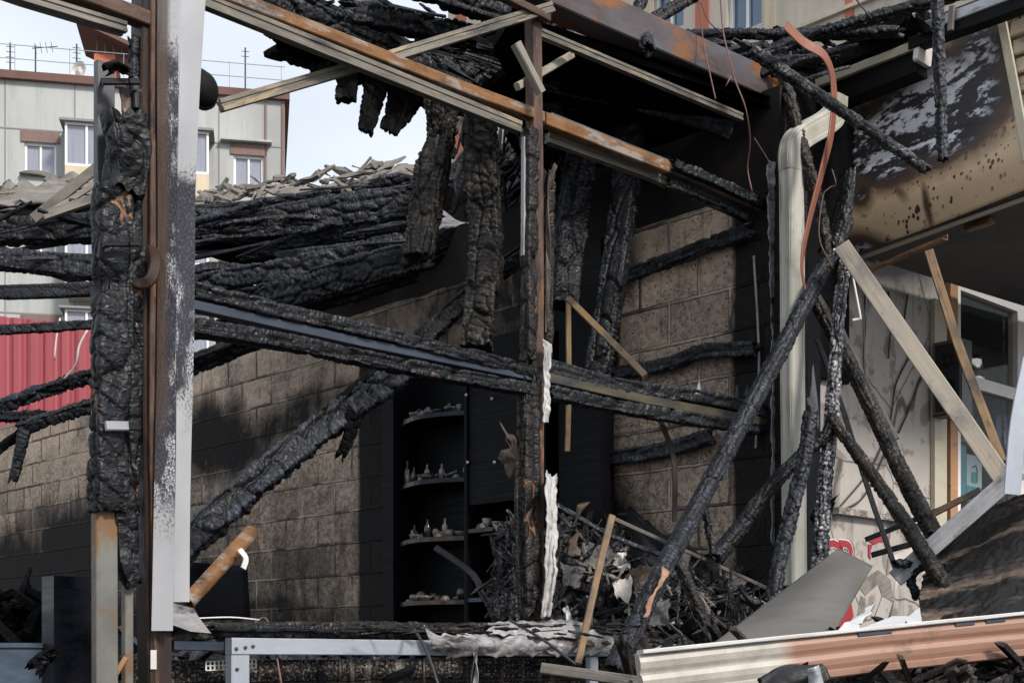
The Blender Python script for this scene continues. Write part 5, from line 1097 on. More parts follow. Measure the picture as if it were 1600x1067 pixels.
sheet('crumpled_foil', F(664, 984, 0.16), F(1000, 992, 0.10), F(985, 1021, 0.12), F(672, 1020, 0.13), 'tin_ash', th=0.002, nu=200, nv=30, crumple=0.012, cs=16, jag=0.02, disp=lambda u, v: 0.02 * np.sin(v * 3), label='crumpled silvery foil draped over the middle of the sill', cat='foil')
sheet('burnt_flashing', F(765, 972, 0.02), F(905, 968, 0.02), F(912, 996, 0.15), F(760, 990, 0.16), 'tin_ash', th=0.004, nu=110, nv=24, crumple=0.010, cs=16, jag=0.02, disp=lambda u, v: 0.02 * np.sin(v * 3), label='curled grey flashing on the sill at the foot of the centre post', cat='flashing')
sheet('burnt_flashing', F(890, 985, 0.05), F(1005, 990, 0.02), F(1000, 1006, 0.14), F(892, 1004, 0.14), 'melt', th=0.004, nu=40, nv=10, crumple=0.03, cs=8, jag=0.04, label='blackened flashing on the sill right of the silvery foil', cat='flashing')
sweep('hanging_scrap', [F(742, 1018, 0.15), F(745, 1045, 0.15), F(742, 1075, 0.14)], sec_box(0.022, 0.004), 'tin_ash', up=NF, curve=True, twist=2.5, step=0.01, label='twisted scrap hanging from the foil below the sill', cat='scrap')
ps = empty('perforated_strip', F(360, 1038, 0.0), 'pale perforated plastic strip poking out beside the sill frame leg', 'strip')
a_ = F(322, 1040, -0.02); b_ = F(400, 1036, -0.02); us = (b_ - a_); Ln = us.length; us.normalize()
for dz in (-0.016, 0.0, 0.016): sweep('edge', [a_ + Z * dz, b_ + Z * dz], sec_box(0.004, 0.004, 0.001), 'plastic_white', up=Z, parent=ps)
for k in range(13):
    q = a_ + us * (Ln * k / 12); sweep('rung', [q - Z * 0.016, q + Z * 0.016], sec_box(0.006, 0.004, 0.001), 'plastic_white', up=NF, parent=ps)
plank('weathered board lying at the bottom edge below the bent rod', [(846, 1044, 4.9), (1010, 1066, 4.7)], 17, 4.8, 'wood_grey', 0.02, roll=0.1)

# ================================================================== INSIDE THE SHOP
def uW(px, off=0.0): return (W(px, 900, off) - W00).dot(UW)
def cw(label, p, hpx, dep, off, mat='char_blue', name='wall_batten', **kw):
    P = [W(q[0], q[1], off) for q in p]; Ym = sum(q.y for q in P) / len(P)
    return char_beam(name, P, dep, hpx * Ym / FPX, mat, up=Z, roll=0, cell=(0.05, 0.09), amp=0.009, label=label, cat='batten', **kw)
cw('upper charred batten crossing the clean blocks of the side wall', [(878, 468), (1000, 425), (1100, 386), (1172, 360)], 22, 0.06, 0.06)
cw('middle charred batten on the side wall, just above the middle rail', [(930, 590), (1040, 572), (1100, 552), (1180, 548)], 22, 0.06, 0.06, 'char_blue')
cw('lower charred batten on the side wall, below the middle rail', [(942, 716), (1040, 702), (1112, 682)], 24, 0.06, 0.06)
bw = (W00, UW, -NW)
boxes('tall_panel', [(uW(950, .1), uW(884, .1), -0.16, -0.05, 0.12, W(915, 385, .1).z)], 'panel_dark', basis=bw, label='tall blue-black panel leaning on the side wall behind the centre post', cat='panel')
# burnt shelving with bowed shelves
SO = 0.34
uA, uM, uB = uW(598, SO), uW(712, SO), uW(815, SO)
shf = empty('burnt_shelving', W00 + UW * uM, 'black burnt shelving with bowed shelves left of the centre post', 'shelving')
zt = W(650, 585, SO).z
boxes('back_panel', [(uB - 0.1, uA + 0.35, -0.030, -0.010, 0.12, zt + 0.2)], 'panel_dark', shf, basis=bw)
for u_ in (uA + 0.30, uA, uM, uB): boxes('side_panel', [(u_ - 0.012, u_ + 0.012, -0.26 if u_ < uA + .1 else -0.1, -0.032, 0.12, zt + 0.15)], 'panel_dark', shf, basis=bw)
boxes('filler_panel', [(uA + 0.014, uA + 0.286, -0.12, -0.09, 0.12, zt + 0.15)], 'panel_dark', shf, basis=bw)
boxes('door_panel', [(uB + 0.014, uM - 0.014, -0.245, -0.225, W(760, 782, SO).z, zt + 0.15)], 'panel_dark', shf, basis=bw)
shelfz = []
def bow(t): return 0.20 + 0.13 * math.sin(math.pi * min(1, max(0, t)))
for (y, k) in ((648, 0), (750, 1), (840, 2), (938, 3)):
    z = W(655, y, 0.33).z; shelfz.append(z); pts = [W00 + UW * (uM + 0.013) - (-NW) * 0 + NW * 0.034 + Z * z]
    pts = [W00 + UW * (uA - 0.013) + NW * 0.034 + Z * z, W00 + UW * (uM + 0.013) + NW * 0.034 + Z * z]
    for i in range(13): t_ = i / 12; pts.append(W00 + UW * (uM + 0.013 + (uA - uM - 0.026) * t_) + NW * bow(t_) + Z * z)
    plate('shelf', pts, 0.028, 'panel_gloss' if k in (0, 1) else 'melt', n=Z * -1, parent=shf) if False else None
    V = [tuple(p) for p in pts] + [tuple(p - Z * 0.028) for p in pts]; n_ = len(pts)
    Fs = [tuple(range(n_)), tuple(range(2 * n_ - 1, n_ - 1, -1))] + [(i, (i + 1) % n_, n_ + (i + 1) % n_, n_ + i) for i in range(n_)]
    link('shelf', V, Fs, ('panel_gloss', 'panel_gloss', 'melt', 'melt')[k], shf, [(p[0] * 2, p[1], p[2]) for p in V], None)
z5 = W(760, 822, 0.3).z
boxes('shelf', [(uB + 0.013, uM - 0.013, -0.25, -0.033, z5 - 0.025, z5)], 'melt', shf, basis=bw)
z6 = W(760, 932, 0.3).z
boxes('shelf', [(uB + 0.013, uM - 0.013, -0.25, -0.033, z6 - 0.025, z6)], 'steel_blue', shf, basis=bw)
profs = {'bottle': [(0.001, 0), (0.022, 0.0), (0.022, 0.075), (0.008, 0.10), (0.008, 0.13), (0.001, 0.131)], 'jar': [(0.001, 0), (0.026, 0), (0.030, 0.03), (0.022, 0.058), (0.024, 0.065), (0.001, 0.066)],
         'cup': [(0.001, 0.0), (0.018, 0.0), (0.030, 0.05), (0.027, 0.05), (0.015, 0.006), (0.001, 0.006)], 'candlestick': [(0.001, 0), (0.026, 0), (0.022, 0.008), (0.006, 0.02), (0.009, 0.06), (0.005, 0.10), (0.016, 0.12), (0.001, 0.122)],
         'bowl': [(0.001, 0), (0.018, 0), (0.038, 0.022), (0.040, 0.03), (0.036, 0.03), (0.015, 0.006), (0.001, 0.006)]}
snames = ['top', 'second', 'third', 'bottom']
rg = random.Random(11); protos = {}
for k in range(4):
    kinds = [('bowl', 'jar', 'cup'), ('bottle', 'candlestick', 'jar', 'bottle', 'candlestick'), ('bowl', 'jar', 'cup', 'bottle'), ('cup', 'jar', 'bowl')][k]
    for i in range(13):
        kd = kinds[rg.randrange(len(kinds))]; t_ = (i + 0.5 + rg.uniform(-.25, .25)) / 13
        u_ = uM + 0.03 + (uA - uM - 0.06) * t_; dd = bow(t_) - rg.uniform(0.04, 0.09); c = W00 + UW * u_ + NW * dd + Z * (shelfz[k] + 0.001)
        lab = 'sooty %s among the wares on the %s bowed shelf' % (kd, snames[k]); grp = '%ss on the %s bowed shelf' % (kd, snames[k])
        mt = 'glassware_pale' if rg.random() < 0.6 else 'glassware'
        if (kd, mt) not in protos:
            o = lathe(kd, c, profs[kd], mt, k=14); o.location = tuple(c)
            for v in o.data.vertices: pass
            protos[(kd, mt)] = o; base_off = sum((Vector(v.co) for v in o.data.vertices), Vector()) / len(o.data.vertices)
            zmin = min(v.co.z for v in o.data.vertices); xm = sum(v.co.x for v in o.data.vertices) / len(o.data.vertices); ym = sum(v.co.y for v in o.data.vertices) / len(o.data.vertices)
            for v in o.data.vertices: v.co.z -= zmin; v.co.x -= xm; v.co.y -= ym
        else:
            o = protos[(kd, mt)].copy(); COL.objects.link(o); o.location = tuple(c)
        sc_ = rg.uniform(0.8, 1.2); o.scale = (sc_, sc_, sc_ * rg.uniform(0.8, 1.15)); 
        if rg.random() < (0.45 if kd in ('bowl', 'cup') else 0.22): o.rotation_euler = (R(rg.uniform(50, 88)), 0, rg.uniform(0, 6)); o.location.z += 0.022
        T(o, lab, kd, grp)
for i in range(7):
    kd = ('jar', 'bowl', 'cup')[i % 3]; u_ = uB + 0.04 + (uM - uB - 0.08) * (i + 0.5) / 7; c = W00 + UW * u_ + NW * rg.uniform(0.17, 0.22) + Z * (z5 + 0.001)
    key = (kd, 'glassware_pale') if (kd, 'glassware_pale') in protos else (kd, 'glassware'); o = protos[key].copy(); COL.objects.link(o); o.location = tuple(c); o.scale = (1.1, 1.1, rg.uniform(0.9, 1.4))
    T(o, 'sooty %s on the straight shelf beside the centre post' % kd, kd, '%ss on the straight shelf' % kd)
for (x, y) in ((728, 617), (768, 623), (730, 722), (772, 722)):
    c = W(x, y, 0.262); lathe('screw_cover', c, [(0.001, 0.003), (0.010, 0.002), (0.010, -0.005)], 'rag', shf, k=8, axis=NW)
# melted things left of the centre post
sheet('melted_panel', at(786, 672, 6.35), at(806, 690, 6.3), at(806, 740, 6.3), at(786, 745, 6.35), 'melt', th=0.008, nu=14, nv=20, crumple=0.05, cs=7, jag=0.06, label='brown melted sheet hanging behind the left edge of the centre post', cat='melted sheet')
plank('slanting dark pipe inside in front of the shelving', [(680, 856, 6.9), (740, 898, 6.7), (752, 925, 6.6), (778, 965, 6.5)], 10, 6.7, 'black_metal', 0.02, name='bent_pipe', cat='pipe', curve=True)
for k, (p, w) in enumerate([([(800, 830), (778, 880), (772, 965)], 12), ([(792, 870), (802, 910), (796, 970)], 14), ([(775, 900), (790, 930), (782, 968)], 10), ([(812, 900), (811, 968)], 8)]):
    cb(['charred stick curving down left of the centre post foot', 'thick charred stick behind the centre post foot', 'crooked charred stick standing on the sill near the shelving', 'straight pale-edged stick against the centre post foot'][k], [(x, y, 6.2 - 0.05 * k) for x, y in p], w, 6.2, ('char_ash', 'char', 'char_ash', 'char_white')[k], 'charred_stick', 'stick', d=w, n=2.4, cell=(0.03, 0.03), amp=0.008)

# debris: heaps of burnt stuff
def heap(name, fn, nu, nv, seed, mat, label, chunks=160, csz=0.05):
    u, v = np.meshgrid(np.linspace(0, 1, nu), np.linspace(0, 1, nv), indexing='ij'); P = np.array([[tuple(fn(a, b)) for b in v[0]] for a in u[:, 0]])
    P[..., 2] += 0.07 * vnoise(u * 14, v * 9, seed) + 0.05 * vnoise(u * 40, v * 22, seed + 1) + 0.03 * np.abs(vnoise(u * 90, v * 60, seed + 2))
    P[..., 0] += 0.03 * vnoise(u * 50, v * 30, seed + 3)
    V = [tuple(p) for p in P.reshape(-1, 3)]; F_ = [(i * nv + j, (i + 1) * nv + j, (i + 1) * nv + j + 1, i * nv + j + 1) for i in range(nu - 1) for j in range(nv - 1)]
    h = list(np.clip(0.5 + vnoise(u * 60, v * 40, seed + 4), 0, 1).reshape(-1)); r_ = random.Random(seed)
    for _ in range(chunks):
        i, j = r_.randrange(nu), r_.randrange(nv); c = Vector(P[i, j]) + Z * r_.uniform(-0.01, 0.05); L_ = csz * r_.choice((0.5, 0.8, 1, 1.5, 3.5, 5)); w_ = csz * r_.uniform(0.12, 0.5)
        M_ = Matrix.Rotation(r_.uniform(0, 6.3), 3, 'Z') @ Matrix.Rotation(r_.uniform(-0.9, 0.9), 3, 'Y') @ Matrix.Rotation(r_.uniform(0, 3), 3, 'X'); b = len(V)
        for x in (-1, 1):
            for (y, z) in ((-1, -1), (1, -1), (1, 1), (-1, 1)):
                V.append(tuple(c + M_ @ Vector((x * L_ * r_.uniform(.7, 1), y * w_ * r_.uniform(.4, 1.2), z * w_ * r_.uniform(.4, 1.2))))); h.append(r_.random())
        F_ += [(b, b + 3, b + 2, b + 1), (b + 4, b + 5, b + 6, b + 7)] + [(b + q, b + (q + 1) % 4, b + 4 + (q + 1) % 4, b + 4 + q) for q in range(4)]
    SG = [(p[0], p[1] + p[2], seed) for p in V]
    return T(link(name, V, F_, mat, None, SG, h), label, 'debris', None, 'stuff')
def hp1(a, b):
    px = 862 + (1215 - 862) * a; A = F(px, 990, -0.06); B = W(min(px, 1185), 900, 0.04) if px < 1185 else F(px, 990, -0.2)
    zb = W(min(px, 1180), np.interp(px, [862, 950, 1000, 1060, 1130, 1215], [800, 826, 846, 884, 905, 950]), 0.04).z; p = A.lerp(B, b); p.z = (CZ + 0.02) * (1 - b ** 0.8) + zb * b ** 0.8; return p
heap('burnt_debris', hp1, 110, 46, 21, 'char_ash', 'heap of burnt debris inside the shop right of the centre post', 420, 0.045)
def hp2(a, b):
    px = 270 + 590 * a; A = F(px, 1000, -0.10); p = A - NF * (b * 1.6); p.z = CZ - 0.12 + 0.10 * b; return p
heap('burnt_debris', hp2, 120, 30, 33, 'char_blue', 'flat layer of burnt scraps behind the sill under the shelving', 160, 0.04)
def hp3(a, b):
    px = -60 + 230 * a; A = F(px, 1000, -0.7); p = A - NF * (b * 3.2); p.z = CZ - 0.05 + 0.30 * b * (1 - 0.25 * a); return p
heap('burnt_debris', hp3, 70, 40, 44, 'char_dull', 'heap of burnt debris inside the left bay against the block wall', 200, 0.06)
sheet('pale_lump', at(962, 852, 6.55), at(985, 855, 6.55), at(982, 888, 6.5), at(964, 892, 6.5), 'rag', th=0.02, nu=12, nv=12, crumple=0.05, cs=14, jag=0.04, label='pale lump of wadding lying in the debris heap', cat='lump')
sheet('curled_sheet', at(893, 800, 6.5), at(905, 796, 6.5), at(912, 862, 6.4), at(896, 868, 6.4), 'melt', th=0.005, nu=10, nv=20, crumple=0.05, cs=6, jag=0.04, label='curled brown sheet standing in the debris, nearest the centre post', cat='curled sheet')
sheet('curled_sheet', at(902, 862, 6.45), at(918, 856, 6.4), at(955, 915, 6.3), at(925, 905, 6.3), 'galv', th=0.005, nu=16, nv=16, crumple=0.05, cs=6, jag=0.05, label='curled ochre sheet lower in the debris heap', cat='curled sheet')
for k, p in enumerate([[(868, 790), (960, 840), (1040, 870)], [(878, 905), (915, 930), (960, 965)], [(870, 862), (900, 870), (930, 872)], [(1000, 870), (1030, 905), (1060, 900)]]):
    cb(['charred lath sloping across the top of the debris heap', 'charred lath low in the debris heap beside the centre post', 'short charred lath left in the debris heap', 'charred lath behind the big leaning pole'][k], [(x, y, 6.55) for x, y in p], 9, 6.55, ('char_blue', 'char_ash', 'char', 'char')[k], 'charred_lath', 'lath', d=8, cell=(0.04, 0.04), amp=0.005)
sheet('torn_scrap', at(880, 955, 6.0), at(892, 946, 6.0), at(896, 972, 5.95), at(884, 972, 5.95), 'tin_white', th=0.003, nu=10, nv=12, crumple=0.03, cs=16, jag=0.03, label='small torn white scrap standing on the sill right of the centre post', cat='scrap')
r_ = random.Random(5); 
for k in range(8):      # white crumbs among the debris
    px = r_.uniform(1010, 1190); py = r_.uniform(935, 978); p = F(px, py, -0.05)
    plate('plaster_crumb', [p, p + UF * r_.uniform(.02, .04), p + UF * r_.uniform(.01, .04) + Z * r_.uniform(.01, .03), p + Z * r_.uniform(.008, .02)], 0.01, 'rag', n=NF, label='white crumb of plaster in the debris right of the centre post', cat='crumb', group='white crumbs in the debris')
sheet('shop_clutter', at(985, 800, 7.0), at(1130, 880, 6.9), at(1130, 960, 6.8), at(985, 900, 6.9), 'panel_dark', th=0.01, nu=20, nv=16, crumple=0.05, jag=0.04, label='dark sheet lying behind the big leaning pole in the debris', cat='dark sheet')
for k, (x0, y0, x1, y1, Y, m, lab) in enumerate([
 (905, 842, 962, 880, 6.5, 'tin_sooty', 'crumpled grey sheet high on the debris heap'), (985, 880, 1032, 925, 6.4, 'melt', 'crumpled brown sheet in the middle of the debris heap'),
 (920, 905, 965, 948, 6.3, 'panel_dark', 'crumpled black sheet low in the debris heap'), (1075, 905, 1130, 945, 6.6, 'grey_sheet', 'bent grey sheet on the right side of the debris heap'),
 (1120, 930, 1185, 975, 6.6, 'panel_dark', 'crumpled black sheet beside the foot of the corner post'), (1000, 940, 1050, 972, 6.1, 'tin_sooty', 'pale crumpled foil at the foot of the debris heap'),
 (875, 880, 915, 915, 6.3, 'tin_sooty', 'crumpled ashy board in the debris beside the centre post'), (1040, 858, 1085, 892, 6.7, 'tin_sooty', 'torn metal scrap behind the leaning burnt poles in the debris'),
 (955, 905, 990, 935, 6.25, 'rag', 'pale ash clump in the middle of the debris heap'), (1135, 895, 1170, 915, 6.7, 'tin_sooty', 'ashy flake lying near the corner post in the debris')]):
    sheet('crumpled_scrap', at(x0, y0 + 8 * math.sin(k), Y), at(x1, y0 + 10 * math.cos(k * 2), Y + 0.1), at(x1 - 8, y1, Y - 0.05), at(x0 + 6, y1 + 6 * math.sin(k * 3), Y - 0.1), m, th=0.004, nu=30, nv=26, crumple=0.022, cs=17, jag=0.016, smooth=bool(k % 2), label=lab, cat='scrap')
# sticks inside
plank('upright ochre lath behind the middle rail, right of the centre post', [(889, 464, 7.0), (888, 600, 7.0), (886, 705, 7.0)], 8, 7.0, 'wood_ochre', 0.02, name='lath', cat='lath')
plank('ochre lath slanting down from the top of the upright one to the middle rail', [(888, 466, 6.9), (1008, 588, 6.6)], 10, 6.7, 'wood_ochre', 0.025, name='lath', cat='lath')
plank('bent rusty rod hanging below the middle rail before the clean blocks', [(1024, 642, 6.7), (1045, 690, 6.7), (1054, 730, 6.7), (1055, 815, 6.7)], 8, 6.7, 'rust_dark', 0.015, name='bent_rod', cat='rod', curve=True)
plank('straight brown lath leaning on the sill below the debris heap', [(956, 806, 6.1), (930, 910, 5.9), (902, 1036, 5.7)], 11, 5.9, 'wood_ochre', 0.02, name='lath', cat='lath')
plank('thin grey rod running from the leaning lath to the corner post', [(956, 808, 6.1), (1080, 866, 6.4), (1206, 922, 6.7)], 6, 6.4, 'galv', 0.012, name='thin_rod', cat='rod')
plank('short pale stick low beside the corner post', [(1172, 932, 6.6), (1195, 945, 6.6)], 6, 6.6, 'wood_pale', 0.015, name='stick', cat='stick')
tangle('fine burnt sticks and wires scattered over the debris heap', [(870, 815), (1190, 930), (1190, 985), (880, 985)], 6.2, 6.9, 170, 77, 'char_ash', ang=0.0, spread=1.2, ln=(0.04, 0.3), wd=(0.003, 0.018), name='debris_sticks')
tangle('pale fibres and curls scattered over the debris heap', [(880, 850), (1150, 930), (1150, 985), (880, 985)], 6.1, 6.6, 60, 78, 'slate', ang=0.0, spread=1.4, ln=(0.03, 0.14), wd=(0.003, 0.012), name='debris_sticks')
tangle('burnt sticks lying along the charred sill timber', [(320, 972), (1000, 976), (1000, 992), (320, 990)], 4.95, 5.2, 70, 79, 'char_warm', ang=0.0, spread=0.10, ln=(0.03, 0.14), wd=(0.003, 0.010), name='debris_sticks')
tangle('burnt twisted bits hanging behind the foot of the centre post', [(770, 820), (815, 820), (815, 968), (765, 968)], 6.0, 6.4, 70, 80, 'char_ash', ang=1.4, spread=0.7, ln=(0.05, 0.25), wd=(0.003, 0.02), name='debris_sticks')
tangle('black burnt clutter heaped before the block wall at bottom left', [(-20, 935), (90, 930), (150, 1000), (-20, 1010)], 5.4, 6.4, 90, 81, 'char_dull', ang=0.2, spread=0.6, ln=(0.08, 0.3), wd=(0.01, 0.04), name='burnt_clutter')
# behind the big post, right side
rpp = empty('rusty_pipe', at(292, 942, 4.95), 'rusty pipe leaning out of the opening beside the white metal cover', 'pipe')
pa, pb = at(292, 942, 4.95), at(394, 830, 5.25); ax = (pb - pa).normalized()
L_ = (pb - pa).length; lathe('tube', pa, [(0.030, 0.0), (0.0305, L_ * 0.5), (0.030, L_), (0.026, L_), (0.026, L_ - 0.12), (0.001, L_ - 0.12)], 'rust_orange', rpp, axis=ax)
None and lathe('collar', pb - ax * 0.10, [(0.0305, 0.0), (0.035, 0.002), (0.035, 0.085), (0.0305, 0.088)], 'rust', rpp, axis=ax)
sweep('white_hook', [at(374, 858, 5.1), at(384, 872, 5.1), at(380, 888, 5.08)], sec_box(0.022, 0.006), 'tin_white', up=NF, curve=True, step=0.01, label='small white curl hanging on the leaning rusty pipe', cat='curl')
sheet('dark_sheet', at(296, 878, 6.2), at(386, 884, 6.5), at(392, 968, 6.5), at(296, 968, 6.2), 'panel_dark', th=0.02, nu=8, nv=8, crumple=0.01, label='dark flat panel standing behind the leaning rusty pipe', cat='panel')
u0 = (F(84, 900, -0.35) - F0).dot(UF); u1 = (F(158, 900, -0.35) - F0).dot(UF)
cabn = boxes('metal_cabinet', [(u0, u1, 0.35, 0.45, 0.12, F(110, 900, -0.35).z)], 'panel_gloss', basis=(F00, UF, -NF), label='dark glossy metal cabinet standing low in the left bay', cat='cabinet')
u2 = (F(-60, 900, -0.45) - F0).dot(UF); u3 = (F(84, 900, -0.45) - F0).dot(UF)
chs = empty('chest', F00 + UF * u2 - NF * 0.5, 'blue-grey metal chest in the bottom left corner', 'chest')
boxes('body', [(u2, u3, 0.45, 0.95, 0.12, F(40, 1012, -0.45).z)], 'blue_chest', chs, basis=(F00, UF, -NF)); boxes('lid', [(u2 - 0.01, u3 + 0.006, 0.44, 0.96, F(40, 1012, -0.45).z + 0.002, F(40, 1004, -0.45).z)], 'blue_chest', chs, basis=(F00, UF, -NF))
cb('burnt lump leaning between the chest and the glossy cabinet', [(52, 1045, 4.35), (66, 1028, 4.35), (84, 1016, 4.35)], 32, 4.35, 'char_dull', 'charred_lump', 'lump', d=30, n=2.2, cell=(0.04, 0.04), taper=(1, .7))

# ================================================================== RIGHT: DOWNPIPE, POLES
sweep('downpipe', [F(1236, 262, 0.22), F(1238, 500, 0.22), F(1240, 700, 0.22), F(1241, 915, 0.24)], sec_rib(0.125, 0.085), 'pipe_cream', up=NF, label='cream ribbed downpipe standing at the right corner of the shop front', cat='downpipe', smooth=False, buckle=0.002)
sweep('downpipe_elbow', [F(1236, 268, 0.22), F(1236, 240, 0.22), F(1243, 222, 0.22), F(1262, 208, 0.22), F(1290, 192, 0.23), F(1303, 178, 0.24), F(1306, 150, 0.25)], sec_rib(0.128, 0.088), 'pipe_cream', up=NF, curve=True, step=0.02, label='crooked top elbow of the cream downpipe under the eave', cat='pipe elbow')
PLN = 1
pl = [
 ('longest leaning burnt pole, from the bottom edge up to the canopy corner', [(958, 1052, 5.3), (1030, 905, 5.7), (1100, 775, 6.1), (1200, 580, 6.45), (1290, 410, 6.8), (1322, 345, 6.85)], 30, 'char_blue', (1, .9), (0.030, 0.045)),
 ('upper fork of the longest leaning pole, ending in a flat top', [(1306, 392, 6.8), (1322, 340, 6.85), (1329, 270, 6.9)], 20, 'char_ash', (1, .85), (0.030, 0.045)),
 ('burnt pole end beside the flat-topped fork', [(1285, 398, 6.9), (1310, 352, 6.9), (1318, 318, 6.9)], 16, 'char', (1, .9), (0.030, 0.045)),
 ('burnt pole bending down from the eave past the downpipe elbow', [(1228, 120, 7.0), (1247, 190, 6.85), (1262, 250, 6.8), (1284, 330, 6.8), (1296, 420, 6.8)], 20, 'char_warm', (1, .85), (0.026, 0.04)),
 ('burnt pole slanting down to the right across the cream canopy sheet', [(1178, 84, 6.6), (1260, 138, 6.5), (1350, 198, 6.35), (1446, 264, 6.2)], 20, 'char_ash', (1.1, .8), (0.026, 0.04)),
 ('short burnt pole hanging straight down before the canopy sheet', [(1463, -12, 5.7), (1465, 70, 5.7), (1469, 160, 5.7), (1471, 250, 5.7)], 19, 'char_blue', (1.1, .85), (0.030, 0.04)),
 ('ash-white upright burnt pole right of the downpipe', [(1322, 398, 6.7), (1312, 470, 6.65), (1303, 570, 6.6), (1296, 660, 6.55), (1286, 760, 6.5), (1278, 890, 6.45)], 22, 'char_white', (.8, 1.2), (0.030, 0.045)),
 ('long burnt pole slanting down right past the grey plaster wall', [(1272, 465, 6.9), (1308, 530, 6.8), (1360, 630, 6.6), (1410, 735, 6.4), (1462, 835, 6.2)], 27, 'char_warm', (.9, 1), (0.028, 0.04)),
 ('lower burnt pole running down to the scorched board at right', [(1296, 655, 6.5), (1345, 722, 6.35), (1400, 800, 6.1), (1452, 880, 5.9), (1512, 968, 5.7)], 22, 'char_warm', (.9, 1.1), (0.028, 0.04)),
 ('burnt pole leaning in front of the foot of the downpipe', [(1268, 642, 6.4), (1258, 720, 6.35), (1240, 800, 6.3), (1224, 870, 6.25), (1212, 940, 6.2)], 24, 'char_blue', (1, 1), (0.030, 0.045)),
 ('burnt pole crossing behind the downpipe foot down to the left', [(1262, 700, 6.6), (1205, 758, 6.55), (1160, 820, 6.5), (1118, 872, 6.45)], 26, 'char', (.8, 1.1), (0.030, 0.045)),
 ('short burnt pole below the longest leaning pole, its foot in the debris', [(1056, 874, 6.0), (1082, 930, 5.95), (1112, 1002, 5.9)], 22, 'char_warm', (.9, .85), (0.026, 0.04)),
 ('thin burnt branch under the middle of the longest leaning pole', [(1098, 775, 6.2), (1108, 820, 6.2), (1116, 862, 6.2)], 15, 'char_ash', (1, .7), (0.026, 0.04)),
 ('burnt knot where the poles meet right of the downpipe', [(1268, 700, 6.5), (1292, 680, 6.5), (1302, 650, 6.5)], 26, 'char', (.8, .8), (0.030, 0.045)),
]
for lab, p, w, m, tpr, cl in pl:
    cb(lab, p, w, 6.5, m, 'burnt_pole', 'pole', n=2.3, taper=tpr, cell=(cl[0] * 0.8, cl[1] * 0.8), amp=0.0075, d=w, jag=0.02, bend=0.014, ds=0.0065, roll=0.9)
# bare unburnt split along the longest pole
sheet('raw_split', at(1038, 888, 5.62), at(1044, 892, 5.62), at(1012, 962, 5.42), at(1004, 962, 5.42), 'wood_raw', th=0.01, nu=4, nv=20, jag=0.01, label='raw orange split of unburnt wood along the longest leaning pole', cat='raw wood')
# terracotta strap
sweep('metal_strap', [F(1228, 40, 0.42), F(1255, 66, 0.45), F(1288, 88, 0.5), F(1302, 130, 0.5), F(1300, 200, 0.5), F(1285, 265, 0.5), F(1268, 330, 0.48), F(1256, 385, 0.47), F(1253, 420, 0.47), F(1258, 452, 0.47)], sec_box(0.060, 0.008, 0.002), 'terracotta', up=NF, curve=True, step=0.015, twist=0.5, label='bent terracotta-coloured metal strap hanging before the downpipe elbow', cat='strap')
plank('long pale weathered board leaning from the pole fork down to the right', [(1316, 384, 6.6), (1580, 766, 5.9)], 27, 6.2, 'wood_pale', 0.025, name='pale_board', cat='board', roll=0.1)
plank('slim ochre lath, black at its top, before the shop window', [(1450, 392, 6.9), (1495, 530, 6.8), (1565, 722, 6.5)], 14, 6.7, 'wood_ochre', 0.02, name='lath', cat='lath')
sweep('rust_angle', [at(1350, 424, 6.9), at(1477, 370, 6.4)], sec_l(0.035, 0.03, 0.005), 'rust_orange', up=Z, label='orange rusty angle bar under the canopy soffit', cat='angle bar')
plank('grey plank with a groove crossing in front of the scorched panel', [(1398, 903, 6.0), (1592, 735, 5.9)], 28, 5.9, 'wood_blue', 0.04, roll=0.05)
plank('bent strip of aluminium at the right edge before the window', [(1612, 560, 5.6), (1592, 660, 5.6), (1582, 772, 5.6)], 26, 5.6, 'alu', 0.01, name='aluminium_strip', cat='strip', curve=True, roll=0.3)
plank('brown lath low before the wooden window post', [(1452, 806, 6.3), (1532, 765, 6.2)], 10, 6.2, 'wood_ochre', 0.02, name='lath', cat='lath')
plank('thin dark bar leaning behind the poles against the plaster wall', [(1276, 530, 7.1), (1318, 640, 7.0), (1365, 790, 6.8), (1405, 905, 6.7)], 8, 7.0, 'black_metal', 0.015, name='thin_bar', cat='bar')
plank('thin dark bar across the plaster wall above the torn lettering', [(1352, 842, 7.0), (1412, 818, 6.9), (1480, 790, 6.8)], 8, 6.9, 'black_metal', 0.015, name='thin_bar', cat='bar')
plank('second thin dark bar beside the lower burnt pole', [(1362, 868, 6.9), (1425, 850, 6.8)], 9, 6.9, 'black_metal', 0.015, name='thin_bar', cat='bar')
plank('grey edged lath along the upper side of the long slanting pole', [(1312, 505, 6.9), (1345, 580, 6.8), (1402, 686, 6.6)], 7, 6.8, 'galv_grey', 0.012, name='thin_rod', cat='rod')
sweep('white_bracket', [at(1302, 390, 6.6), at(1326, 393, 6.6), at(1334, 440, 6.6), at(1345, 498, 6.6), at(1332, 500, 6.6)], sec_box(0.012, 0.008, 0.002), 'plastic_white', up=NF, step=0.02, label='thin white bent bracket hooked on the top of the pale board', cat='bracket')
sheet('torn_foil', at(1262, 588, 6.7), at(1274, 590, 6.7), at(1280, 655, 6.65), at(1256, 600, 6.7), 'tin_ash', th=0.004, nu=8, nv=16, crumple=0.03, jag=0.02, cs=9, label='small scrap of foil caught between the downpipe and the ash-white pole', cat='foil')
boxes('dark_post', [((F(1262, 900) - F0).dot(UF), (F(1282, 900) - F0).dot(UF), 0.0, 0.1, 0.0, CZ + 2.5)], 'panel_dark', basis=(F00 , UF, -NF), label='dark upright board between the downpipe and the plaster wall', cat='board')
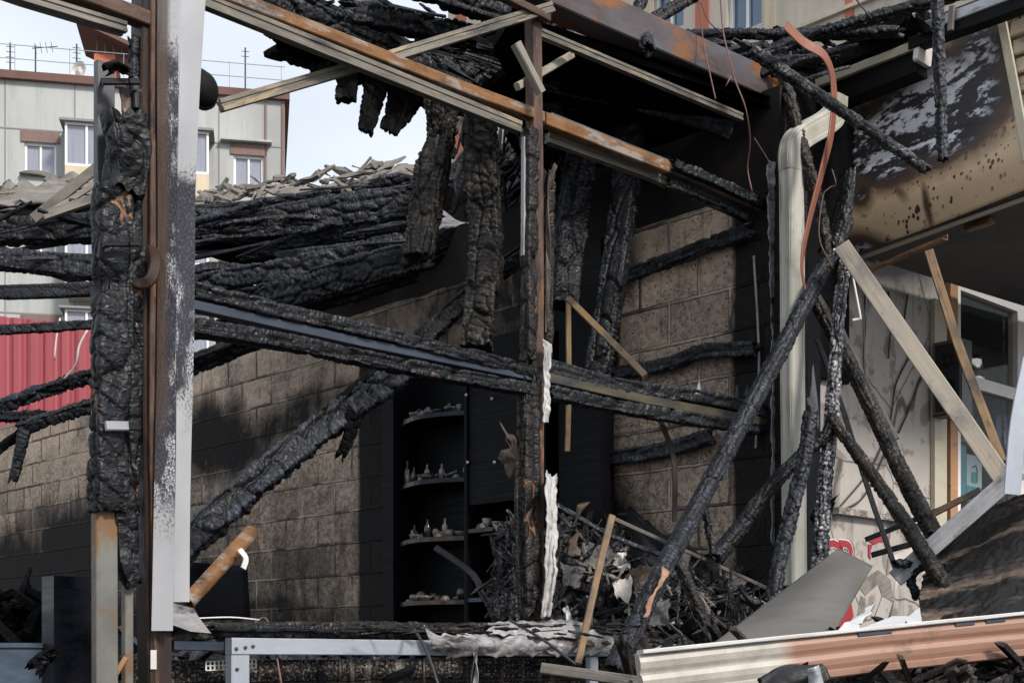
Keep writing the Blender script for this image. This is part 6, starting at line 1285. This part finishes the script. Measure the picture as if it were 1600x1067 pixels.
sheet('dark_scrap', at(1262, 795, 6.9), at(1302, 775, 6.9), at(1300, 800, 6.85), at(1282, 848, 6.85), 'char_dull', th=0.01, nu=10, nv=10, jag=0.03, label='black scrap of board hanging beside the ash-white pole', cat='scrap')

# ================================================================== NEIGHBOURING SHOP
N00 = F00 - NF * 0.2
def uN(px): return (N(px, 900) - N00).dot(UF)
n0, n1 = uN(1214), uN(1474)
soot_voidN = soot_from([(1330, 380, 210, 85, 1.1, 10), (1275, 520, 30, 120, 0.7, 0), (1460, 560, 22, 130, 0.5, 0)], 0.0)  # first blob: darkness of the attic void put into the soot value
grid_wall('plaster_wall', N00, UF, NF, n0, n1, 0.0, lambda u: CZ + 2.95, 0.06, 'plaster', 0.2, soot_voidN, label='grey cracked plaster wall of the neighbouring shop between downpipe and window', cat='wall')
boxes('window_reveal_post', [(uN(1474), uN(1478), -0.01, 0.15, 0, CZ + 2.4)], 'panel_dark', basis=(N00, UF, -NF), label='dark gap strip beside the cream trim of the shop window', cat='strip')
boxes('trim_board', [(uN(1453), uN(1472), -0.035, -0.004, 0, N(1460, 470).z)], 'cream_metal', basis=(N00, UF, -NF), label='cream trim board left of the shop window', cat='trim')
boxes('trim_board', [(uN(1475.5), uN(1487), -0.045, -0.004, 0, N(1480, 440).z)], 'wood_brown', basis=(N00, UF, -NF), label='unpainted brown wooden trim board beside the white window frame', cat='trim')
sw = empty('shop_window', N00 + UF * uN(1487), 'white-framed window of the neighbouring shop with goods behind the glass', 'shop window')
a, b = uN(1488), uN(1760); zt = N(1488, 433).z; zm0 = N(1505, 603).z; zm1 = N(1505, 584).z; zb = 0.5; um = uN(1586); fw = 0.06
bn = (N00, UF, -NF)
boxes('frame', [(a, b, -0.02, 0.05, zt - 0.075, zt), (a, b, -0.02, 0.05, zb, zb + 0.07), (a, a + 0.075, -0.02, 0.05, zb + 0.07, zt - 0.075), (b - 0.07, b, -0.02, 0.05, zb + 0.07, zt - 0.075), (um, um + 0.10, -0.02, 0.05, zb + 0.07, zt - 0.075)], 'upvc_dirty', sw, basis=bn)
boxes('transom', [(a + 0.076, um - 0.001, -0.015, 0.045, zm0, zm1), (um + 0.101, b - 0.071, -0.015, 0.045, zm0, zm1)], 'upvc_dirty', sw, basis=bn)
boxes('glazing_bead', [(um - 0.05, um - 0.035, 0.06, 0.075, zb + 0.07, zt - 0.08), (a + 0.30, a + 0.32, 0.12, 0.14, zb + 0.07, zm0)], 'galv', sw, basis=bn)
boxes('pane', [(a + 0.05, b - 0.05, 0.016, 0.02, zb + 0.05, zt - 0.05)], 'glass_shop', sw, basis=bn)
boxes('shop_interior', [(a - 0.3, b + 2, 0.95, 1.0, 0, CZ + 2.6), (a - 0.3, a - 0.25, 0.06, 0.95, 0, CZ + 2.6), (a - 0.25, b + 2, 0.06, 0.95, 0.0, 0.05), (a - 0.25, b + 2, 0.051, 0.95, CZ + 2.55, CZ + 2.6), (b, b + 2, -0.02, 0.05, 0, CZ + 2.5)], 'soffit', basis=bn, label='dark grey interior walls behind the shop window', cat='interior')
shs = boxes('display_shelf', [(a + 0.02, b, 0.06, 0.6, z_ - 0.02, z_) for z_ in (N(1505, 592).z, N(1515, 705, -0.3).z - 0.0, N(1515, 781, -0.1).z)], 'galv_grey', basis=bn, label='grey display shelves behind the shop window glass', cat='shelf')
def item(name, px0, px1, y0, y1, off, mat, label, cat, dep=0.12, parent=None):
    u0 = (N(px0, 900, off) - N00).dot(UF); u1 = (N(px1, 900, off) - N00).dot(UF)
    return boxes(name, [(u0, u1, -off, -off + dep, N(px0, y1, off).z, N(px0, y0, off).z)], mat, parent, basis=bn, label=label, cat=cat)
item('goods_box', 1498, 1510, 690, 782, -0.10, 'box_teal', 'teal packing box at the left edge behind the shop window', 'box')
kb = item('kettle_box', 1510.5, 1534, 709, 776, -0.10, 'box_white', 'pale blue box printed with a kettle behind the shop window', 'box')
item('print_band', 1510.7, 1533.8, 758, 775, -0.0975, 'box_teal', None, None, 0.002, kb)
kc = N(1523, 742, -0.096)
sweep('printed_handle', [kc + UF * -0.03 + Z * 0.05, kc + UF * 0.01 + Z * 0.065, kc + UF * 0.035 + Z * 0.04, kc + UF * 0.035 - Z * 0.05], sec_box(0.008, 0.002, 0.0005), 'iron', up=NF, parent=kb, curve=True, step=0.01)
plate('printed_body', [kc + UF * -0.035 + Z * 0.02, kc + UF * 0.02 + Z * 0.02, kc + UF * 0.028 - Z * 0.055, kc + UF * -0.045 - Z * 0.055], 0.001, 'box_teal', n=NF, parent=kb)
bb = item('appliance_box', 1556, 1578, 645, 702, -0.22, 'box_blue', 'dark blue box with a white printed shape behind the shop window', 'box')
kc = N(1568, 682, -0.216); plate('printed_shape', [kc + UF * -0.03 - Z * 0.05, kc + UF * 0.035 - Z * 0.05, kc + UF * 0.03 + Z * 0.02, kc + UF * 0.01 + Z * 0.06, kc + UF * -0.02 + Z * 0.03], 0.001, 'box_white', n=NF, parent=bb)
item('orange_box', 1540, 1578, 622, 643, -0.35, 'box_orange', 'orange box high behind the lower pane of the shop window', 'box')
item('dark_goods_box', 1538, 1556, 660, 712, -0.3, 'box_blue', 'dark box left of the white-printed one behind the shop window', 'box')
item('teal_goods', 1500, 1522, 622, 668, -0.3, 'box_teal', 'teal package on the upper part of the lower pane', 'package')
for (x, y, s_, lab) in ((1519, 577, 1.75, 'larger shiny steel kettle on the shelf behind the upper pane'), (1512, 560, 1.9, 'smaller shiny steel pot standing behind the larger kettle')):
    c = N(x, y, -0.16 - 0.22 * (y < 570)); c.z = N(1505, 592).z + 0.002; k_ = empty('steel_kettle', c, lab, 'kettle')
    lathe('body', c, [(0.001, 0), (0.05 * s_, 0), (0.055 * s_, 0.01), (0.048 * s_, 0.06 * s_), (0.038 * s_, 0.12 * s_), (0.042 * s_, 0.13 * s_), (0.001, 0.132 * s_)], 'chrome', k_)
    lathe('lid', c + Z * 0.133 * s_, [(0.038 * s_, 0), (0.03 * s_, 0.012), (0.008 * s_, 0.02), (0.008 * s_, 0.032), (0.001, 0.033)], 'black', k_)
# loudspeaker, its front turned to the left
uS0 = uN(1449); uS1 = uS0 + 0.13
sp = empty('loudspeaker', N00 + UF * uS0, 'black scorched loudspeaker box hanging between plaster wall and window', 'loudspeaker')
z0_, z1_ = N(1465, 648, 0.1).z, N(1465, 532, 0.1).z
boxes('cabinet', [(uS0, uS1, -0.24, -0.04, z0_, z1_)], 'black', sp, basis=bn)
boxes('grille_frame', [(uS0 - 0.006, uS0 - 0.001, -0.235, -0.045, z1_ - 0.02, z1_ - 0.008), (uS0 - 0.006, uS0 - 0.001, -0.235, -0.045, z0_ + 0.01, z0_ + 0.024), (uS0 - 0.006, uS0 - 0.001, -0.235, -0.224, z0_ + 0.024, z1_ - 0.02), (uS0 - 0.006, uS0 - 0.001, -0.056, -0.045, z0_ + 0.024, z1_ - 0.02)], 'galv_grey', sp, basis=bn)
cc = N00 + UF * (uS0 - 0.002) + NF * 0.14
for dz, r0 in ((0.11, 0.045), (-0.07, 0.065)): lathe('cone', cc + Z * ((z0_ + z1_) / 2 + dz), [(r0, 0.0), (r0 * 0.95, 0.006), (r0 * 0.85, 0.002), (r0 * 0.35, -0.004), (r0 * 0.25, 0.006), (0.001, 0.010)], 'panel_gloss', sp, axis=-UF)
# lettering torn over the plaster
lt = empty('wall_lettering', N(1330, 880), 'torn red lettering with black shadow low on the plaster wall', 'lettering')
def letter(ch, px, py, size, parent):
    for k, (mt, off, dx, ofs) in enumerate((('lettering_black', 0.0035, 0.014, 0.007), ('lettering_white', 0.0055, 0.0, 0.0085), ('lettering_red', 0.0075, 0.0, 0.004))):
        cu = bpy.data.curves.new('letter', 'FONT'); cu.body = ch; cu.size = size; cu.extrude = 0.0006; cu.offset = ofs * 1.4; cu.resolution_u = 4
        o = bpy.data.objects.new('letter' if k == 2 else ('letter_shadow' if k == 0 else 'letter_outline'), cu); COL.objects.link(o); cu.materials.append(MATS[mt])
        p = N(px, py, off) + UF * dx
        M_ = Matrix(((UF.x, 0, NF.x), (UF.y, 0, NF.y), (0, 1, 0))); o.rotation_euler = M_.to_euler(); me = bpy.data.meshes.new_from_object(o.evaluated_get(bpy.context.evaluated_depsgraph_get())); nm_ = o.name; rot = o.rotation_euler.copy(); bpy.data.objects.remove(o)
        o = bpy.data.objects.new(nm_.split('.')[0], me); COL.objects.link(o); o.rotation_euler = rot
        if not me.materials: me.materials.append(MATS[mt])
        o.parent = parent; o.location = p - Vector(parent.location)
letter('O', 1281, 905, 0.34, lt); letter('B', 1308, 905, 0.34, lt)
for k, q in enumerate([((1358, 845), (1366, 837), (1378, 834), (1388, 838), (1390, 847), (1376, 846), (1366, 850)), ((1357, 850), (1364, 850), (1360, 862), (1361, 874), (1357, 868)), ((1318, 948), (1330, 940), (1334, 962), (1322, 985), (1306, 1000), (1312, 965)), ]):
    plate('letter', [N(x, y, 0.006) for x, y in q], 0.002, 'lettering_red', n=NF, parent=lt)
# peeled patches on the plaster
pp = [((1350, 905), (1372, 890), (1392, 905), (1396, 940), (1378, 930), (1372, 912), (1352, 930), (1344, 920)), ((1390, 870), (1425, 855), (1428, 878), (1400, 885)), ((1345, 930), (1352, 935), (1356, 970), (1340, 960))]
for k, q in enumerate(pp): plate('peeled_patch', [N(x, y, 0.003) for x, y in q], 0.002, 'wood_grey' if k != 1 else 'rag', n=NF, label=['brown patch of peeled plaster right of the torn lettering', 'pale patch of peeled plaster by the thin dark bars', 'narrow brown patch of peeled plaster under the lettering'][k], cat='patch')
sweep('curled_peel', [at(1402, 902, 6.6), at(1396, 940, 6.5), at(1384, 985, 6.45)], sec_box(0.035, 0.004), 'rag', up=NF, curve=True, step=0.02, twist=1.2, label='curled pale strip of peel hanging from the end of the grooved plank', cat='peel')
# cables on the plaster
cbl = [([(1350, 430), (1352, 500), (1350, 560), (1356, 640)], 'cable running down the plaster wall left of the pale board'), ([(1418, 460), (1412, 520), (1425, 545), (1400, 600), (1390, 660), (1362, 730), (1310, 795)], 'long curling cable across the middle of the plaster wall'),
       ([(1438, 590), (1420, 640), (1404, 676)], 'short cable slanting by the loudspeaker'), ([(1388, 455), (1392, 500), (1388, 560)], 'thin cable hanging from the soffit edge'), ([(1310, 800), (1350, 775), (1385, 705)], 'thin cable low on the plaster wall')]
for p, lab in cbl: wire('hanging_cable', [N(x, y, 0.015) for x, y in p], 0.006, 'iron', label=lab)
boxes('wall_ledge', [(uN(1300), uN(1440), -0.05, -0.004, N(1370, 812).z, N(1370, 802).z)], 'plaster', basis=bn, label='narrow plaster ledge above the torn lettering', cat='ledge')

# canopy over the neighbouring shop
def canopy_disp(u, v):
    w_ = np.clip((v - 0.5) / 0.5, 0, 1); return 0.10 * np.sin(w_ * math.pi * 0.78) - 0.02 * np.sin(u * 5) * w_
sootE = soot_from([(1470, 170, 150, 92, 1.3, -32), (1375, 230, 90, 75, 1.15, 0), (1395, 190, 110, 40, 0.95, -20), (1535, 85, 70, 80, 0.85, 0), (1355, 400, 60, 42, 0.9, 20), (1448, 320, 8, 60, 0.55, -12), (1405, 300, 14, 25, 0.5, -30), (1345, 300, 25, 40, 0.7, 0)], 0.0)
can = empty('shop_canopy', E(1335, 400), 'cream sheet-metal canopy, sooted and blistered, over the neighbouring shop window', 'canopy')
sheet('sheet_cladding', E(1330, 142), E(1700, -60), E(1700, 270), E(1335, 402), 'canopy_sheet', th=0.01, nu=90, nv=70, disp=canopy_disp, hfun=sootE, parent=can)
A_ = E(1335, 402); A_.z = 0; B_ = E(1700, 250); B_.z = 0
q = [A_ - UF * 0.02 + Z * (E(1335, 398).z), B_ - UF * 0.02 + Z * (E(1700, 270).z), B_ + UF * 4 + Z * (CZ + 2.42), A_ + UF * 4 + Z * (CZ + 2.47)]
V = [tuple(p + Z * 0.004) for p in q] + [tuple(p + Z * 0.05) for p in q]
link('soffit', V, [(0, 1, 2, 3), (4, 7, 6, 5), (0, 4, 5, 1), (1, 5, 6, 2), (2, 6, 7, 3), (3, 7, 4, 0)], 'soffit', can)
boxes('canopy_top', [(0.05, 4, -1.3, 0.15, CZ + 3.5, CZ + 3.56)], 'black', can, basis=(Vector((E0.x, E0.y, 0)), UF, -NF))
sweep('edge_trim', [E(1340, 402, -0.01) - Z * 0.01, E(1700, 272, -0.01) - Z * 0.01], sec_box(0.02, 0.02), 'cream_metal', up=Z, parent=can)
sweep('corner_trim', [E(1562, 15, 0.06), E(1588, 150, 0.09), E(1606, 250, 0.11)], sec_box(0.045, 0.02), 'cream_metal', up=NW, parent=can)
a0 = E(1574, 8, 0.03); lap = []
for k in range(9):
    y0 = 8 + k * 29; sweep('lap_board', [E(1577 + k * 3.6, y0 + 10, 0.045), E(1700, y0 - 30, 0.045)], sec_box(0.02, 0.088, 0.008), 'siding_cream', up=Z, parent=can, roll=0.12)
sweep('seam', [E(1338, 297, 0.028), E(1700, 196, 0.055)], sec_box(0.006, 0.006), 'rust', up=Z, parent=can)
sweep('rusty_fitting', [E(1510, 357, -0.15), E(1550, 345, -0.15)], sec_box(0.06, 0.03), 'rust_orange', up=Z, parent=can)
# eave and gutter
ev = empty('eave', E(1260, 150, 0.2), 'blackened eave with a cream gutter edge above the downpipe', 'eave')
def es(name, p, hpx, dep, mat, off, **kw):
    P = [E(x, y, off) for x, y in p]; Ym = sum(q.y for q in P) / len(P); return sweep(name, P, sec_box(dep, hpx * Ym / FPX), mat, up=Z, parent=ev, **kw)
es('gutter', [(1258, 172), (1440, 100)], 38, 0.12, 'rubber', 0.14)
es('gutter_lip', [(1250, 142), (1437, 68)], 13, 0.03, 'cream_metal', 0.22, buckle=0.006, dent=0.1)
es('gutter_end', [(1438, 84), (1446, 82)], 34, 0.14, 'upvc_dirty', 0.16)
es('fascia', [(1240, 118), (1450, 36)], 34, 0.06, 'char_dull', 0.05)
es('roof_sheet', [(1330, 62), (1438, 34)], 6, 0.25, 'galv', 0.12, buckle=0.01)
es('eave_beam', [(1440, 48), (1640, -28)], 17, 0.06, 'alu_soot', 0.22)
es('eave_underside', [(1425, 72), (1640, -6)], 20, 0.08, 'rubber', 0.20)
sweep('eave_bracket', [E(1485, 48, 0.27), E(1488, 10, 0.27)], sec_box(0.03, 0.02), 'galv', up=NW, parent=ev)
sheet('burnt_tarp', E(1400, 30, 0.3), E(1450, 18, 0.3), E(1458, 42, 0.3), E(1395, 50, 0.3), 'char_dull', th=0.01, nu=20, nv=14, crumple=0.06, cs=8, jag=0.04, label='crumpled black tarp on the eave at top right', cat='tarp')
boxes('void_backing', [((N(1205, 900) - F00).dot(UF), (N(1318, 900) - F00).dot(UF), 0.16, 0.19, CZ + 1.6, CZ + 3.5), ((N(1318, 900) - F00).dot(UF) + 0.001, (N(1368, 900) - F00).dot(UF), 0.16, 0.19, CZ + 2.42, CZ + 3.5)], 'char_dull', basis=(F00, UF, -NF), label='black backing added for the dark attic void behind the downpipe elbow', cat='boarding')  # black backing added where the attic is only a dark void

# ================================================================== FOREGROUND RUBBLE AT RIGHT
def prof(w):
    a = w / 2; return [(-a, -0.02), (-a, 0.0), (-a * 0.86, 0.010), (-a * 0.60, 0.016), (-a * 0.34, 0.012), (-a * 0.16, 0.004), (-a * 0.10, 0.003), (-a * 0.06, 0.012), (a * 0.15, 0.018), (a * 0.40, 0.015), (a * 0.62, 0.007), (a * 0.68, 0.012), (a * 0.93, 0.010), (a, 0.0), (a, -0.02)]
A_ = at(1000, 1058, 4.3); B_ = at(1660, 986, 5.0)
sb = empty('scorched_siding', A_, 'fallen siding board across the bottom right, cream end and copper-brown scorched length', 'siding board')
sweep('board', [A_, A_.lerp(B_, 0.5) + Z * 0.006, B_], prof(0.160), 'siding_scorched', up=None, parent=sb, step=0.05)
sweep('top_flange', [A_ + Z * 0.083, B_ + Z * 0.083], sec_box(0.014, 0.05, 0.003), 'tin_white', up=None, parent=sb, step=0.05, dent=0.08)
for (x0, x1, y) in ((1340, 1396, 997), (1509, 1543, 981), (1565, 1600, 974)):
    a, b = [A_.lerp(B_, (x - 1000) / 660 * 0.93) for x in (x0, x1)]; v_ = (CAM - a).normalized()
    sweep('blue_tape', [a + Z * 0.066 + v_ * 0.016, b + Z * 0.066 + v_ * 0.016], sec_box(0.014, 0.004, 0.001), 'steel_blue', up=None, parent=sb)
sheet('fallen_sheet', at(1310, 856, 5.9), at(1364, 884, 5.9), at(1303, 990, 5.3), at(1112, 1006, 5.3), 'grey_sheet', th=0.006, nu=24, nv=30, disp=lambda u, v: 0.07 * np.sin(u * math.pi) * np.sin(v * math.pi), label='large bent grey sheet leaning before the foot of the downpipe', cat='sheet')
plate('white_sheet', [at(1322, 990, 5.25), at(1395, 962, 5.5), at(1420, 962, 5.5), at(1437, 948, 5.55), at(1441, 975, 5.4), at(1400, 1000, 5.2)], 0.01, 'white_sheet', label='white torn sheet lying behind the scorched siding board', cat='sheet')
sheet('folded_sheet', at(1356, 946, 5.55), at(1366, 940, 5.55), at(1330, 990, 5.2), at(1300, 990, 5.2), 'white_sheet', th=0.004, nu=12, nv=14, crumple=0.03, cs=6, jag=0.01, label='narrow folded white sheet pointing up beside the bent grey one', cat='sheet')
sheet('scorched_board', at(1452, 852, 6.3), at(1660, 735, 5.9), at(1660, 985, 5.2), at(1432, 990, 5.5), 'burnt_sheet', th=0.015, nu=110, nv=90, crumple=0.006, cs=13, jag=0.015, disp=lambda u, v: 0.022 * np.abs(vnoise(u * 2.5 + v * 2, v * 9 + u * 5, 3.0)) + 0.012 * np.abs(vnoise(u * 6, v * 19 + u * 12, 5.0)), label='large scorched brown panel lying behind the burnt poles at right', cat='panel')
for k in range(7):
    a = (1415 + k * 9, 880 + (k * 37) % 60); th_ = k * 1.9; dx, dy = 15 * math.cos(th_), 15 * math.sin(th_); cb('charred scrap %s where the burnt poles meet the scorched board' % ['standing leftmost', 'lying second from left', 'tilted third from left', 'middle of the row', 'third from right', 'second from right', 'farthest right'][k], [(a[0] - dx, a[1] + dy, 5.9), (a[0] + dx, a[1] - dy, 6.0)], 13, 5.9, 'char_ash' if k % 2 else 'char', 'charred_scrap', 'scrap', d=14, n=2.4, cell=(0.03, 0.03), jag=0.015, group='charred scraps before the scorched panel')
def hp4(a, b):
    px = 980 + 700 * a; p = at(px, 1075, 4.7 + 1.0 * b); p.z = CZ - 0.20 + 0.17 * b + 0.04 * a; return p
heap('burnt_debris', hp4, 130, 40, 55, 'char_warm', 'rubble at the bottom edge under the scorched siding board', 420, 0.05)
sweep('grey_rail', [at(1280, 1062, 4.9), at(1450, 1042, 5.2)], sec_rail(0.03, 0.05), 'galv_grey', up=Z, label='grey rail lying under the scorched siding board', cat='rail')
sweep('white_strip', [at(1450, 1032, 5.1), at(1508, 1052, 5.0), at(1495, 1070, 4.9)], sec_box(0.035, 0.004), 'tin_white', up=Z, label='bent white strip in the rubble under the siding board', cat='strip')
bg_ = empty('black_bag', at(1250, 1067, 3.6), 'glossy black lump with a grey fold at the bottom edge before the siding board', 'bag')
char_beam('body', [at(1196, 1082, 3.6), at(1232, 1062, 3.6), at(1286, 1060, 3.6)], 0.075, 0.08, 'melted_black', roll=0.3, parent=bg_, cell=(0.09, 0.12), amp=0.007, n=3.5, jag=0.01)
sheet('fold', at(1262, 1044, 3.53), at(1280, 1038, 3.53), at(1294, 1092, 3.53), at(1266, 1092, 3.53), 'alu_soot', th=0.003, nu=12, nv=18, crumple=0.008, cs=18, disp=lambda u, v: 0.012 * np.sin(u * 3), parent=bg_)
rb_ = cb('charred timber leaning behind the scorched panel at the right edge', [(1545, 800, 6.2), (1640, 770, 6.1)], 20, 6.2, 'char', 'charred_stick', 'stick')
# cables and wires
ws = [([(1092, -10, 6.6), (1098, 60, 6.6), (1108, 110, 6.5), (1118, 155, 6.4)], 0.0035, 'cable_pink', 'pink wire hanging over the steel beam, left one'), ([(1125, -10, 6.5), (1130, 50, 6.5), (1142, 100, 6.4), (1148, 125, 6.4), (1165, 170, 6.4), (1172, 220, 6.5), (1168, 262, 6.6), (1175, 300, 6.6)], 0.004, 'cable_pink', 'long pink wire hanging over the steel beam down to the corner'),
      ([(1142, 120, 6.4), (1134, 135, 6.4)], 0.004, 'cable_pink', 'short pink wire end on the steel beam'), ([(1095, 5, 6.6), (1108, 35, 6.6), (1125, 50, 6.6)], 0.003, 'iron', 'thin dark wire against the house window at top'),
      ([(1330, -10, 6.3), (1362, 30, 6.3)], 0.004, 'iron', 'thin dark wire at the top right by the poles'),
      ([(85, 562, 8.4), (88, 530, 8.4), (94, 497, 8.4)], 0.006, 'cable_white', 'white wire hanging before the red wall, left one'), ([(100, 592, 8.4), (118, 570, 8.4), (124, 540, 8.4), (137, 515, 8.4)], 0.007, 'cable_white', 'white curling wire before the red wall, right one'),
      ([(372, 998, 4.9), (410, 965, 5.2), (425, 990, 4.9), (440, 1070, 4.8)], 0.004, 'cable_pink', 'thin wire looping over the sill near the sill frame leg'), ([(640, 972, 5.2), (652, 990, 5.1), (668, 1020, 5.0), (685, 1070, 4.9)], 0.006, 'iron', 'dark wire hanging over the sill left of the foil'),
      ([(796, 968, 5.4), (850, 1000, 5.2), (900, 1038, 5.1)], 0.006, 'iron', 'dark wire slanting down across the silvery foil'), ([(300, 966, 4.7), (360, 964, 4.8), (405, 968, 4.9)], 0.003, 'cable_white', 'thin pale wire lying on the sill beside the big post'),
      ([(745, 1015, 5.2), (738, 1045, 5.2), (735, 1075, 5.2)], 0.004, 'iron', 'dark wire hanging beside the twisted scrap'),
      ([(1302, 420, 6.7), (1280, 370, 6.7), (1288, 300, 6.7), (1306, 290, 6.7), (1300, 265, 6.7)], 0.003, 'cable_pink', 'tangle of pink wire by the terracotta strap'), ([(1322, 400, 6.6), (1352, 450, 6.6), (1350, 520, 6.6), (1352, 640, 6.6)], 0.003, 'iron', 'thin wire hanging before the plaster wall from the pole fork'),
      ([(1178, 215, 6.7), (1200, 250, 6.7), (1204, 262, 6.7)], 0.003, 'cable_pink', 'short pink wire near the top of the corner post')]
for p, r0, m, lab in ws: wire('hanging_wire', [at(*q) for q in p], r0, m, label=lab)
